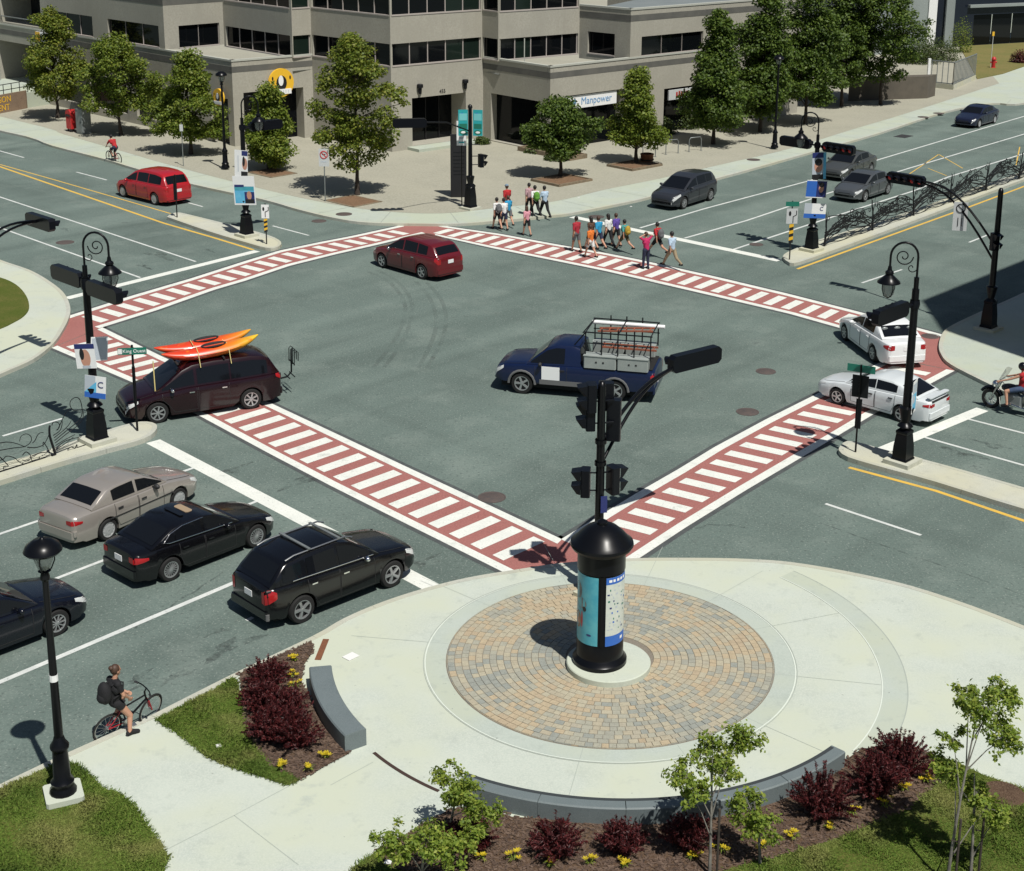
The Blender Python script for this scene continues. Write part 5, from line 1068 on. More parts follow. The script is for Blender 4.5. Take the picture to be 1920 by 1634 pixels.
# posters tied to the poles: each one a flat board
def board(base, z0, z1, w_, ang, label, rows, out=.17, tilt=0, dx=0, name='poster', base_m='white_plate'):
    """rows: (x0,x1,z0,z1,material,shape) in fractions of the board"""
    H = z1-z0; M = Matrix.Translation((base[0], base[1], (z0+z1)/2)) @ Matrix.Rotation(ang, 4, 'Z') @ Matrix.Translation((dx, -out, 0)) @ Matrix.Rotation(tilt, 4, 'Y')
    o = MB().box((0, 0, 0), (w_, .012, H), M=M).obj(name, base_m); tag(o, label, 'poster', 'posters tied to the poles')
    for k, (a, b, c, d, m, sh) in enumerate(rows):
        y = -.0075-.0012*k; cx, cz = (a+b-1)/2*w_, (c+d-1)/2*H
        e = MB()
        if sh == 'r': e.box((cx, y, cz), ((b-a)*w_, .002, (d-c)*H), M=M)
        elif sh == 't': e.add([((a-.5)*w_, y, (c-.5)*H), ((b-.5)*w_, y, (c-.5)*H), ((b-.5)*w_, y, (d-.5)*H)], [(0, 1, 2)], 0, M)
        else: e.lathe([(0, .001), (1, .001), (1, -.001)], 18, M=M @ Matrix.Translation((cx, y, cz)) @ Matrix.Rotation(PI/2, 4, 'X') @ Matrix.Diagonal(((b-a)*w_/2, (d-c)*H/2, 1, 1)))
        e.obj('print', m, o)
    return o, M
b = (-14.07,42.57,0.15); FA = R(-6)
board(b, 2.55, 3.32, .62, FA, 'upper poster with a large face on the lower left signal post', [(0, 1, .80, 1, 'poster_navy', 'r'), (.25, .75, .05, .78, 'poster_skin', 'o'), (.22, .45, .35, .82, 'sign_black', 'o'), (.3, .7, .0, .12, 'poster_grey', 'r')], .18, R(-4), -.10)
board(b, 2.75, 3.5, .5, R(30), 'plain pale back of a poster on the lower left signal post', [(.05, .95, .05, .95, 'poster_grey', 'r')], .15, R(5), .22)
mat('black_bag', (.01, .01, .011), .6)
o, M = board(b, 1.62, 2.32, .66, FA, 'lower blue and white poster on the lower left signal post', [(0, 1, 0, .25, 'sign_blue', 'r'), (0, .5, .28, 1, 'poster_grey', 'r'), (.0, .55, .25, .75, 'poster_sky', 't')], .18, R(5), .14)
text('lettering', 'C', .28, M @ Matrix.Translation((.16, -.014, .08)) @ Matrix.Rotation(PI/2, 4, 'X'), 'poster_navy', o)
b = (-15.08,69.55,0.15); FA = R(-12)
board(b, 3.05, 4.35, .66, FA, 'tall white poster with a dark suited figure on the upper left signal post', [(.55, 1, .8, .98, 'poster_navy', 'r'), (.58, .98, .28, .72, 'poster_skin', 'o'), (.6, .8, .4, .78, 'sign_black', 'o'), (.5, 1, .02, .22, 'sign_black', 'r'), (.25, .3, .2, .8, 'poster_grey', 'r')], .18, R(2), -.05)
board(b, 1.72, 3.12, 1.10, FA, 'wide blue and white poster below the tall one on the upper left signal post', [(.05, .95, .06, .5, 'poster_sky', 'r'), (.05, .95, .5, .64, 'poster_aqua', 'r'), (.5, .95, .06, .45, 'poster_navy', 'r'), (.6, .82, .18, .48, 'poster_skin', 'o'), (.52, .92, .06, .2, 'sign_black', 'r'), (.06, .5, .62, .7, 'poster_navy', 'r')], .2, R(-3), .06)
b = (11.79,68.14,0.15); FA = R(8)
board(b, 3.6, 4.85, .66, FA, 'upper portrait poster on the upper right signal post', [(0, .8, .8, 1, 'poster_navy', 'r'), (.15, .75, .25, .72, 'poster_skin', 'o'), (.18, .72, .5, .78, 'sign_black', 'o'), (0, 1, 0, .18, 'sign_black', 'r'), (.8, 1, 0, 1, 'poster_sky', 'r')], .18, R(-2), .08, base_m='poster_grey')
board(b, 2.72, 3.55, .98, FA, 'blue poster with a dark haired portrait on the upper right signal post', [(0, .55, .05, .95, 'sign_blue', 'r'), (.5, .98, .05, .95, 'poster_navy', 'r'), (.6, .85, .3, .8, 'poster_skin', 'o'), (.6, .86, .6, .9, 'sign_black', 'o')], .19, R(3), .02)
o, M = board(b, 1.75, 2.45, 1.05, FA, 'lowest white and blue poster on the upper right signal post', [(0, 1, 0, .3, 'sign_blue', 'r'), (0, .35, .3, 1, 'poster_grey', 'r')], .2, R(3), 0)
text('lettering', 'C', .26, M @ Matrix.Translation((.3, -.014, .1)) @ Matrix.Rotation(PI/2, 4, 'X'), 'poster_navy', o)
b = (10.31,41.69,0.15)
board(b, 1.75, 2.75, .44, R(62), 'blue poster seen edge-on on the lower right signal post', [(.08, .92, .08, .6, 'poster_sky', 'r'), (.1, .6, .3, .55, 'poster_grey', 'o'), (.08, .92, .62, .92, 'poster_grey', 'r')], .18, 0, .1)

# plain lamp posts
def lamp_post(base, h, label, s=1.0, block=False):
    t = empty('lamp_post', base); tag(t, label, 'lamp post', 'post-top street lamps')
    if block: MB().box((0, 0, .05), (.68, .68, .16), R(25), ch=.04).obj('plinth', 'concrete', t)
    p = MB(); p.lathe([(.25, .10), (.25, .18), (.21, .24), (.20, .32), (.22, .36), (.16, .44), (.14, 1.02), (.175, 1.06), (.175, 1.12), (.12, 1.2), (.09, 1.3)], 14); p.obj('base', 'black_iron', t, 35)
    p = MB(); p.tube([(0, 0, 1.2), (0, 0, h-.75)], [.085, .055], 12); p.lathe([(.065, h-.85), (.09, h-.82), (.09, h-.78), (.07, h-.7), (.12, h-.66), (.05, h-.6)], 10); p.obj('pole', 'black_iron', t, 50)
    c = MB(); c.lathe([(0, h), (.03, h), (.05, h-.04), (.16, h-.06), (.30, h-.16), (.345, h-.26), (.30, h-.31), (.2, h-.33), (0, h-.3)], 18); c.obj('lantern_cap', 'black_iron', t, 60)
    g = MB(); g.lathe([(.17, h-.33), (.165, h-.45), (.11, h-.6), (.06, h-.66)], 14); g.obj('lantern_glass', 'lamp_glass', t, 60)
    b_ = MB()
    for k in range(3): a = k*2*PI/3+.5; b_.tube([(.19*math.cos(a), .19*math.sin(a), h-.3), (.19*math.cos(a), .19*math.sin(a), h-.48), (.12*math.cos(a), .12*math.sin(a), h-.64), (.05*math.cos(a), .05*math.sin(a), h-.68)], .013, 5)
    b_.obj('lantern_cage', 'black_iron', t)
    return t
lp = lamp_post((-9.21,24.46,0.13), 5.32, 'tall black lamp post on a white block in the near lawn', block=True)
MB().lathe([(.079, 2.45), (.081, 2.45), (.080, 2.58), (.076, 2.58)], 12).obj('white_band', 'white_plate', lp)
lamp_post((-19.79,86.28,0.13), 5.8, 'black lamp post on the plaza left of the upper left signal post')
lamp_post((13.76,95.58,0.13), 6.1, 'black lamp post among the trees on the right footway')

# advertising column with the signal mast on top
K = V2((0.97,29.57,0.28)); KB = V2((1.17,29.55,0.2))
ac = empty('advertising_column', (K.x, K.y, KZ)); tag(ac, 'black round advertising column with posters and signal mast on its cap', 'column')
MB().lathe([(0, 0), (.93, 0), (.93, .13), (.91, .15), (0, .15)], 48, (KB.x-K.x, KB.y-K.y, 0)).obj('pedestal', 'concrete', ac, 40)
k0 = MB(); k0.lathe([(.60, .15), (.60, .24), (.57, .27), (.54, .33), (.52, .36), (.515, .70), (.505, .72), (.505, 2.38), (.525, 2.40), (.525, 2.80), (.55, 2.84), (.66, 2.88), (.69, 2.94), (.68, 3.0), (.60, 3.06), (.50, 3.18), (.34, 3.32), (.16, 3.40), (0, 3.42)], 40); k0.obj('body', 'black_iron', ac, 30)
def wrap(a0, a1, z0, z1, m, r=.512, n=14, name='poster', par=ac):
    mb = MB(); A = [(r*math.cos(R(a0+(a1-a0)*i/n)), r*math.sin(R(a0+(a1-a0)*i/n))) for i in range(n+1)]
    mb.add([(x, y, z0) for x, y in A]+[(x, y, z1) for x, y in A], [(i, i+1, n+2+i, n+1+i) for i in range(n)]); return mb.obj(name, m, par, 60)
pa = wrap(180, 262, .74, 2.36, 'poster_aqua')
mat('elephant', (.20, .21, .20), .6, var=(.12, .13, .13), vs=9); mat('poster_brown', (.30, .17, .11), .6, var=(.42, .27, .2), vs=8)
for (a, b_, c, d, m, r) in ((186, 216, 1.75, 2.15, 'elephant', .514), (190, 232, 1.55, 1.82, 'elephant', .5145), (186, 214, 1.05, 1.45, 'poster_brown', .515), (214, 220, 1.1, 1.5, 'sign_red', .5155), (219, 231, 1.5, 1.62, 'sign_black', .5155), (232, 246, .95, 1.0, 'poster_navy', .515), (196, 210, 1.15, 1.3, 'poster_skin', .5165)): 
    mb = MB(); n = 14; cxa, cz, ra, rz = (a+b_)/2, (c+d)/2, (b_-a)/2, (d-c)/2
    mb.add([(r*math.cos(R(cxa+ra*math.cos(2*PI*i/n))), r*math.sin(R(cxa+ra*math.cos(2*PI*i/n))), cz+rz*math.sin(2*PI*i/n)) for i in range(n)], [tuple(range(n))]); mb.obj('print', m, pa)
pb = wrap(281, 352, .74, 2.36, 'poster_cream'); wrap(281, 352, 2.20, 2.36, 'sign_blue', .514, name='print', par=pb); wrap(281, 352, .74, .98, 'sign_blue', .514, name='print', par=pb)
prr = random.Random(3)
for k in range(44):
    a = prr.uniform(284, 348); z = prr.choice([1.12, 1.2, 1.28, 1.36, 1.5, 1.62, 1.7, 1.78, 1.86, 1.94, 2.04, 2.1]); wd = prr.uniform(2, 6)
    wrap(a, min(350, a+wd), z, z+prr.uniform(.02, .05), prr.choice(['sign_blue', 'poster_navy', 'poster_grey', 'poster_grey', 'sign_green']), .5145, 3, 'print', pb)
for k in range(5): wrap(288+k*11, 292+k*11+prr.uniform(0, 4), 2.25, 2.31, 'white_plate', .5155, 3, 'print', pb)
wrap(325, 335, .83, .9, 'white_plate', .5155, 3, 'print', pb)
wrap(268, 275, .72, 2.38, 'black_iron', .522, 3, 'pillar', ac)
MB().lathe([(.12, 3.36), (.12, 3.46), (.05, 3.5), (0, 3.5)], 12).obj('finial', 'black_iron', ac, 40)
# signal mast standing behind the column
SP = Vector((1.0, 32.9)); sm = empty('signal_pole', (SP.x, SP.y, KZ)); tag(sm, 'signal mast with long curved arm rising behind the advertising column', 'signal pole'); pedestal(sm, (0, 0, -.02), 1.1)
pm = MB(); pm.tube([(0, 0, 1.0), (0, 0, 5.4)], [.115, .095], 12); pm.lathe([(.14, 3.4), (.14, 3.5)], 10); pm.lathe([(.14, 3.95), (.14, 4.05)], 10); pm.lathe([(.1, 5.38), (.06, 5.48), (0, 5.5)], 10); pm.obj('mast', 'black_iron', sm, 50)
tip = Vector((2.95-SP.x, 36.3-SP.y, 4.72)); ar = MB()
for z0, rad, bl in ((4.0, .05, .30), (3.45, .045, .42)):
    s0 = Vector((.05, .1, z0)); ar.tube([s0.lerp(tip, i/12)+Vector((0, 0, bl*math.sin(PI*i/12))) for i in range(13)], rad, 8)
ar.obj('mast_arm', 'black_iron', sm, 60)
signal_head(sm, MR((3.5-SP.x, 36.75-SP.y, 4.82), R(38)), 5, length=1.7)
for (x, y, z, ang, n) in ((-.26, .05, 4.62, R(95), 2), (-.24, -.02, 5.1, R(95), 2), (.30, .25, 4.45, R(-10), 3), (.12, .36, 5.0, R(5), 2), (-.34, .02, 2.95, R(85), 2), (.31, .08, 3.0, R(-60), 2)): ped_head(sm, MR((x, y, z), ang), n)
br = MB()
for z in (4.45, 5.0, 2.75, 3.2): br.tube([(-.3, 0, z), (0, 0, z)], .02, 5); br.tube([(.3, .1, z), (0, 0, z)], .02, 5)
br.obj('bracket', 'signal_black', sm); MB().box((.10, -.14, 2.45), (.16, .02, .42), R(15)).obj('notice', 'poster_navy', sm)

# corner pole by the far plaza
fp = V2((-4.77,76.36,0.13)); t = empty('signal_pole', (fp.x, fp.y, KZ)); tag(t, 'black signal pole with turquoise banners at the far plaza corner', 'signal pole')
pedestal(t, (0, 0, -.02), 1.3); p = MB(); p.tube([(0, 0, 1.2), (0, 0, 5.3)], [.12, .095], 12); p.lathe([(.1, 5.3), (.13, 5.34), (.1, 5.45), (0, 5.52)], 10); p.obj('pole', 'black_iron', t, 50)
mat('teal_print', (.16, .52, .52), .5)
for dx, ang in ((-.36, R(10)), (.40, R(-8))):
    M = MR((dx, -.05, 4.55), ang); bo_ = MB().box((0, 0, 0), (.5, .02, 1.35), M=M).obj('banner', 'sign_teal', t)
    for (a0, c0_, w0_, h0_, mm) in ((0, .3, .4, .36, 'teal_print'), (-.06, .36, .12, .3, 'sign_blue'), (.08, .22, .1, .2, 'poster_sky'), (0, -.18, .4, .26, 'sign_green'), (0, -.18, .28, .14, 'teal_print')): MB().box((a0, -.0125-.002*w0_, c0_), (w0_, .004, h0_), M=M).obj('print', mm, bo_)
    MB().ell((0, -.012, -.5), (.2, .006, .13), 16, 6, M=M).obj('print', 'sign_green', bo_); MB().ell((0, -.017, -.5), (.12, .006, .06), 16, 6, M=M).obj('print', 'white_plate', bo_)
ped_head(t, MR((.55, .1, 2.55), R(-60)), 2); br = MB()
for z in (2.35, 2.8, 3.4): br.tube([(0, 0, z), (.5, .08, z)], .025, 5)
br.obj('bracket', 'signal_black', t); MB().lathe([(.125, 1.42), (.128, 1.42), (.128, 1.62), (.125, 1.62)], 12).obj('green_band', 'sign_teal', t)
hd = Vector((-7.6-fp.x, 73.5-fp.y, 4.95)); a = MB(); a.tube([(0, 0, 4.1), tuple(hd*.4+Vector((0, 0, 2.75))), tuple(hd+Vector((.5, .3, 0)))], .04, 6); a.obj('mast_arm', 'black_iron', t); signal_head(t, MR(tuple(hd), R(12)), 5)
# totem and small signs
tp = (-5.59,79.29,0.13); o = MB().box((tp[0], tp[1], 1.85), (.86, .2, 3.45), R(6), ch=.02).obj('directory_totem', 'sign_black'); tag(o, 'tall black directory slab on the plaza behind the corner pole', 'sign')
for k in range(7): MB().box((tp[0]+.02, tp[1]-.105, 2.6-.2*k), (.6, .012, .03), R(6)).obj('print', 'iron_matt', o)
def sign_post(base, h, label, panels, post='grey_metal', r=.03, ang=0):
    t = empty('road_sign', base, ang); tag(t, label, 'sign'); p = MB(); p.tube([(0, 0, -.05), (0, 0, h)], r, 8); p.obj('post', post, t, 50)
    for (w_, z0, z1, m, marks, dy) in panels:
        o = MB().box((0, dy, (z0+z1)/2), (w_, .015, z1-z0), ch=.02 if False else 0).obj('panel', m, t)
        for (sh, cx, cz, a, b_, mm) in marks:
            e = MB(); z = (z0+z1)/2+cz; y = dy-.009 if dy <= 0 else dy-.012
            if sh == 'ring': e.tube([(cx+a*math.cos(2*PI*i/20), y, z+a*math.sin(2*PI*i/20)) for i in range(20)], b_, 5, closed=True)
            elif sh == 'bar': e.tube([(cx-a, y, z+b_), (cx+a, y, z-b_)], .022, 5)
            elif sh == 'box': e.box((cx, y, z), (a, .006, b_))
            elif sh == 'arrow': e.tube([(cx-.05*a, y, z-b_), (cx-.05*a, y, z), (cx+.1*a, y, z+b_*.3), (cx+.1*a, y, z+b_)], .02, 5)
            elif sh == 'oval': e.ell((cx, y, z), (a, .006, b_), 12, 6)
            e.obj('mark', mm, o)
    return t
sign_post((-12.59,77.74,0.13), 2.9, 'no left turn sign on a slim post left of the plaza maple', [(.55, 1.9, 2.85, 'sign_grey', [('ring', 0, .15, .19, .028, 'sign_red'), ('bar', 0, .15, .13, .13, 'sign_red'), ('box', 0, .17, .18, .05, 'sign_black'), ('box', -.02, -.22, .3, .05, 'poster_grey')], -.05)])
def striped(t, z0, z1, w_=.16):
    for k in range(6):
        za = z0+(z1-z0)*k/6; zb = z0+(z1-z0)*(k+1)/6; mb = MB(); mb.add([(-w_/2, -.045, za), (w_/2, -.045, za+.06), (w_/2, -.045, zb+.06), (-w_/2, -.045, zb)], [(0, 1, 2, 3)]); mb.obj('stripe', 'sign_yellow' if k % 2 else 'sign_black', t)
t = sign_post((-13.83,68.00,0.15), 1.95, 'white keep-right sign on the upper left median with striped post', [(.36, 1.25, 1.9, 'white_plate', [('arrow', .05, -.02, 1, .24, 'sign_black'), ('oval', -.08, .12, .05, .1, 'sign_black')], -.05)], 'sign_black'); striped(t, .55, 1.2)
sign_post((-19.39,73.37,0.15), 2.2, 'narrow dark sign seen edge-on at the tip of the upper left median', [(.22, .9, 2.15, 'iron_matt', [], .03)], 'iron_matt', ang=R(55))
t = sign_post((-13.11,43.51,0.15), 2.8, 'green King Ouest street sign on a thin pole at the lower left median', [(.86, 2.5, 2.72, 'sign_green', [('box', -.36, 0, .12, .16, 'white_plate')], -.03)], 'black_iron', .035, ang=R(10))
text('lettering', 'King Ouest', .15, Matrix.Translation((.06, -.042, 2.61)) @ Matrix.Rotation(PI/2, 4, 'X'), 'white_plate', t)
MB().tube([(0, 0, .9), (0, 0, 2.1)], .05, 8).obj('sleeve', 'black_iron', t)
t = sign_post((10.50,66.34,0.15), 2.75, 'keep-right sign under a small green plate on the upper right median', [(.62, 2.5, 2.72, 'sign_green', [], -.03), (.52, 1.7, 2.4, 'sign_grey', [('arrow', .1, -.02, 1, .28, 'sign_black'), ('oval', -.1, .12, .06, .12, 'sign_black')], -.05)], 'sign_black', ang=R(5)); striped(t, .75, 1.65, .2)
t = sign_post((9.06,42.51,0.15), 2.8, 'back of a dark keep-right sign under a green street plate, lower right median', [(.85, 2.55, 2.78, 'sign_green', [], .03), (.5, 1.75, 2.45, 'iron_matt', [], .04), (.18, .75, 1.7, 'iron_matt', [], .04)], 'black_iron', ang=R(-25))
t = sign_post((-5.28,77.25,0.13), 4.55, 'white no parking sign in front of the black totem', [(.5, 3.2, 4.5, 'white_plate', [('ring', 0, .38, .17, .025, 'sign_black'), ('bar', 0, .38, .12, .12, 'sign_black'), ('oval', 0, .02, .06, .1, 'sign_black'), ('box', 0, -.25, .22, .1, 'poster_grey'), ('box', 0, -.48, .3, .08, 'sign_teal')], -.05)], 'black_iron')
sign_post((-22.47,87.10,0.13), 2.6, 'thin parking meter pole beside the third tree', [(.2, 2.1, 2.5, 'sign_grey', [], -.04)], 'grey_metal', .025)
# mast arm poles at the right corner and cut off at the left edge
rp = V2((16.72,55.71,0.13)); t = empty('signal_pole', (rp.x, rp.y, KZ)); tag(t, 'signal pole with curved arm and red lights at the shaded right corner', 'signal pole'); pedestal(t, (0, 0, -.02), 1.2)
p = MB(); p.tube([(0, 0, 1.1), (0, 0, 5.5)], [.13, .10], 12); p.lathe([(.11, 5.5), (.06, 5.62), (0, 5.64)], 10); p.obj('pole', 'black_iron', t, 50)
hd = Vector((14.25-rp.x, 59.65-rp.y, 5.1)); a = MB()
for z0 in (3.3, 2.7): s0 = Vector((0, 0, z0)); a.tube([s0.lerp(hd, f/10)+Vector((0, 0, .75*math.sin(PI*f/10))) for f in range(11)], .045, 6)
a.obj('mast_arm', 'black_iron', t, 60); signal_head(t, MR(tuple(hd+Vector((-.2, .2, 0))), A_+PI), 5, (0, 1, 4), 1.7); ped_head(t, MR((-.15, -.3, 3.6), R(200)), 2)
qs = hd*.42+Vector((0, -.1, 3.4)); M = MR((qs.x, qs.y, 4.15), R(-12)); o = MB().box((0, 0, 0), (.55, .02, 1.15), M=M).obj('arm_sign', 'sign_grey', t)
e = MB(); e.tube([(.17*math.cos(2*PI*i/18), -.015, .33+.17*math.sin(2*PI*i/18)) for i in range(18)], .02, 5, M=M, closed=True); e.tube([(-.11, -.015, .44), (.11, -.015, .22)], .018, 5, M=M); e.tube([(-.08, -.015, -.05), (-.08, -.015, -.4)], .016, 5, M=M); e.tube([(.06, -.015, -.05), (.06, -.015, -.4)], .016, 5, M=M); e.obj('mark', 'sign_black', o)
lf = Vector((-19.3, 46.9)); t = empty('signal_pole', (lf.x, lf.y, KZ)); tag(t, 'signal with curved arm reaching in from the left edge', 'signal pole'); pedestal(t, (0, 0, -.02), 1.2); p = MB(); p.tube([(0, 0, 1.1), (0, 0, 5.6)], [.13, .1], 12); p.obj('pole', 'black_iron', t, 50)
hd = Vector((-18.1-lf.x, 50.3-lf.y, 5.1)); a = MB()
for z0 in (4.7, 4.3): s0 = Vector((0, 0, z0)); a.tube([s0.lerp(hd, f/10)+Vector((0, 0, .35*math.sin(PI*f/10))) for f in range(11)], .045, 6)
a.obj('mast_arm', 'black_iron', t, 60); signal_head(t, MR(tuple(hd+Vector((.1, -.1, 0))), A_), 5)
for z in (4.55, 3.95): ped_head(t, MR((.42, -.1, z), R(-40)), 3)
br = MB(); br.tube([(0, 0, 4.5), (.4, -.1, 4.5)], .03, 5); br.tube([(0, 0, 3.9), (.4, -.1, 3.9)], .03, 5); br.obj('bracket', 'signal_black', t)

# ------------------------------------------------------------------ wrought iron fences on the medians
def fence(P, h, step, label, seed, thick=.019, nb=11):
    rs = random.Random(seed); P = [V2(p) for p in P]; t = empty('iron_fence', (P[0].x, P[0].y, .15)); tag(t, label, 'fence'); o0 = P[0]
    L = [0]
    for a, b in zip(P[:-1], P[1:]): L.append(L[-1]+(b-a).length)
    def at(s):
        k = max(i for i in range(len(L)) if L[i] <= s+1e-6); k = min(k, len(P)-2); return P[k]+(P[k+1]-P[k])*((s-L[k])/(L[k+1]-L[k]))-o0
    def pt(s, z): q = at(min(max(s, 0), L[-1])); return (q.x, q.y, z)
    n = max(1, int(L[-1]/step)); 
    for i in range(n+1):
        s = L[-1]*i/n; mb = MB(); k = 7; mb.tube([pt(s+.10*math.sin(3.1*j/k+i), h*1.05*j/k) for j in range(k+1)], [.06-.04*j/k for j in range(k+1)], 7)
        for sg in (1, -1): mb.tube([pt(s, .22), pt(s+sg*.12, .06), pt(s+sg*.26, .0)], [.03, .02, .012], 5); mb.tube([pt(s+.05, h*.6), pt(s+sg*.16, h*.85), pt(s+sg*.2, h*1.1)], [.022, .015, .008], 5)
        mb.obj('post', 'iron_matt', t, 60)
    for i in range(n):
        s0, s1 = L[-1]*i/n, L[-1]*(i+1)/n
        for j in range(nb):
            d = 1 if j % 2 else -1; a = s0 if d > 0 else s1; z = h*rs.uniform(.05, .55); ln = (s1-s0)*rs.uniform(.35, .95); zz = h*rs.uniform(.25, 1.0); bow = rs.uniform(.1, .3)*rs.choice([1, 1, -1])
            r = rs.uniform(.09, .22); sg = -1 if zz > .6*h else 1
            pts = [pt(a+d*ln*(1-(1-f/12)**1.4), z+(zz-z)*(f/12)**.8+bow*math.sin(PI*f/12)) for f in range(13)]; e = a+d*ln; end = pts[-1]
            pts += [pt(e+d*r*math.sin(2*PI*1.15*f/16)*(1-f/26), end[2]+sg*r*(1-math.cos(2*PI*1.15*f/16))*(1-f/30)) for f in range(1, 17)]
            m = MB(); m.tube(pts, [thick*(1-.45*q/len(pts)) for q in range(len(pts))], 5); m.obj('scroll_bar', 'iron_matt', t, 60)
        m = MB(); m.tube([pt(s0+(s1-s0)*f/10, .06+.05*math.sin(f*1.3+i)) for f in range(11)], .022, 5); m.obj('bottom_rail', 'iron_matt', t)
    return t
FA0 = V2((-16.12,40.05,0.15)); FAu = (V2((-14.24,42.34,0.15))-FA0).normalized(); nf = empty('iron_fence', (FA0.x, FA0.y, .15)); tag(nf, 'scrolling iron fence along the lower left median', 'fence')
def fpt(s, z): return (FAu.x*s, FAu.y*s, z)
for nm, lst, th in (('scroll_bar', [[(1.78,0.62),(2.01,0.71),(2.1,0.9),(2.1,1.03)],[(1.8,0.54),(2.12,0.68),(2.3,0.79),(2.4,0.9)],[(1.81,0.45),(2.2,0.63),(2.53,0.78),(2.71,0.89),(2.8,1.1),(2.76,1.46),(2.62,1.59),(2.45,1.54),(2.41,1.39),(2.51,1.21),(2.73,1.17),(2.87,1.15),(3.01,1.12),(3.12,1.04)],[(1.82,0.37),(2.23,0.55),(2.61,0.7),(2.79,0.86),(2.84,1.09)],[(1.83,0.29),(2.21,0.39),(2.5,0.44)],[(1.83,0.16),(2.14,0.25),(2.44,0.38)],[(1.76,0.94),(1.82,1.03),(1.98,0.96),(2.0,0.82),(1.88,0.75)],[(-0.71,0.73),(-0.2,0.7),(0.06,0.66),(0.45,0.61),(0.85,0.55),(1.05,0.65),(1.05,0.81),(0.91,0.92),(0.75,0.89),(0.69,0.75)],[(0.92,0.5),(1.19,0.41),(1.44,0.43),(1.59,0.6),(1.66,0.74)],[(1.09,0.58),(1.18,0.64),(1.27,0.77),(1.36,0.82),(1.47,0.8)],[(-0.68,0.98),(0.08,0.88),(0.34,0.83),(0.59,0.71),(0.85,0.53)],[(0.74,0.3),(0.86,0.37),(0.98,0.25),(0.99,0.12),(0.86,0.09),(0.73,0.16)],[(1.03,0.19),(1.31,0.21),(1.52,0.17),(1.67,0.23)],[(1.27,0.09),(1.25,0.02),(1.12,0.02),(1.02,0.06),(1.02,0.16)],[(-0.72,0.54),(0.03,0.36),(0.25,0.42),(0.48,0.3),(0.62,0.13),(0.77,0.02)],[(2.21,0.04),(2.33,0.09),(2.46,0.02),(2.53,0.11),(2.55,0.02),(2.74,0.02),(2.89,0.02),(2.93,0.07)],[(1.93,0.74),(2.16,1.09),(2.28,1.24),(2.43,1.28)],[(1.82,0.21),(2.15,0.33),(2.43,0.33),(2.63,0.32)],[(1.63,0.09),(1.54,0.32),(1.44,0.51),(1.42,0.36)],[(0.04,0.46),(0.18,0.26),(0.27,0.1),(0.12,0.13),(0.13,0.02)]], .016), ('bottom_rail', [[(-0.78,0.02),(-0.01,0.02),(0.39,0.02),(0.79,0.02),(1.14,0.02),(1.39,0.02),(1.62,0.06)]], .024), ('post', [[(1.66,0.02),(1.78,0.02),(1.77,0.15),(1.67,0.6),(1.67,0.86),(1.7,0.96)]], .05)):
    for c in lst: P = smooth_poly(c, 6); m = MB(); m.tube([fpt(*p) for p in P], [th*(1-.4*i/len(P)) for i in range(len(P))], 6); m.obj(nm, 'iron_matt', nf, 60)
fence([(12.54,69.02,0.15), (14.65,71.45,0.15), (17.90,75.46,0.15), (21.91,80.37,0.15), (27.39,86.94,0.15), (32.69,93.41,0.15)], 1.5, 4.0, 'long scrolling iron fence along the upper right median', 6, .024, 26)

# ------------------------------------------------------------------ granite bench walls
def bench(r0, r1, a0, a1, z1, label, segs=1):
    t = empty('bench_wall', (C0[0], C0[1], 0)); tag(t, label, 'bench')
    for s in range(segs):
        b0, b1 = a0+(a1-a0)*s/segs+.03, a0+(a1-a0)*(s+1)/segs-.03; A = arc(r0, b0, b1, 14, (0, 0)); B = arc(r1, b0, b1, 14, (0, 0))
        k = .025
        mb = MB(); mb.prism(A+B[::-1], .05, z1-k); A2 = arc(r0+k, b0+.05, b1-.05, 14, (0, 0)); B2 = arc(r1-k, b0+.05, b1-.05, 14, (0, 0)); n = len(A)
        mb.f.pop(0); mb.m.pop(0)
        lo_ = [(*p, z1-k) for p in A+B[::-1]]; hi_ = [(*p, z1) for p in A2+B2[::-1]]; m = len(lo_)
        mb.add(lo_+hi_, [(i, (i+1) % m, m+(i+1) % m, m+i) for i in range(m)]+[tuple(range(m, 2*m))]); o = mb.obj('granite_block', 'granite', t)
        bm = bmesh.new(); bm.from_mesh(o.data); bmesh.ops.remove_doubles(bm, verts=bm.verts, dist=.0005); bmesh.ops.recalc_face_normals(bm, faces=bm.faces); bm.to_mesh(o.data); bm.free()
bench(6.14, 6.62, -169, -144, .52, 'short curved dark granite bench left of the paved circle')
bench(5.80, 6.14, -119.5, -43, .50, 'long curved dark granite bench wall below the paved circle', 5)
ring('bench_dark_rim', 5.83, 5.91, .5025, 'granite_dark' if 'granite_dark' in MATS else (mat('granite_dark', (.035, .042, .045), .7) and 'granite_dark'), -119, -43.5)  # flat dark strip standing in for the bench's darker inner chamfer

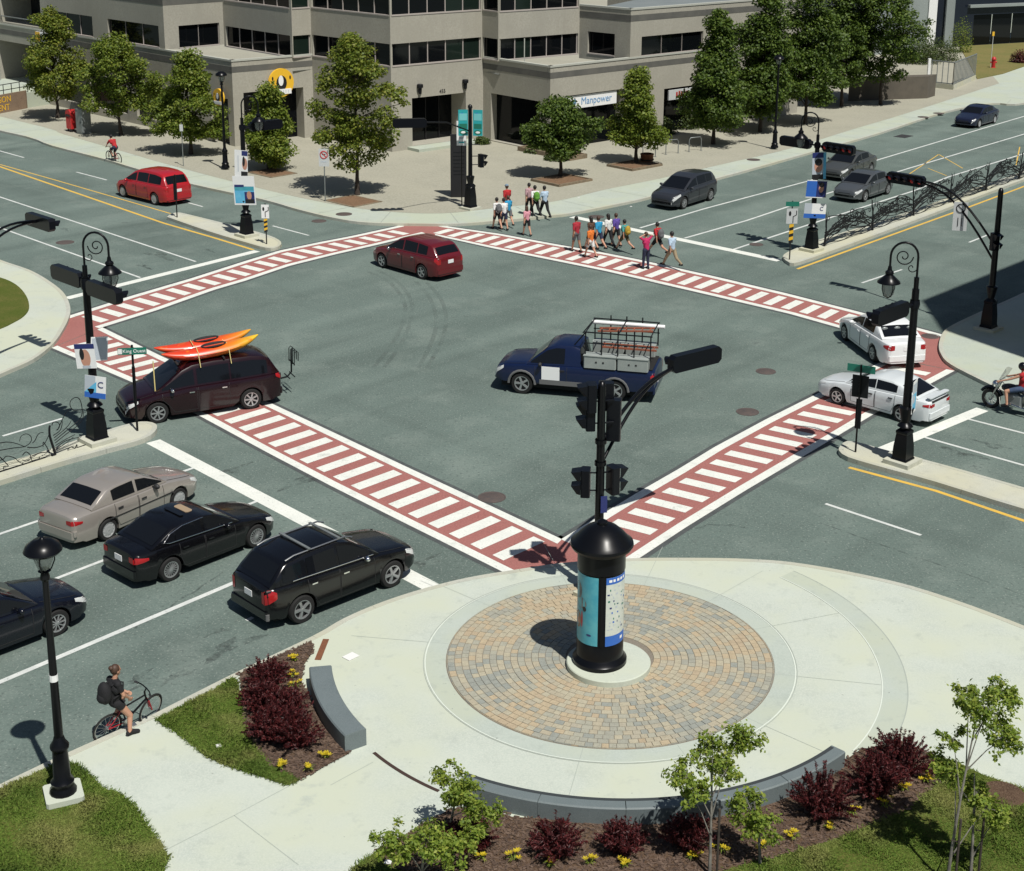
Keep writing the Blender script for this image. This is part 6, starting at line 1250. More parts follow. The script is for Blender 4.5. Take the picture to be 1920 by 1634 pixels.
# ------------------------------------------------------------------ small street furniture
mat('box_red', (.42, .02, .02), .45)
q = (-32.77,98.82,0.13); t = empty('mailbox', (q[0], q[1], KZ), R(-40)); tag(t, 'red mailbox beside the grey cabinet on the far left footway', 'mailbox')
m = MB(); m.box((0, 0, .72), (.62, .6, 1.0), ch=.04); m.lathe([(.0, 0), (.31, 0), (.31, .6), (0, .6)], 16, M=Matrix.Translation((0, .3, 1.2)) @ Matrix.Rotation(PI/2, 4, 'X')); m.obj('body', 'box_red', t, 40)
m = MB()
for x in (-.22, .22):
    for y in (-.2, .2): m.box((x, y, .12), (.07, .07, .26))
m.obj('leg', 'sign_black', t)
MB().box((0, -.31, 1.12), (.44, .03, .12)).obj('slot', 'sign_black', t)
q = (-31.77,98.04,0.13); t = empty('utility_cabinet', (q[0], q[1], KZ), R(-40)); tag(t, 'grey steel utility cabinet right of the red mailbox', 'cabinet'); MB().box((0, 0, .82), (.75, .7, 1.6), ch=.03).obj('body', 'grey_metal', t); MB().box((0, 0, 1.65), (.8, .76, .06), ch=.03).obj('lid', 'grey_metal', t); MB().box((0, -.355, .8), (.6, .02, 1.3)).obj('door', 'grey_metal', t); MB().box((.2, -.37, .8), (.05, .03, .12)).obj('lock', 'sign_black', t)
mat('timber', (.22, .17, .11), .9, var=(.15, .12, .08), vs=5); mat('bark_chip', (.16, .09, .045), 1.0, var=(.10, .06, .03), vs=4, fine=(.2, .12, .07), fs=20)
def planter(c, w_, d_, h, label, ang=B_, fill='bark_chip'):
    t = empty('tree_planter', (c[0], c[1], KZ), ang); tag(t, label, 'planter', 'square tree surrounds on the plaza')
    for a, b, cx, cy in ((w_, .12, 0, -d_/2), (w_, .12, 0, d_/2), (.12, d_+.118, -w_/2, 0), (.12, d_+.118, w_/2, 0)): MB().box((cx, cy, h/2-.02), (a if a != .12 else .12, b, h)).obj('edge_beam', 'timber', t)
    MB().box((0, 0, h*.35), (w_-.14, d_-.14, h*.5)).obj('soil', fill, t)
planter((-0.01,84.09,0.13), 2.6, 2.2, .16, 'square timber surround of the small dark tree', R(45)); planter((4.40,88.99,0.13), 2.6, 2.0, .16, 'timber surround of the conical tree', R(45)); planter((-16.88,85.33,0.13), 2.2, 1.8, .06, 'flat bark square under the slim tree', R(-42)); planter((-11.12,77.83,0.13), 2.3, 1.9, .06, 'flat bark square under the tall plaza maple', R(-42))
planter((-0.64,92.59,0.13), 4.6, 1.4, .3, 'long low planter bed against the building corner', R(-45))
for k, pxy in enumerate(((5.43,91.92,0.13), (6.96,93.34,0.13), (8.51,94.41,0.13))):
    t = empty('bicycle_rack', (pxy[0], pxy[1], KZ), R(35)); tag(t, ['bicycle rack hoop nearest the conical tree', 'middle bicycle rack hoop beside the large dark tree', 'bicycle rack hoop furthest right under the large dark tree'][k], 'bicycle rack', 'steel hoops for bicycles'); m = MB(); w_ = .5; m.tube([(-w_, 0, -.05), (-w_, 0, .75), (-w_+.1, 0, .9), (w_-.1, 0, .9), (w_, 0, .75), (w_, 0, -.05)], .03, 8); m.obj('hoop', 'grey_metal', t, 50); m = MB(); m.lathe([(0, 0), (.09, 0), (.09, .02), (0, .02)], 10, (-w_, 0, 0)); m.lathe([(0, 0), (.09, 0), (.09, .02), (0, .02)], 10, (w_, 0, 0)); m.obj('foot_plate', 'grey_metal', t)
q = (5.20,90.10,0.13); t = empty('litter_bin', (q[0], q[1], KZ)); tag(t, 'low dark litter bin at the foot of the conical tree', 'bin'); MB().lathe([(.36, 0), (.4, .5), (.42, .52), (.42, .58), (.34, .6), (.32, .45), (0, .45)], 16).obj('drum', 'rust', t, 40); MB().lathe([(.415, .2), (.43, .2), (.43, .26), (.415, .26)], 16).obj('hoop', 'iron_matt', t)
q = (40.56,141.15,0.13); t = empty('hydrant', (q[0], q[1], KZ)); tag(t, 'red fire hydrant on the grass bank at the upper right', 'hydrant'); MB().lathe([(.28, 0), (.28, .06), (.18, .08), (.18, .75), (.24, .78), (.24, .84), (.2, .95), (.1, 1.05), (0, 1.08)], 14).obj('barrel', 'box_red', t, 40); m = MB(); m.tube([(-.3, 0, .55), (.3, 0, .55)], .09, 8); m.obj('outlet', 'box_red', t)
q = (40.30,141.13,0.13); MB_ = sign_post((q[0], q[1], KZ), 3.4, 'thin marker post behind the red hydrant', [(.2, 3.0, 3.4, 'sign_yellow', [], -.03)], 'sign_grey', .03)
# stairwell with steel railing
a, b_, c = V2((31.30,126.89,0.13)), V2((32.78,125.37,0.13)), V2((36.49,132.27,0.13)); t = empty('stair_railing', (0, 0, 0)); tag(t, 'grey steel railing around a sunken stair at the upper right', 'railing')
for p0, p1 in ((a, b_), (b_, c)):
    L = (p1-p0).length; n = int(L/.45); m = MB(); m.prism([tuple(p0), tuple(p1), tuple(p1+Vector((.12, .2))), tuple(p0+Vector((.12, .2)))], .1, .55); m.obj('kerb_wall', 'median', t)
    for k in range(n+1): q = p0.lerp(p1, k/n); MB().box((q.x, q.y+.1, 1.45), (.06, .06, 1.9)).obj('baluster', 'grey_metal', t)
    m = MB(); m.tube([(*(p0+Vector((0, .1))), 2.4), (*(p1+Vector((0, .1))), 2.4)], .05, 6); m.tube([(*(p0+Vector((0, .1))), .62), (*(p1+Vector((0, .1))), .62)], .04, 6); m.obj('rail', 'grey_metal', t)
MB().box((a.x-.25, a.y+.1, 1.3), (.22, .3, 2.5)).obj('end_post', 'white_plate', t)
lawn_far = [(41.97,158.88,0), (36.77,132.57,0), (40.19,136.62,0), (43.91,142.57,0), (51.08,152.13,0), (58.47,173.04,0), (50.76,169.72,0)]
struct(MB().prism([p[:2] for p in lawn_far], .05, KZ+.05).obj('grass_bank', 'bank_soil' if 'bank_soil' in MATS else (mat('bank_soil', (.15, .135, .035), 1.0, var=(.09, .115, .02), vs=.3, fine=(.19, .15, .05), fs=8) and 'bank_soil')))
wl = [(22.62,117.93,0.13), (29.37,120.03,0.13)]
o = MB().prism([wl[0][:2], (wl[1][0], wl[1][1]), (wl[1][0]+1, wl[1][1]+1.5), (wl[0][0]+1, wl[0][1]+1.5)], .1, 1.9).obj('retaining_wall', 'wall_brown_shaded' if 'wall_brown_shaded' in MATS else (mat('wall_brown_shaded', (.11, .095, .075), .9, var=(.085, .075, .06), vs=1.2) and 'wall_brown_shaded')); tag(o, 'brown retaining wall in a shaded tone behind the last street tree', 'wall')  # the shade on this wall is put into its dark brown colour

# ------------------------------------------------------------------ people
mat('skin', (.48, .26, .17), .6); mat('skin_tan', (.33, .17, .10), .6); mat('skin_dark', (.12, .06, .04), .6); mat('hair_dark', (.012, .009, .008), .6); mat('hair_brown', (.06, .03, .018), .6); mat('hair_blond', (.30, .20, .09), .6)
CL = dict(black=(.010, .010, .012), white=(.72, .72, .70), blue=(.02, .27, .48), red=(.42, .015, .02), crimson=(.36, .02, .035), pink=(.62, .28, .33), orange=(.68, .17, .02), magenta=(.48, .02, .11), pale=(.42, .54, .66), khaki=(.30, .24, .15), grey=(.12, .125, .13), navy=(.02, .025, .06), jeans=(.05, .08, .15),
          purple=(.10, .06, .30), teal=(.05, .28, .27), olive=(.07, .06, .025), yellow=(.42, .28, .03), green=(.10, .28, .03), brown=(.10, .05, .03), plaid=(.45, .28, .30), denim=(.20, .28, .36))
for k, c in CL.items(): mat('cloth_'+k, c, .85, var=tuple(x*.75 for x in c), vs=9)
PEOPLE = []
def capsule(mb, a, b, ra, rb, n=10):
    a, b = Vector(a), Vector(b); d = b-a; L = d.length or 1e-4; q = d.to_track_quat('Z', 'Y').to_matrix().to_4x4(); prof = []
    for i in range(5): t = -PI/2+PI/2*i/4; prof.append((max(ra*math.cos(t), 0) if i else 0, ra*math.sin(t)))
    for i in range(5): t = PI/2*i/4; prof.append((rb*math.cos(t) if i < 4 else 0, L+rb*math.sin(t)))
    mb.lathe(prof, n, M=Matrix.Translation(a) @ q)
def person(loc, face, H, label, top, bottom, pose='walk', ph=0.0, skin='skin', hair='hair_dark', long_bottom=False, sleeve=.5, pack=None, hair_long=False, cap=None, shoes='cloth_black', joints=None, voxel=.022, group='people crossing the junction', short_len=.72, stride=.5, fingers=False, name='person'):
    """skeleton in metres for height H, facing +x; every limb a tapered capsule, fused into one skin by a voxel remesh"""
    k = H/1.70; J = {}
    sw = stride*math.sin(ph); lift = max(0, math.cos(ph))*.06
    J['pel'] = (0, 0, .93); J['ch'] = (.03, 0, 1.30); J['nk'] = (.04, 0, 1.45); J['hd'] = (.07, 0, 1.58)
    for s, sg in (('l', 1), ('r', -1)):
        a = sw*sg; kn = max(0, -a)*.9
        J['hip'+s] = (0, sg*.095, .90); J['kn'+s] = (.46*math.sin(a*.9)+.03, sg*.10, .90-.42*math.cos(a*.9)); kx, kz = J['kn'+s][0], J['kn'+s][2]
        J['an'+s] = (kx+.42*math.sin(a*.9-kn), sg*.10, max(.09, kz-.41*math.cos(a*.9-kn))); J['to'+s] = (J['an'+s][0]+.17, sg*.115, max(.04, J['an'+s][2]-.05-.05*kn))
        J['sh'+s] = (.02, sg*.158, 1.375); b = -a*.8
        J['el'+s] = (.02+.27*math.sin(b), sg*.20, 1.375-.27*math.cos(b)); ex, ez = J['el'+s][0], J['el'+s][2]; J['wr'+s] = (ex+.25*math.sin(b+.45), sg*.19, ez-.25*math.cos(b+.45))
    if pose == 'armsup':
        for s, sg in (('l', 1), ('r', -1)): J['el'+s] = (.05, sg*.36, 1.52); J['wr'+s] = (.04, sg*.14, 1.60)
    if pose == 'hold':
        J['ell'] = (.05, .26, 1.13); J['wrl'] = (.22, .16, 1.02)
    if joints: J.update(joints)
    mb = MB(); B = []
    def bone(a, b, ra, rb, tg): capsule(mb, J[a] if isinstance(a, str) else a, J[b] if isinstance(b, str) else b, ra, rb); B.append((Vector(J[a] if isinstance(a, str) else a), Vector(J[b] if isinstance(b, str) else b), tg))
    bone('pel', 'ch', .125, .13, 'top'); bone('ch', 'nk', .12, .055, 'top'); bone('nk', 'hd', .055, .06, 'skin')
    px = Vector(J['pel']); cx = Vector(J['ch'])
    bone(tuple(px+Vector((0, .06, -.02))), tuple(px+Vector((0, -.06, -.02))), .105, .105, 'bot'); bone('shl', 'shr', .062, .062, 'top'); bone(tuple(cx+Vector((0, .08, -.05))), tuple(cx+Vector((0, -.08, -.05))), .11, .11, 'top')
    for s in 'lr':
        bone('hip'+s, 'kn'+s, .094, .064, 'thigh'); bone('kn'+s, 'an'+s, .062, .040, 'shin'); bone('an'+s, 'to'+s, .045, .04, 'shoe'); an = Vector(J['an'+s]); bone(tuple(an+Vector((-.04, 0, -.03))), tuple(an+Vector((.05, 0, -.04))), .042, .04, 'shoe')
        bone('sh'+s, 'el'+s, .055, .042, 'uarm'); bone('el'+s, 'wr'+s, .04, .028, 'farm')
        w_ = Vector(J['wr'+s]); d = (w_-Vector(J['el'+s])).normalized(); bone(tuple(w_), tuple(w_+d*.085), .032, .03, 'hand'); sd = Vector((0, 1, 0)).cross(d); sd = sd.normalized() if sd.length > .1 else Vector((1, 0, 0))
        for q in range(4):
            o = w_+d*.085+sd*(.036-.024*q); e = o+d*(.055+.012*(1 if q in (1, 2) else 0)); capsule(mb, o, e, .0105, .009, 6); capsule(mb, e, e+d*.02+Vector((0, -.02 if s == 'l' else .02, -.01)), .0095, .008, 6)
        o = w_+d*.03+sd*.03; capsule(mb, o, o+d*.05+sd*.035, .013, .010, 6)
    h = Vector(J['hd']); hn = Vector((1, 0, 0))
    mb.ell(tuple(h+Vector((.005, 0, .03))), (.098, .078, .118), 16, 12); mb.ell(tuple(h+Vector((.045, 0, -.045))), (.05, .05, .055), 12, 8)      # skull and jaw
    mb.ell(tuple(h+Vector((.108, 0, .0))), (.02, .013, .026), 8, 6)
    for sg in (1, -1): mb.ell(tuple(h+Vector((0, sg*.08, .01))), (.022, .012, .032), 8, 6)
    root = empty(name, loc, face); root.scale = (k, k, k); tag(root, label, 'person', group)
    raw = mb.obj('body', skin, root); md = raw.modifiers.new('r', 'REMESH'); md.mode = 'VOXEL'; md.voxel_size = voxel; md.use_smooth_shade = True
    PEOPLE.append((raw, B, J, root, dict(top=top, bottom=bottom, long_bottom=long_bottom, sleeve=sleeve, pack=pack, hair=hair, hair_long=hair_long, cap=cap, shoes=shoes, short_len=short_len)))
    # face, hair, pack
    for sg in (1, -1): MB().ell(tuple(h+Vector((.085, sg*.032, .025))), (.014, .014, .009), 8, 5).obj('eye', 'hair_dark', root)
    MB().ell(tuple(h+Vector((.088, 0, -.052))), (.008, .024, .007), 8, 5).obj('mouth', 'sign_red' if False else 'poster_skin', root)
    hm = MB(); hc = h+Vector((-.018, 0, .052)); hm.ell(tuple(hc), (.104, .092, .112), 16, 10)
    if voxel < .015: hm.ell(tuple(h+Vector((-.10, 0, .11))), (.055, .06, .05), 12, 8)
    if hair_long: hm.ell(tuple(h+Vector((-.075, 0, -.07))), (.055, .085, .19), 12, 8)
    hm.obj('hair', hair, root, 60)
    if cap: c = MB(); c.ell(tuple(h+Vector((-.005, 0, .085))), (.11, .1, .09), 14, 8); c.box(tuple(h+Vector((.13, 0, .075))), (.12, .15, .015), ch=.03); c.obj('cap', 'cloth_'+cap, root, 60)
    if pack:
        c = MB(); p = cx+Vector((-.24, 0, -.09)); c.ell(tuple(p), (.13, .17, .25), 14, 10); c.ell(tuple(p+Vector((-.07, 0, -.08))), (.09, .13, .12), 12, 8); po = c.obj('backpack', 'cloth_'+pack, root, 60)
        st = MB()
        for sg in (1, -1): st.tube([tuple(cx+Vector((-.12, sg*.09, .06))), tuple(cx+Vector((0, sg*.10, .13))), tuple(cx+Vector((.135, sg*.11, .05))), tuple(cx+Vector((.1, sg*.14, -.15))), tuple(cx+Vector((-.12, sg*.13, -.22)))], .018, 5)
        st.obj('strap', 'cloth_'+pack, root)
    return root
def finish_people():
    bpy.context.view_layer.update(); dg = bpy.context.evaluated_depsgraph_get()
    for raw, B, J, root, o in PEOPLE:
        me = bpy.data.meshes.new_from_object(raw.evaluated_get(dg)); me.name = 'body'; raw.modifiers.clear(); old = raw.data; raw.data = me; bpy.data.meshes.remove(old)
        nv = len(me.vertices); co = np.empty(nv*3, np.float32); me.vertices.foreach_get('co', co); co = co.reshape(-1, 3); no = np.empty(nv*3, np.float32); me.vertices.foreach_get('normal', no); no = no.reshape(-1, 3)
        best = np.full(nv, 1e9); idx = np.zeros(nv, int); par = np.zeros(nv)
        for i, (a, b, tg) in enumerate(B):
            a = np.array(a); d = np.array(b)-a; t = np.clip(((co-a)@d)/max(d@d, 1e-9), 0, 1); dist = np.linalg.norm(co-(a+t[:, None]*d), axis=1)*(1.0 if tg not in ('top', 'bot') else .82); m = dist < best; best[m] = dist[m]; idx[m] = i; par[m] = t[m]
        tags = np.array([B[i][2] for i in range(len(B))])[idx]; hz_ = J['hd'][2]-.13
        is_top = (tags == 'top') & ~((co[:, 2] > J['nk'][2]+.0)) | ((tags == 'uarm') & (par < o['sleeve']*2)) | ((tags == 'farm') & (par < o['sleeve']*2-1))
        is_top &= ~((tags == 'top') & (co[:, 2] < J['pel'][2]-.06))
        is_bot = (tags == 'bot') | ((tags == 'thigh') & ((par < o['short_len']) | o['long_bottom'])) | ((tags == 'shin') & o['long_bottom']) | ((tags == 'top') & (co[:, 2] < J['pel'][2]-.05))
        is_shoe = tags == 'shoe'
        polys = np.empty(len(me.loops), np.int32); me.loops.foreach_get('vertex_index', polys); polys = polys.reshape(-1, 4) if len(polys) == 4*len(me.polygons) else None
        if polys is None: polys = np.array([list(p.vertices)[:4] if len(p.vertices) >= 4 else list(p.vertices)+[p.vertices[0]] for p in me.polygons])
        isl = co[:, 1] > (J['anl'][1]+J['anr'][1])/2
        for mask, nm, mm, off in ((is_top, 'shirt', 'cloth_'+o['top'], .013), (is_bot, 'trousers' if o['long_bottom'] else 'shorts', 'cloth_'+o['bottom'], .011), (is_shoe & isl, 'shoe', o['shoes'], .008), (is_shoe & ~isl, 'shoe', o['shoes'], .008)):
            f = polys[mask[polys].sum(1) >= 2]
            if len(f) == 0: continue
            u, inv = np.unique(f, return_inverse=True); cm = bpy.data.meshes.new(nm); cm.from_pydata((co[u]+no[u]*off).tolist(), [], inv.reshape(-1, 4).tolist()); cm.materials.append(MATS[mm]); cm.polygons.foreach_set('use_smooth', [True]*len(cm.polygons)); cm.update(); link(nm, cm, root)
def Z(x, y, z=0.0): return (x, y, z)
def face(a): return R(a)
# two groups of children and adults walking over the far crosswalk (headings in degrees)
person((-3.18,72.11,0), face(118), 1.62, 'boy with grey backpack and black shorts, last to reach the far kerb', 'white', 'black', ph=.8, pack='grey')
person((-2.84,72.13,0), face(115), 1.60, 'child in white shirt right behind the boy with black backpack', 'white', 'navy', ph=2.6)
person((-2.65,72.84,0), face(115), 1.58, 'child in bright blue shirt and grey shorts at the far kerb', 'blue', 'grey', ph=1.2, hair='hair_brown')
person((-2.77,74.45,0.13), face(115), 1.68, 'person in red shirt and blue cap furthest ahead on the footway', 'red', 'navy', ph=2.2, cap='denim', hair='hair_brown')
person((-1.66,75.01,0.13), face(110), 1.66, 'person in pink checked shirt half hidden behind the green backpack', 'plaid', 'black', ph=.7, long_bottom=True)
person((-1.35,74.73,0), face(112), 1.72, 'adult in white shirt with green backpack and black trousers', 'white', 'black', ph=1.5, long_bottom=True, pack='green', stride=.62)
person((-0.86,74.76,0), face(118), 1.70, 'adult in pale blue shirt and black trousers at the far kerb', 'pale', 'black', ph=2.0, long_bottom=True, pose='hold')
person((-1.67,70.93,0), face(120), 1.48, 'small girl in pink top and black shorts trailing the far group', 'pink', 'black', ph=.6, hair='hair_brown', hair_long=True)
person((0.73,67.83,0), face(125), 1.68, 'boy in crimson shirt and long grey shorts on the edge of the crosswalk', 'crimson', 'grey', ph=.5, skin='skin_tan')
person((1.37,66.65,0), face(128), 1.55, 'child in orange shirt and white shorts on the crosswalk stripes', 'orange', 'white', ph=2.3, hair='hair_brown')
person((1.42,68.18,0), face(125), 1.60, 'long haired girl in brown behind the orange shirt', 'brown', 'black', ph=1.1, hair_long=True)
person((1.77,68.10,0), face(125), 1.64, 'boy in bright blue shirt and navy shorts in the middle group', 'blue', 'navy', ph=1.7, hair='hair_brown')
person((2.24,68.75,0), face(122), 1.62, 'girl with long black hair, white top and black leggings', 'white', 'black', ph=.9, long_bottom=True, hair_long=True)
person((2.62,68.98,0), face(122), 1.60, 'child in purple shirt and black shorts in the middle group', 'purple', 'black', ph=2.5, hair='hair_brown')
person((2.98,67.75,0), face(128), 1.58, 'child in teal shirt with yellow backpack', 'teal', 'olive', ph=1.5, pack='yellow', stride=.65)
person((3.83,64.83,0), face(125), 1.68, 'adult in magenta shirt and dark jeans with hands raised to the head', 'magenta', 'navy', pose='armsup', ph=2.9, long_bottom=True, hair='hair_brown', stride=.25)
person((4.46,66.91,0), face(128), 1.66, 'boy in red shirt with dark backpack striding behind the magenta shirt', 'red', 'black', ph=1.5, pack='grey', stride=.7)
person((4.99,64.89,0), face(125), 1.70, 'last walker in pale blue shirt and khaki trousers', 'pale', 'khaki', ph=1.4, long_bottom=True, stride=.6)

# ------------------------------------------------------------------ bicycles
mat('bike_red', (.34, .015, .025), .35); mat('bike_white', (.6, .6, .6), .4)
def bicycle(loc, ang, label, frame='black_iron', accent='bike_red', r=.335, lean=0.0, steer=0.0):
    t = empty('bicycle', loc); t.rotation_euler = (lean, 0, ang); tag(t, label, 'bicycle', 'bicycles')
    for x, st in ((-.54, 0), (.54, steer)):
        w_ = bpy.data.objects.new('wheel', None); w_ = None
        tb = MB(); tb.tube([(r*math.cos(2*PI*i/28), 0, r*math.sin(2*PI*i/28)) for i in range(28)], .024, 6, closed=True); wo = tb.obj('wheel', 'tyre', t, 60); wo.location = (x, 0, r); wo.rotation_euler = (0, 0, st)
        rm = MB(); rm.tube([((r-.035)*math.cos(2*PI*i/28), 0, (r-.035)*math.sin(2*PI*i/28)) for i in range(28)], .011, 5, closed=True)
        for i in range(14): a = 2*PI*i/14; rm.tube([(.02*math.cos(a+.5), 0, .02*math.sin(a+.5)), ((r-.04)*math.cos(a), 0, (r-.04)*math.sin(a))], .0025, 4)
        rm.tube([(0, -.05, 0), (0, .05, 0)], .022, 8); rm.obj('rim', 'steel', wo, 60)
    f = MB(); bb = (-.08, 0, .30); seat = (-.24, 0, .78); hd_ = (.36, 0, .80); hl = (.40, 0, .68)
    f.tube([bb, seat], .019, 7); f.tube([bb, hl], .024, 7); f.tube([(-.21, 0, .70), hd_], .019, 7); f.tube([hl, hd_, (.34, 0, .90)], .022, 7); f.obj('frame', frame, t, 60)
    f = MB()
    for sg in (1, -1): f.tube([(-.54, sg*.06, r), (-.10, sg*.035, .31)], .012, 6); f.tube([(-.54, sg*.06, r), (-.23, sg*.02, .68)], .011, 6)
    f.obj('rear_stay', accent, t, 60)
    f = MB()
    for sg in (1, -1): f.tube([(.54, sg*.055, r), (.44, sg*.05, .62)], .018, 6)
    f.tube([(.44, -.055, .62), (.44, .055, .62)], .02, 6); f.tube([(.44, 0, .62), (.40, 0, .70)], .02, 6); f.obj('fork', accent, t, 60)
    f = MB(); f.tube([(.34, 0, .9), (.38, 0, .98)], .018, 6); f.tube([(.30, -.30, 1.0), (.36, -.15, .99), (.38, 0, .98), (.36, .15, .99), (.30, .30, 1.0)], .014, 6); f.obj('handlebar', 'black_iron', t, 60)
    f = MB()
    for sg in (1, -1): f.tube([(.31, sg*.22, 1.0), (.28, sg*.31, 1.0)], .02, 6)
    f.obj('grip', 'plastic', t); f = MB(); f.tube([seat, (-.265, 0, .88)], .014, 6); f.ell((-.27, 0, .90), (.14, .07, .03), 12, 6); f.obj('saddle', 'plastic', t, 60)
    f = MB(); f.lathe([(.0, -.01), (.10, -.01), (.10, .01), (0, .01)], 16, M=Matrix.Translation((-.08, -.05, .30)) @ Matrix.Rotation(PI/2, 4, 'X')); f.tube([(-.08, -.06, .30), (.06, -.07, .20)], .012, 5); f.tube([(-.08, .06, .30), (-.22, .07, .40)], .012, 5); f.box((.06, -.11, .20), (.09, .09, .02)); f.box((-.22, .11, .40), (.09, .09, .02)); f.obj('crank', 'steel', t)
    return t
w0, w1 = V2((-9.03,26.63,0)), V2((-8.41,27.32,0)); dd = (w1-w0); bang = math.atan2(dd.y, dd.x); bc = (w0+w1)/2
bicycle((bc.x, bc.y, 0), bang, 'dark bicycle with red fork and rear stays at the near kerb', lean=R(13), steer=R(14)).scale = (.93, .93, .93)
# rider astride it, right foot on the kerb
lx = lambda x, y, z: (x, y, z)
jr = {'pel': (-.36, -.18, .91), 'ch': (-.36, -.21, 1.29), 'nk': (-.34, -.21, 1.44), 'hd': (-.31, -.21, 1.58), 'shl': (-.37, -.06, 1.37), 'shr': (-.37, -.37, 1.37),
      'hipl': (-.33, -.09, .87), 'hipr': (-.33, -.27, .87), 'knl': (-.02, .08, .76), 'anl': (-.18, .13, .42), 'tol': (-.03, .14, .36), 'knr': (-.13, -.33, .54), 'anr': (-.20, -.40, .23), 'tor': (-.03, -.43, .17),
      'ell': (-.26, .0, 1.12), 'wrl': (-.08, -.08, .98), 'elr': (-.30, -.43, 1.12), 'wrr': (-.13, -.34, .95)}
person((bc.x, bc.y, 0), bang, 1.66, 'woman in black shirt and backpack standing astride a bicycle at the near kerb', 'black', 'black', joints=jr, pack='black', hair='hair_brown', voxel=.011, short_len=.28, sleeve=.32, group='riders')
hb = (-8.88,26.95,0); hm = MB()
q0, q1 = V2((-27.25,88.66,0)), V2((-26.58,88.36,0)); 
bq = V2((-27.01,88.51,0)); bang2 = R(137)
bicycle((bq.x, bq.y, 0), bang2, 'bicycle ridden by the cyclist in red on the far left street', lean=R(0))
jr2 = {'pel': (-.24, 0, .98), 'ch': (-.02, 0, 1.28), 'nk': (.10, 0, 1.40), 'hd': (.17, 0, 1.52), 'shl': (.06, .17, 1.34), 'shr': (.06, -.17, 1.34), 'hipl': (-.22, .09, .94), 'hipr': (-.22, -.09, .94),
       'knl': (.14, .11, .80), 'anl': (-.14, .11, .45), 'tol': (.02, .11, .41), 'knr': (.08, -.11, .62), 'anr': (.04, -.11, .26), 'tor': (.18, -.11, .22), 'ell': (.22, .22, 1.16), 'wrl': (.30, .24, 1.04), 'elr': (.22, -.22, 1.16), 'wrr': (.30, -.24, 1.04)}
person((bq.x, bq.y, 0), bang2, 1.74, 'cyclist in bright red shirt riding on the far left street', 'red', 'navy', joints=jr2, long_bottom=False, hair='hair_dark', group='riders')
# motorcycle and riders cut off by the right edge
f0 = V2((14.45,47.11,0)); md_ = R(140); mt = empty('motorcycle', (f0.x-math.cos(md_)*1.62, f0.y-math.sin(md_)*1.62, 0), md_); tag(mt, 'black touring motorcycle with windshield at the right edge', 'motorcycle')
for x in (1.62, 0.0):
    w_ = MB(); X_ = Matrix.Translation((x, 0, .33)) @ Matrix.Rotation(PI/2, 4, 'X'); w_.lathe([(.22, -.06), (.31, -.065), (.34, 0), (.31, .065), (.22, .06), (.22, -.06)], 24, M=X_); wo = w_.obj('wheel', 'tyre', mt, 40); r_ = MB(); r_.lathe([(.23, -.05), (.21, -.02), (.21, .02), (.23, .05)], 24, M=X_); r_.lathe([(.06, -.07), (.06, .07), (0, .07)], 12, M=X_)
    for i in range(10): a = 2*PI*i/10; r_.tube([(x+.05*math.cos(a), 0, .33+.05*math.sin(a)), (x+.22*math.cos(a), 0, .33+.22*math.sin(a))], .008, 4)
    r_.obj('rim', 'chrome', wo, 40)
m = MB(); m.ell((.95, 0, .82), (.36, .17, .16), 14, 8); m.obj('tank', 'paint_black', mt, 60); m = MB(); m.ell((.25, 0, .78), (.42, .19, .09), 14, 8); m.ell((-.1, 0, .86), (.22, .17, .08), 12, 6); m.obj('seat', 'plastic', mt, 60)
m = MB(); m.box((.78, 0, .45), (.55, .34, .38), ch=.06); m.ell((.85, 0, .62), (.24, .22, .14), 10, 8); m.obj('engine', 'grey_metal', mt)
m = MB()
for sg in (1, -1): m.tube([(1.62, sg*.09, .33), (1.42, sg*.1, .78), (1.33, sg*.1, .98)], .028, 7); m.tube([(.9, sg*.2, .35), (.3, sg*.22, .28), (-.5, sg*.22, .32)], .04, 8); m.tube([(1.18, sg*.22, .2), (1.2, sg*.30, .55)], .02, 6)
m.obj('fork_and_exhaust', 'chrome', mt, 50)
m = MB(); m.tube([(1.05, -.42, 1.08), (1.28, -.2, 1.1), (1.32, 0, 1.05), (1.28, .2, 1.1), (1.05, .42, 1.08)], .016, 6); m.obj('handlebar', 'chrome', mt, 50); m = MB(); m.ell((1.50, 0, .86), (.13, .13, .13), 12, 8); m.obj('headlight', 'chrome', mt, 60)
mat('screen', (.45, .48, .42), .1, alpha=.45); m = MB(); n = 8; m.add([(1.42-.10*abs(-1+2*i/n)**2, .30*(-1+2*i/n), 1.0) for i in range(n+1)]+[(1.18-.10*abs(-1+2*i/n)**2, .24*(-1+2*i/n), 1.52-.08*abs(-1+2*i/n)**2) for i in range(n+1)], [(i, i+1, n+2+i, n+1+i) for i in range(n)]); m.obj('windshield', 'screen', mt, 60)
m = MB(); m.tube([(1.62+.40*math.cos(R(30+i*14)), 0, .33+.40*math.sin(R(30+i*14))) for i in range(10)], .06, 6); m.obj('fender', 'paint_black', mt, 60); m = MB(); m.tube([(.42*math.cos(R(20+i*15)), 0, .33+.42*math.sin(R(20+i*15))) for i in range(10)], .08, 6); m.obj('fender', 'paint_black', mt, 60)
for sg in (1, -1): MB().box((-.35, sg*.32, .6), (.5, .2, .34), ch=.05).obj('pannier', 'paint_black', mt)
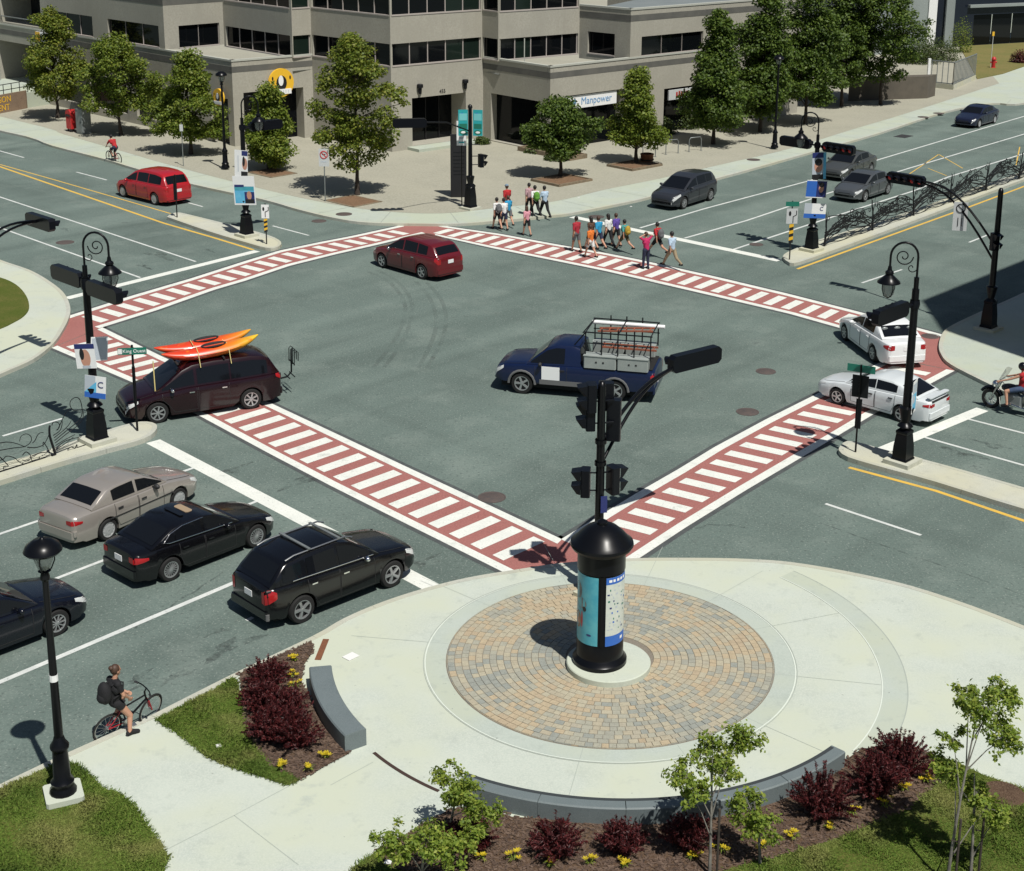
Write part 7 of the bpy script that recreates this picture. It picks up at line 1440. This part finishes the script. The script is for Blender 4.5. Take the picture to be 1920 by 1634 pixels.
jm = {'pel': (.30, 0, .92), 'ch': (.28, 0, 1.30), 'nk': (.32, 0, 1.46), 'hd': (.36, 0, 1.60), 'shl': (.30, .18, 1.39), 'shr': (.30, -.18, 1.39), 'hipl': (.32, .11, .90), 'hipr': (.32, -.11, .90), 'knl': (.72, .30, .78), 'anl': (.62, .36, .36), 'tol': (.78, .38, .30), 'knr': (.72, -.30, .78), 'anr': (.62, -.36, .36), 'tor': (.78, -.38, .30), 'ell': (.62, .30, 1.22), 'wrl': (.92, .36, 1.10), 'elr': (.62, -.30, 1.22), 'wrr': (.92, -.36, 1.10)}
rd = person((mt.location.x+math.cos(md_)*.28, mt.location.y+math.sin(md_)*.28, 0), md_, 1.72, 'motorcyclist in red vest and black helmet at the right edge', 'red', 'jeans', joints=jm, sleeve=.05, skin='skin', group='riders')
MB().ell((.36, 0, 1.64), (.145, .125, .14), 16, 10).obj('helmet', 'paint_black', rd, 60)
finish_people()

# ------------------------------------------------------------------ foreground planting
def in_poly(x, y, P):
    x = np.asarray(x); y = np.asarray(y); c = np.zeros(len(x), bool); n = len(P); j = n-1
    for i in range(n):
        xi, yi = P[i][0], P[i][1]; xj, yj = P[j][0], P[j][1]
        m = ((yi > y) != (yj > y)) & (x < (xj-xi)*(y-yi)/(yj-yi+1e-12)+xi); c ^= m; j = i
    return c
def blades(name, P, n, h, seed, m='grass_blade', z=None, wd=.010, spread=.05, edge=0.0, kind=True):
    rs = np.random.RandomState(seed); xs = [p[0] for p in P]; ys = [p[1] for p in P]
    x = rs.uniform(max(min(xs), -16), min(max(xs), 16), n*3); y = rs.uniform(max(min(ys), 17), max(ys), n*3); k = in_poly(x, y, P); x, y = x[k][:n], y[k][:n]; n = len(x)
    x = x+rs.normal(size=n)*edge; y = y+rs.normal(size=n)*edge
    patch = .6+.4*np.sin(x*2.3+1)*np.sin(y*1.9)+.25*np.sin(x*5.1+y*3.7); hh = h*(.5+.9*rs.rand(n))*np.clip(patch, .35, 1.3)
    a = rs.rand(n)*2*PI; l = rs.normal(size=(n, 2))*spread; z0 = BZ-.01 if z is None else z
    b = np.stack([x, y, np.full(n, z0)], 1); u = np.stack([np.cos(a), np.sin(a), 0*a], 1)*wd; t = b+np.stack([l[:, 0], l[:, 1], hh], 1); mid = (b+t)/2+np.stack([-l[:, 0]*.2, -l[:, 1]*.2, hh*.12], 1)
    v = np.stack([b-u, b+u, mid+u*.8, t, mid-u*.8], 1).reshape(-1, 3)
    me = bpy.data.meshes.new(name); me.vertices.add(5*n); me.vertices.foreach_set('co', v.astype(np.float32).ravel()); me.loops.add(5*n); me.loops.foreach_set('vertex_index', np.arange(5*n, dtype=np.int32)); me.polygons.add(n); me.polygons.foreach_set('loop_start', np.arange(n, dtype=np.int32)*5)
    me.materials.append(MATS[m]); me.update(calc_edges=True); o = link(name, me); 
    return o
def lawn(P, n, h, seed, label): o = stuff(blades('grass', P, n, h, seed, edge=.035)); tag(o, label, 'grass'); return o
lawn(lawn_a, 34000, .06, 1, 'small lawn between the path and the left red shrubs')
lawn(lawn_b, 100000, .055, 2, 'near lawn around the lamp post at the lower left'); lawn(lawn_c, 100000, .055, 3, 'lawn at the lower right corner under the saplings'); lawn(lawn_d, 9000, .08, 4, 'sliver of lawn at the bottom edge by the path')
o = stuff(blades('grass', lawn_l, 16000, .09, 5, z=KZ+.02, wd=.016)); tag(o, 'lawn on the left corner island', 'grass')
# mulch chips lying loose
def chips(P, n, seed, label):
    rs = random.Random(seed); mb = MB(); xs = [p[0] for p in P]; ys = [p[1] for p in P]; X_ = np.array([rs.uniform(min(xs), max(xs)) for _ in range(n*3)]); Y_ = np.array([rs.uniform(max(min(ys), 20), max(ys)) for _ in range(n*3)]); k = in_poly(X_, Y_, P)
    for x, y in list(zip(X_[k], Y_[k]))[:n]:
        x += rs.gauss(0, .03); y += rs.gauss(0, .03); a = rs.random()*6.28; L, w_ = rs.uniform(.02, .055), rs.uniform(.008, .02); c, s = math.cos(a), math.sin(a); z = BZ+rs.uniform(.0, .012); tl = rs.uniform(-.012, .015)
        mb.add([(x-c*L-s*w_, y-s*L+c*w_, z), (x+c*L-s*w_, y+s*L+c*w_, z+tl), (x+c*L+s*w_, y+s*L-c*w_, z+tl+.006), (x-c*L+s*w_, y-s*L-c*w_, z+.006)], [(0, 1, 2, 3)])
    tag(stuff(mb.obj('bark_chips', 'chip')), label, 'bark chips')
mat('chip', (.12, .07, .045), .95, island=[(.05, .033, .024), (.095, .060, .042), (.14, .095, .068), (.07, .044, .031)])
chips(bed_l, 5000, 1, 'loose bark mulch around the left red shrubs'); chips(bed_b, 9000, 2, 'loose bark mulch below the long granite bench')
def shrub(c, r, h, seed, label, name='red_shrub', m='leaf_red', n=2600, stems=70, group='dark red barberry shrubs', leaf=.05):
    rs = np.random.RandomState(seed); t = empty(name, (c[0], c[1], BZ)); tag(t, label, 'shrub', group); st = MB(); C = []; N = []
    for k in range(stems):
        a = rs.rand()*2*PI; q = rs.rand()**.6; L = 1.0*(.75+.4*rs.rand()); e = np.array([r*q*math.cos(a), r*q*math.sin(a), h*(1-.55*q*q)*L]); if_ = rs.rand() < .1
        if if_: e[2] *= 1.3
        b = np.array([.12*r*math.cos(a), .12*r*math.sin(a), 0]); mid = (b+e)/2+np.array([0, 0, .16*h]); st.tube([tuple(b), tuple(mid), tuple(e)], [.011, .007, .003], 3)
        f = rs.rand(n//stems)**.7; P = ((1-f)**2)[:, None]*b+(2*f*(1-f))[:, None]*mid+(f**2)[:, None]*e; d = rs.normal(size=P.shape)*.035*(1.2-f)[:, None]; C.append(P+d); N.append(d*8)
    st.obj('stem', m, t); stuff(link('foliage', leaf_mesh('foliage', np.concatenate(C), np.concatenate(N), leaf*1.35, m, .26, rs, .1), t)); return t
SHR = [((-6.11,28.42,0.15), .62, .80, 'red shrub nearest the kerb in the left bed'), ((-6.11,27.58,0.15), .55, .7, 'second red shrub of the left bed, by the lawn edge'), ((-5.50,27.29,0.15), .55, .72, 'third red shrub of the left bed, near the short bench'), ((-5.68,26.49,0.15), .6, .75, 'fourth red shrub of the left bed'), ((-5.15,26.22,0.15), .6, .78, 'lowest red shrub of the left bed beside the bench end'),
       ((0.08,22.96,0.15), .56, .72, 'red shrub below the left part of the long bench'), ((1.22,23.01,0.15), .56, .72, 'red shrub below the middle of the long bench'), ((2.42,23.16,0.15), .58, .7, 'red shrub left of the staked sapling under the bench'), ((4.98,24.16,0.15), .75, .9, 'big red shrub under the right end of the long bench'), ((6.11,24.85,0.15), .72, .85, 'red shrub between the two big ones at the right'), ((6.78,25.57,0.15), .8, .95, 'large red shrub at the right tip of the mulch bed'), ((-1.50,23.15,0.15), .5, .55, 'low red shrub behind the leaning green sapling')]
for i, (c, r, h, lab) in enumerate(SHR): shrub(c, r*(.92+.03*(i % 6)), h*(.78+.04*(i % 5)), 50+i, lab, n=5200 if r < .7 else 7000, stems=110, leaf=.055)
# clumps of yellow day lilies
def lily(c, s, seed, label):
    rs = np.random.RandomState(seed); t = empty('yellow_flower', (c[0], c[1], BZ)); tag(t, label, 'flower', 'yellow flower clumps'); lf = MB(); fl = MB()
    for k in range(12):
        a = rs.rand()*6.28; L = s*rs.uniform(.6, 1.1); e = (L*math.cos(a), L*math.sin(a), L*.45); w_ = .012; p = (-w_*math.sin(a), w_*math.cos(a)); mz = L*.6
        lf.add([(0, 0, 0), (L*.5*math.cos(a)+p[0], L*.5*math.sin(a)+p[1], mz), e, (L*.5*math.cos(a)-p[0], L*.5*math.sin(a)-p[1], mz)], [(0, 1, 2, 3)])
    lf.obj('leaf', 'leaf_sapling', t)
    for k in range(rs.randint(4, 8)):
        a = rs.rand()*6.28; q = rs.rand()*s; c_ = Vector((q*math.cos(a), q*math.sin(a), s*rs.uniform(.55, 1.0)))
        for j in range(6): b = j*PI/3+rs.rand()*.3; u = Vector((math.cos(b), math.sin(b), .35)); v_ = Vector((-math.sin(b), math.cos(b), 0)); fl.add([tuple(c_), tuple(c_+u*.038+v_*.016), tuple(c_+u*.066), tuple(c_+u*.038-v_*.016)], [(0, 1, 2, 3)])
    fl.obj('blossom', 'petal_yellow', t)
PXL = [((-5.77,29.56,0.15), 'right of the first left shrub by the kerb'), ((-5.70,28.88,0.15), 'beside the upper end of the short bench'), ((-5.56,28.44,0.15), 'against the foot of the short bench'), ((-5.30,25.42,0.15), 'at the lower tip of the left bed'), ((-4.77,25.38,0.15), 'on the mulch below the left shrubs'), ((-4.49,25.84,0.15), 'beside the lower end of the short bench'),
       ((-1.24,22.72,0.15), 'left of the lower bench shrubs'), ((-0.68,22.73,0.15), 'just left of the first lower shrub'), ((-0.03,22.60,0.15), 'in front of the first lower shrub'), ((0.66,22.67,0.15), 'between the first and second lower shrub'), ((1.27,22.60,0.15), 'in front of the second lower shrub'), ((2.47,22.86,0.15), 'beside the sapling stake'), ((3.02,23.06,0.15), 'right of the staked sapling'), ((3.76,23.16,0.15), 'under the small leafy sapling'), ((4.36,23.46,0.15), 'left of the big right shrub'), ((5.08,23.77,0.15), 'in front of the big right shrub'), ((5.57,24.22,0.15), 'right of the big right shrub'), ((6.23,24.43,0.15), 'below the middle right shrub'), ((6.68,25.00,0.15), 'below the largest right shrub'), ((7.18,25.29,0.15), 'at the right tip of the mulch bed')]
for i, (c, lab) in enumerate(PXL): lily(c, .14+.05*((i*7) % 5)/5, 80+i, 'yellow flower clump '+lab)
# young trees
def sapling(base, blobs, label, seed, stake=True, n=900, leaf=.078, trunk_h=1.6):
    """blobs: (dx,dy,z,r) crown masses relative to the foot"""
    rs = np.random.RandomState(seed); t = empty('sapling', base); tag(t, label, 'tree', 'young trees in the near bed'); tb = MB(); top = max(b[2] for b in blobs); C = []; N = []
    bx = float(np.mean([b[0] for b in blobs])); by = float(np.mean([b[1] for b in blobs])); k = 6; pts = [(bx*(i/k)**1.5*.8, by*(i/k)**1.5*.8, top*.95*i/k) for i in range(k+1)]
    tb.tube(pts, [.032-.022*i/k for i in range(k+1)], 6)
    for dx, dy, z, r in blobs:
        s = Vector(pts[max(1, min(k, int(k*max(.3, (z-.5)/top))))]); tb.tube([s, s.lerp(Vector((dx, dy, z)), .55)+Vector((0, 0, .06)), (dx, dy, z)], [.014, .009, .004], 5)
        r *= 1.10; m = int(n*1.15*(r/.35)**2); sub = max(4, int(m/42))
        for q in range(sub):
            d0 = rs.normal(size=3); d0 /= np.linalg.norm(d0); d0 *= r*(.25+.95*rs.rand()**.6); d0[2] *= .8; c = np.array([dx, dy, z])+d0; tb.tube([(dx, dy, z), tuple(c)], [.005, .002], 3)
            d = rs.normal(size=(m//sub, 3))*r*.17; C.append(c+d); N.append(np.tile(d0/r, (len(d), 1)))
    tb.obj('trunk', 'bark_pale', t, 60); stuff(link('crown', leaf_mesh('crown', np.concatenate(C), np.concatenate(N), leaf, 'leaf_sapling', .55, rs, .4), t))
    if stake: s = MB(); s.tube([(.12, -.05, -.05), (.12, -.05, 1.35)], .022, 6); s.tube([(0, 0, .9), (.12, -.05, .9)], .01, 5); s.obj('stake', 'bark', t)
    return t
def px_blobs(base, lst):
    return [(x-base[0], y-base[1], z, r) for (x, y, z), r in lst]
b = (2.74,22.42,0.15); sapling(b, px_blobs(b, [((3.24,23.12,2.25), .30), ((2.71,22.92,2.1), .30), ((2.32,22.65,1.8), .28), ((2.42,22.54,1.45), .22), ((2.97,22.67,1.9), .26)]), 'staked sapling in front of the long bench, right of centre', 1)
b = (3.66,22.73,0.15); sapling(b, px_blobs(b, [((3.46,22.91,1), .30), ((3.63,22.74,0.8), .28), ((3.35,22.93,1.25), .16)]), 'small leafy sapling under the bench, right of the staked one', 2, False)
b = (-1.87,23.53,0.15); sapling(b, px_blobs(b, [((-1.90,23.45,1.2), .22), ((-1.59,23.05,1.15), .30), ((-1.24,22.80,0.95), .28), ((-1.78,23.12,1.1), .24)]), 'leaning green sapling at the left end of the long bench', 3, False)
b = (-2.27,22.18,0.15); sapling(b, px_blobs(b, [((-2.78,21.91,1), .27), ((-2.16,22.03,0.9), .30), ((-1.80,22.03,0.75), .28), ((-1.40,22.19,0.9), .22), ((-2.52,21.94,0.75), .2)]), 'low bushy sapling at the bottom edge left of centre', 4, False)
b = (6.84,22.22,0.15); sapling(b, px_blobs(b, [((7.37,22.61,3.2), .36), ((7.73,22.97,3.35), .26), ((7.16,23.03,3.2), .24), ((7.63,22.43,2.75), .28), ((6.84,22.65,2.6), .20), ((6.92,22.61,2), .24), ((7.52,22.57,1.3), .26)]), 'tallest sapling at the lower right edge', 5)
b = (7.33,22.52,0.15); sapling(b, px_blobs(b, [((6.70,22.84,2), .22), ((7.37,22.73,1.5), .22), ((7.73,22.63,1.1), .24)]), 'thin leaning sapling beside the tallest one', 6)
q = (8.57,24.91,0.15); o = MB().lathe([(0, .03), (.40, .025), (.44, 0)], 24, (q[0], q[1], BZ)).obj('tree_ring', 'mulch'); struct(o)
# shrubs along the far building and on the bank
def hedge(c, r, h, seed, label, m='leaf_shrub', n=1500):
    rs = np.random.RandomState(seed); t = empty('shrub', (c[0], c[1], KZ)); tag(t, label, 'shrub', 'green shrubs by the buildings'); d = rs.normal(size=(n, 3)); d /= np.linalg.norm(d, axis=1)[:, None]; d *= (rs.rand(n, 1)**.35); d[:, 2] = np.abs(d[:, 2]); C = d*np.array([r, r, h])*(.85+.3*rs.rand(n, 1))
    stuff(link('foliage', leaf_mesh('foliage', C, d, .16, m, .6, rs), t)); s = MB()
    for k in range(6): a = rs.rand()*6.28; s.tube([(0, 0, 0), (r*.5*math.cos(a), r*.5*math.sin(a), h*.6)], [.03, .01], 4)
    s.obj('stem', 'bark', t)
for i, (c, r, h, lab) in enumerate([((-5.26,96.14,0.13), .55, .45, 'low round shrub by the middle entrance'), ((-1.49,93.48,0.13), 1.0, .5, 'spreading shrub in the long planter'), ((-0.29,90.78,0.13), .8, .45, 'shrub at the right end of the long planter'), ((4.45,97.91,0.13), .9, .6, 'shrub behind the conical tree'), ((6.78,101.31,0.13), 1.1, 1.1, 'shrub left of the bicycle racks'), ((8.61,103.72,0.13), 1.2, 1.2, 'tall shrub behind the bicycle racks'), ((36.71,147.58,0.13), 2.4, 2.2, 'dark shrub mass left of the stair railing'), ((34.21,144.67,0.13), 2.2, 2.4, 'dark shrub mass under the grey panel wall'), ((40.87,154.59,0.13), 1.3, 3.4, 'tall olive shrub behind the stair railing'), ((44.44,145.79,0.13), 1.0, 1.2, 'reddish shrub on the grass bank')]): hedge(c, r, h, 120+i, lab, 'leaf_red' if i == 9 else ('leaf_maple' if i == 8 else 'leaf_shrub'), 1500 if r < 2 else 4000)
mat('litter', (.7, .7, .68), .8)
for i, (x, y, z) in enumerate(((0.93,79.56,0.13), (3.72,78.01,0), (-6.68,26.17,0.16), (-2.90,22.62,0.16), (-4.56,29.81,0.13))): struct(MB().box((x, y, z+.012 if z else .012), (.30 if i == 4 else .12, .24 if i == 4 else .10, .012), i).obj('litter' if i < 4 else 'utility_cover', 'litter'))
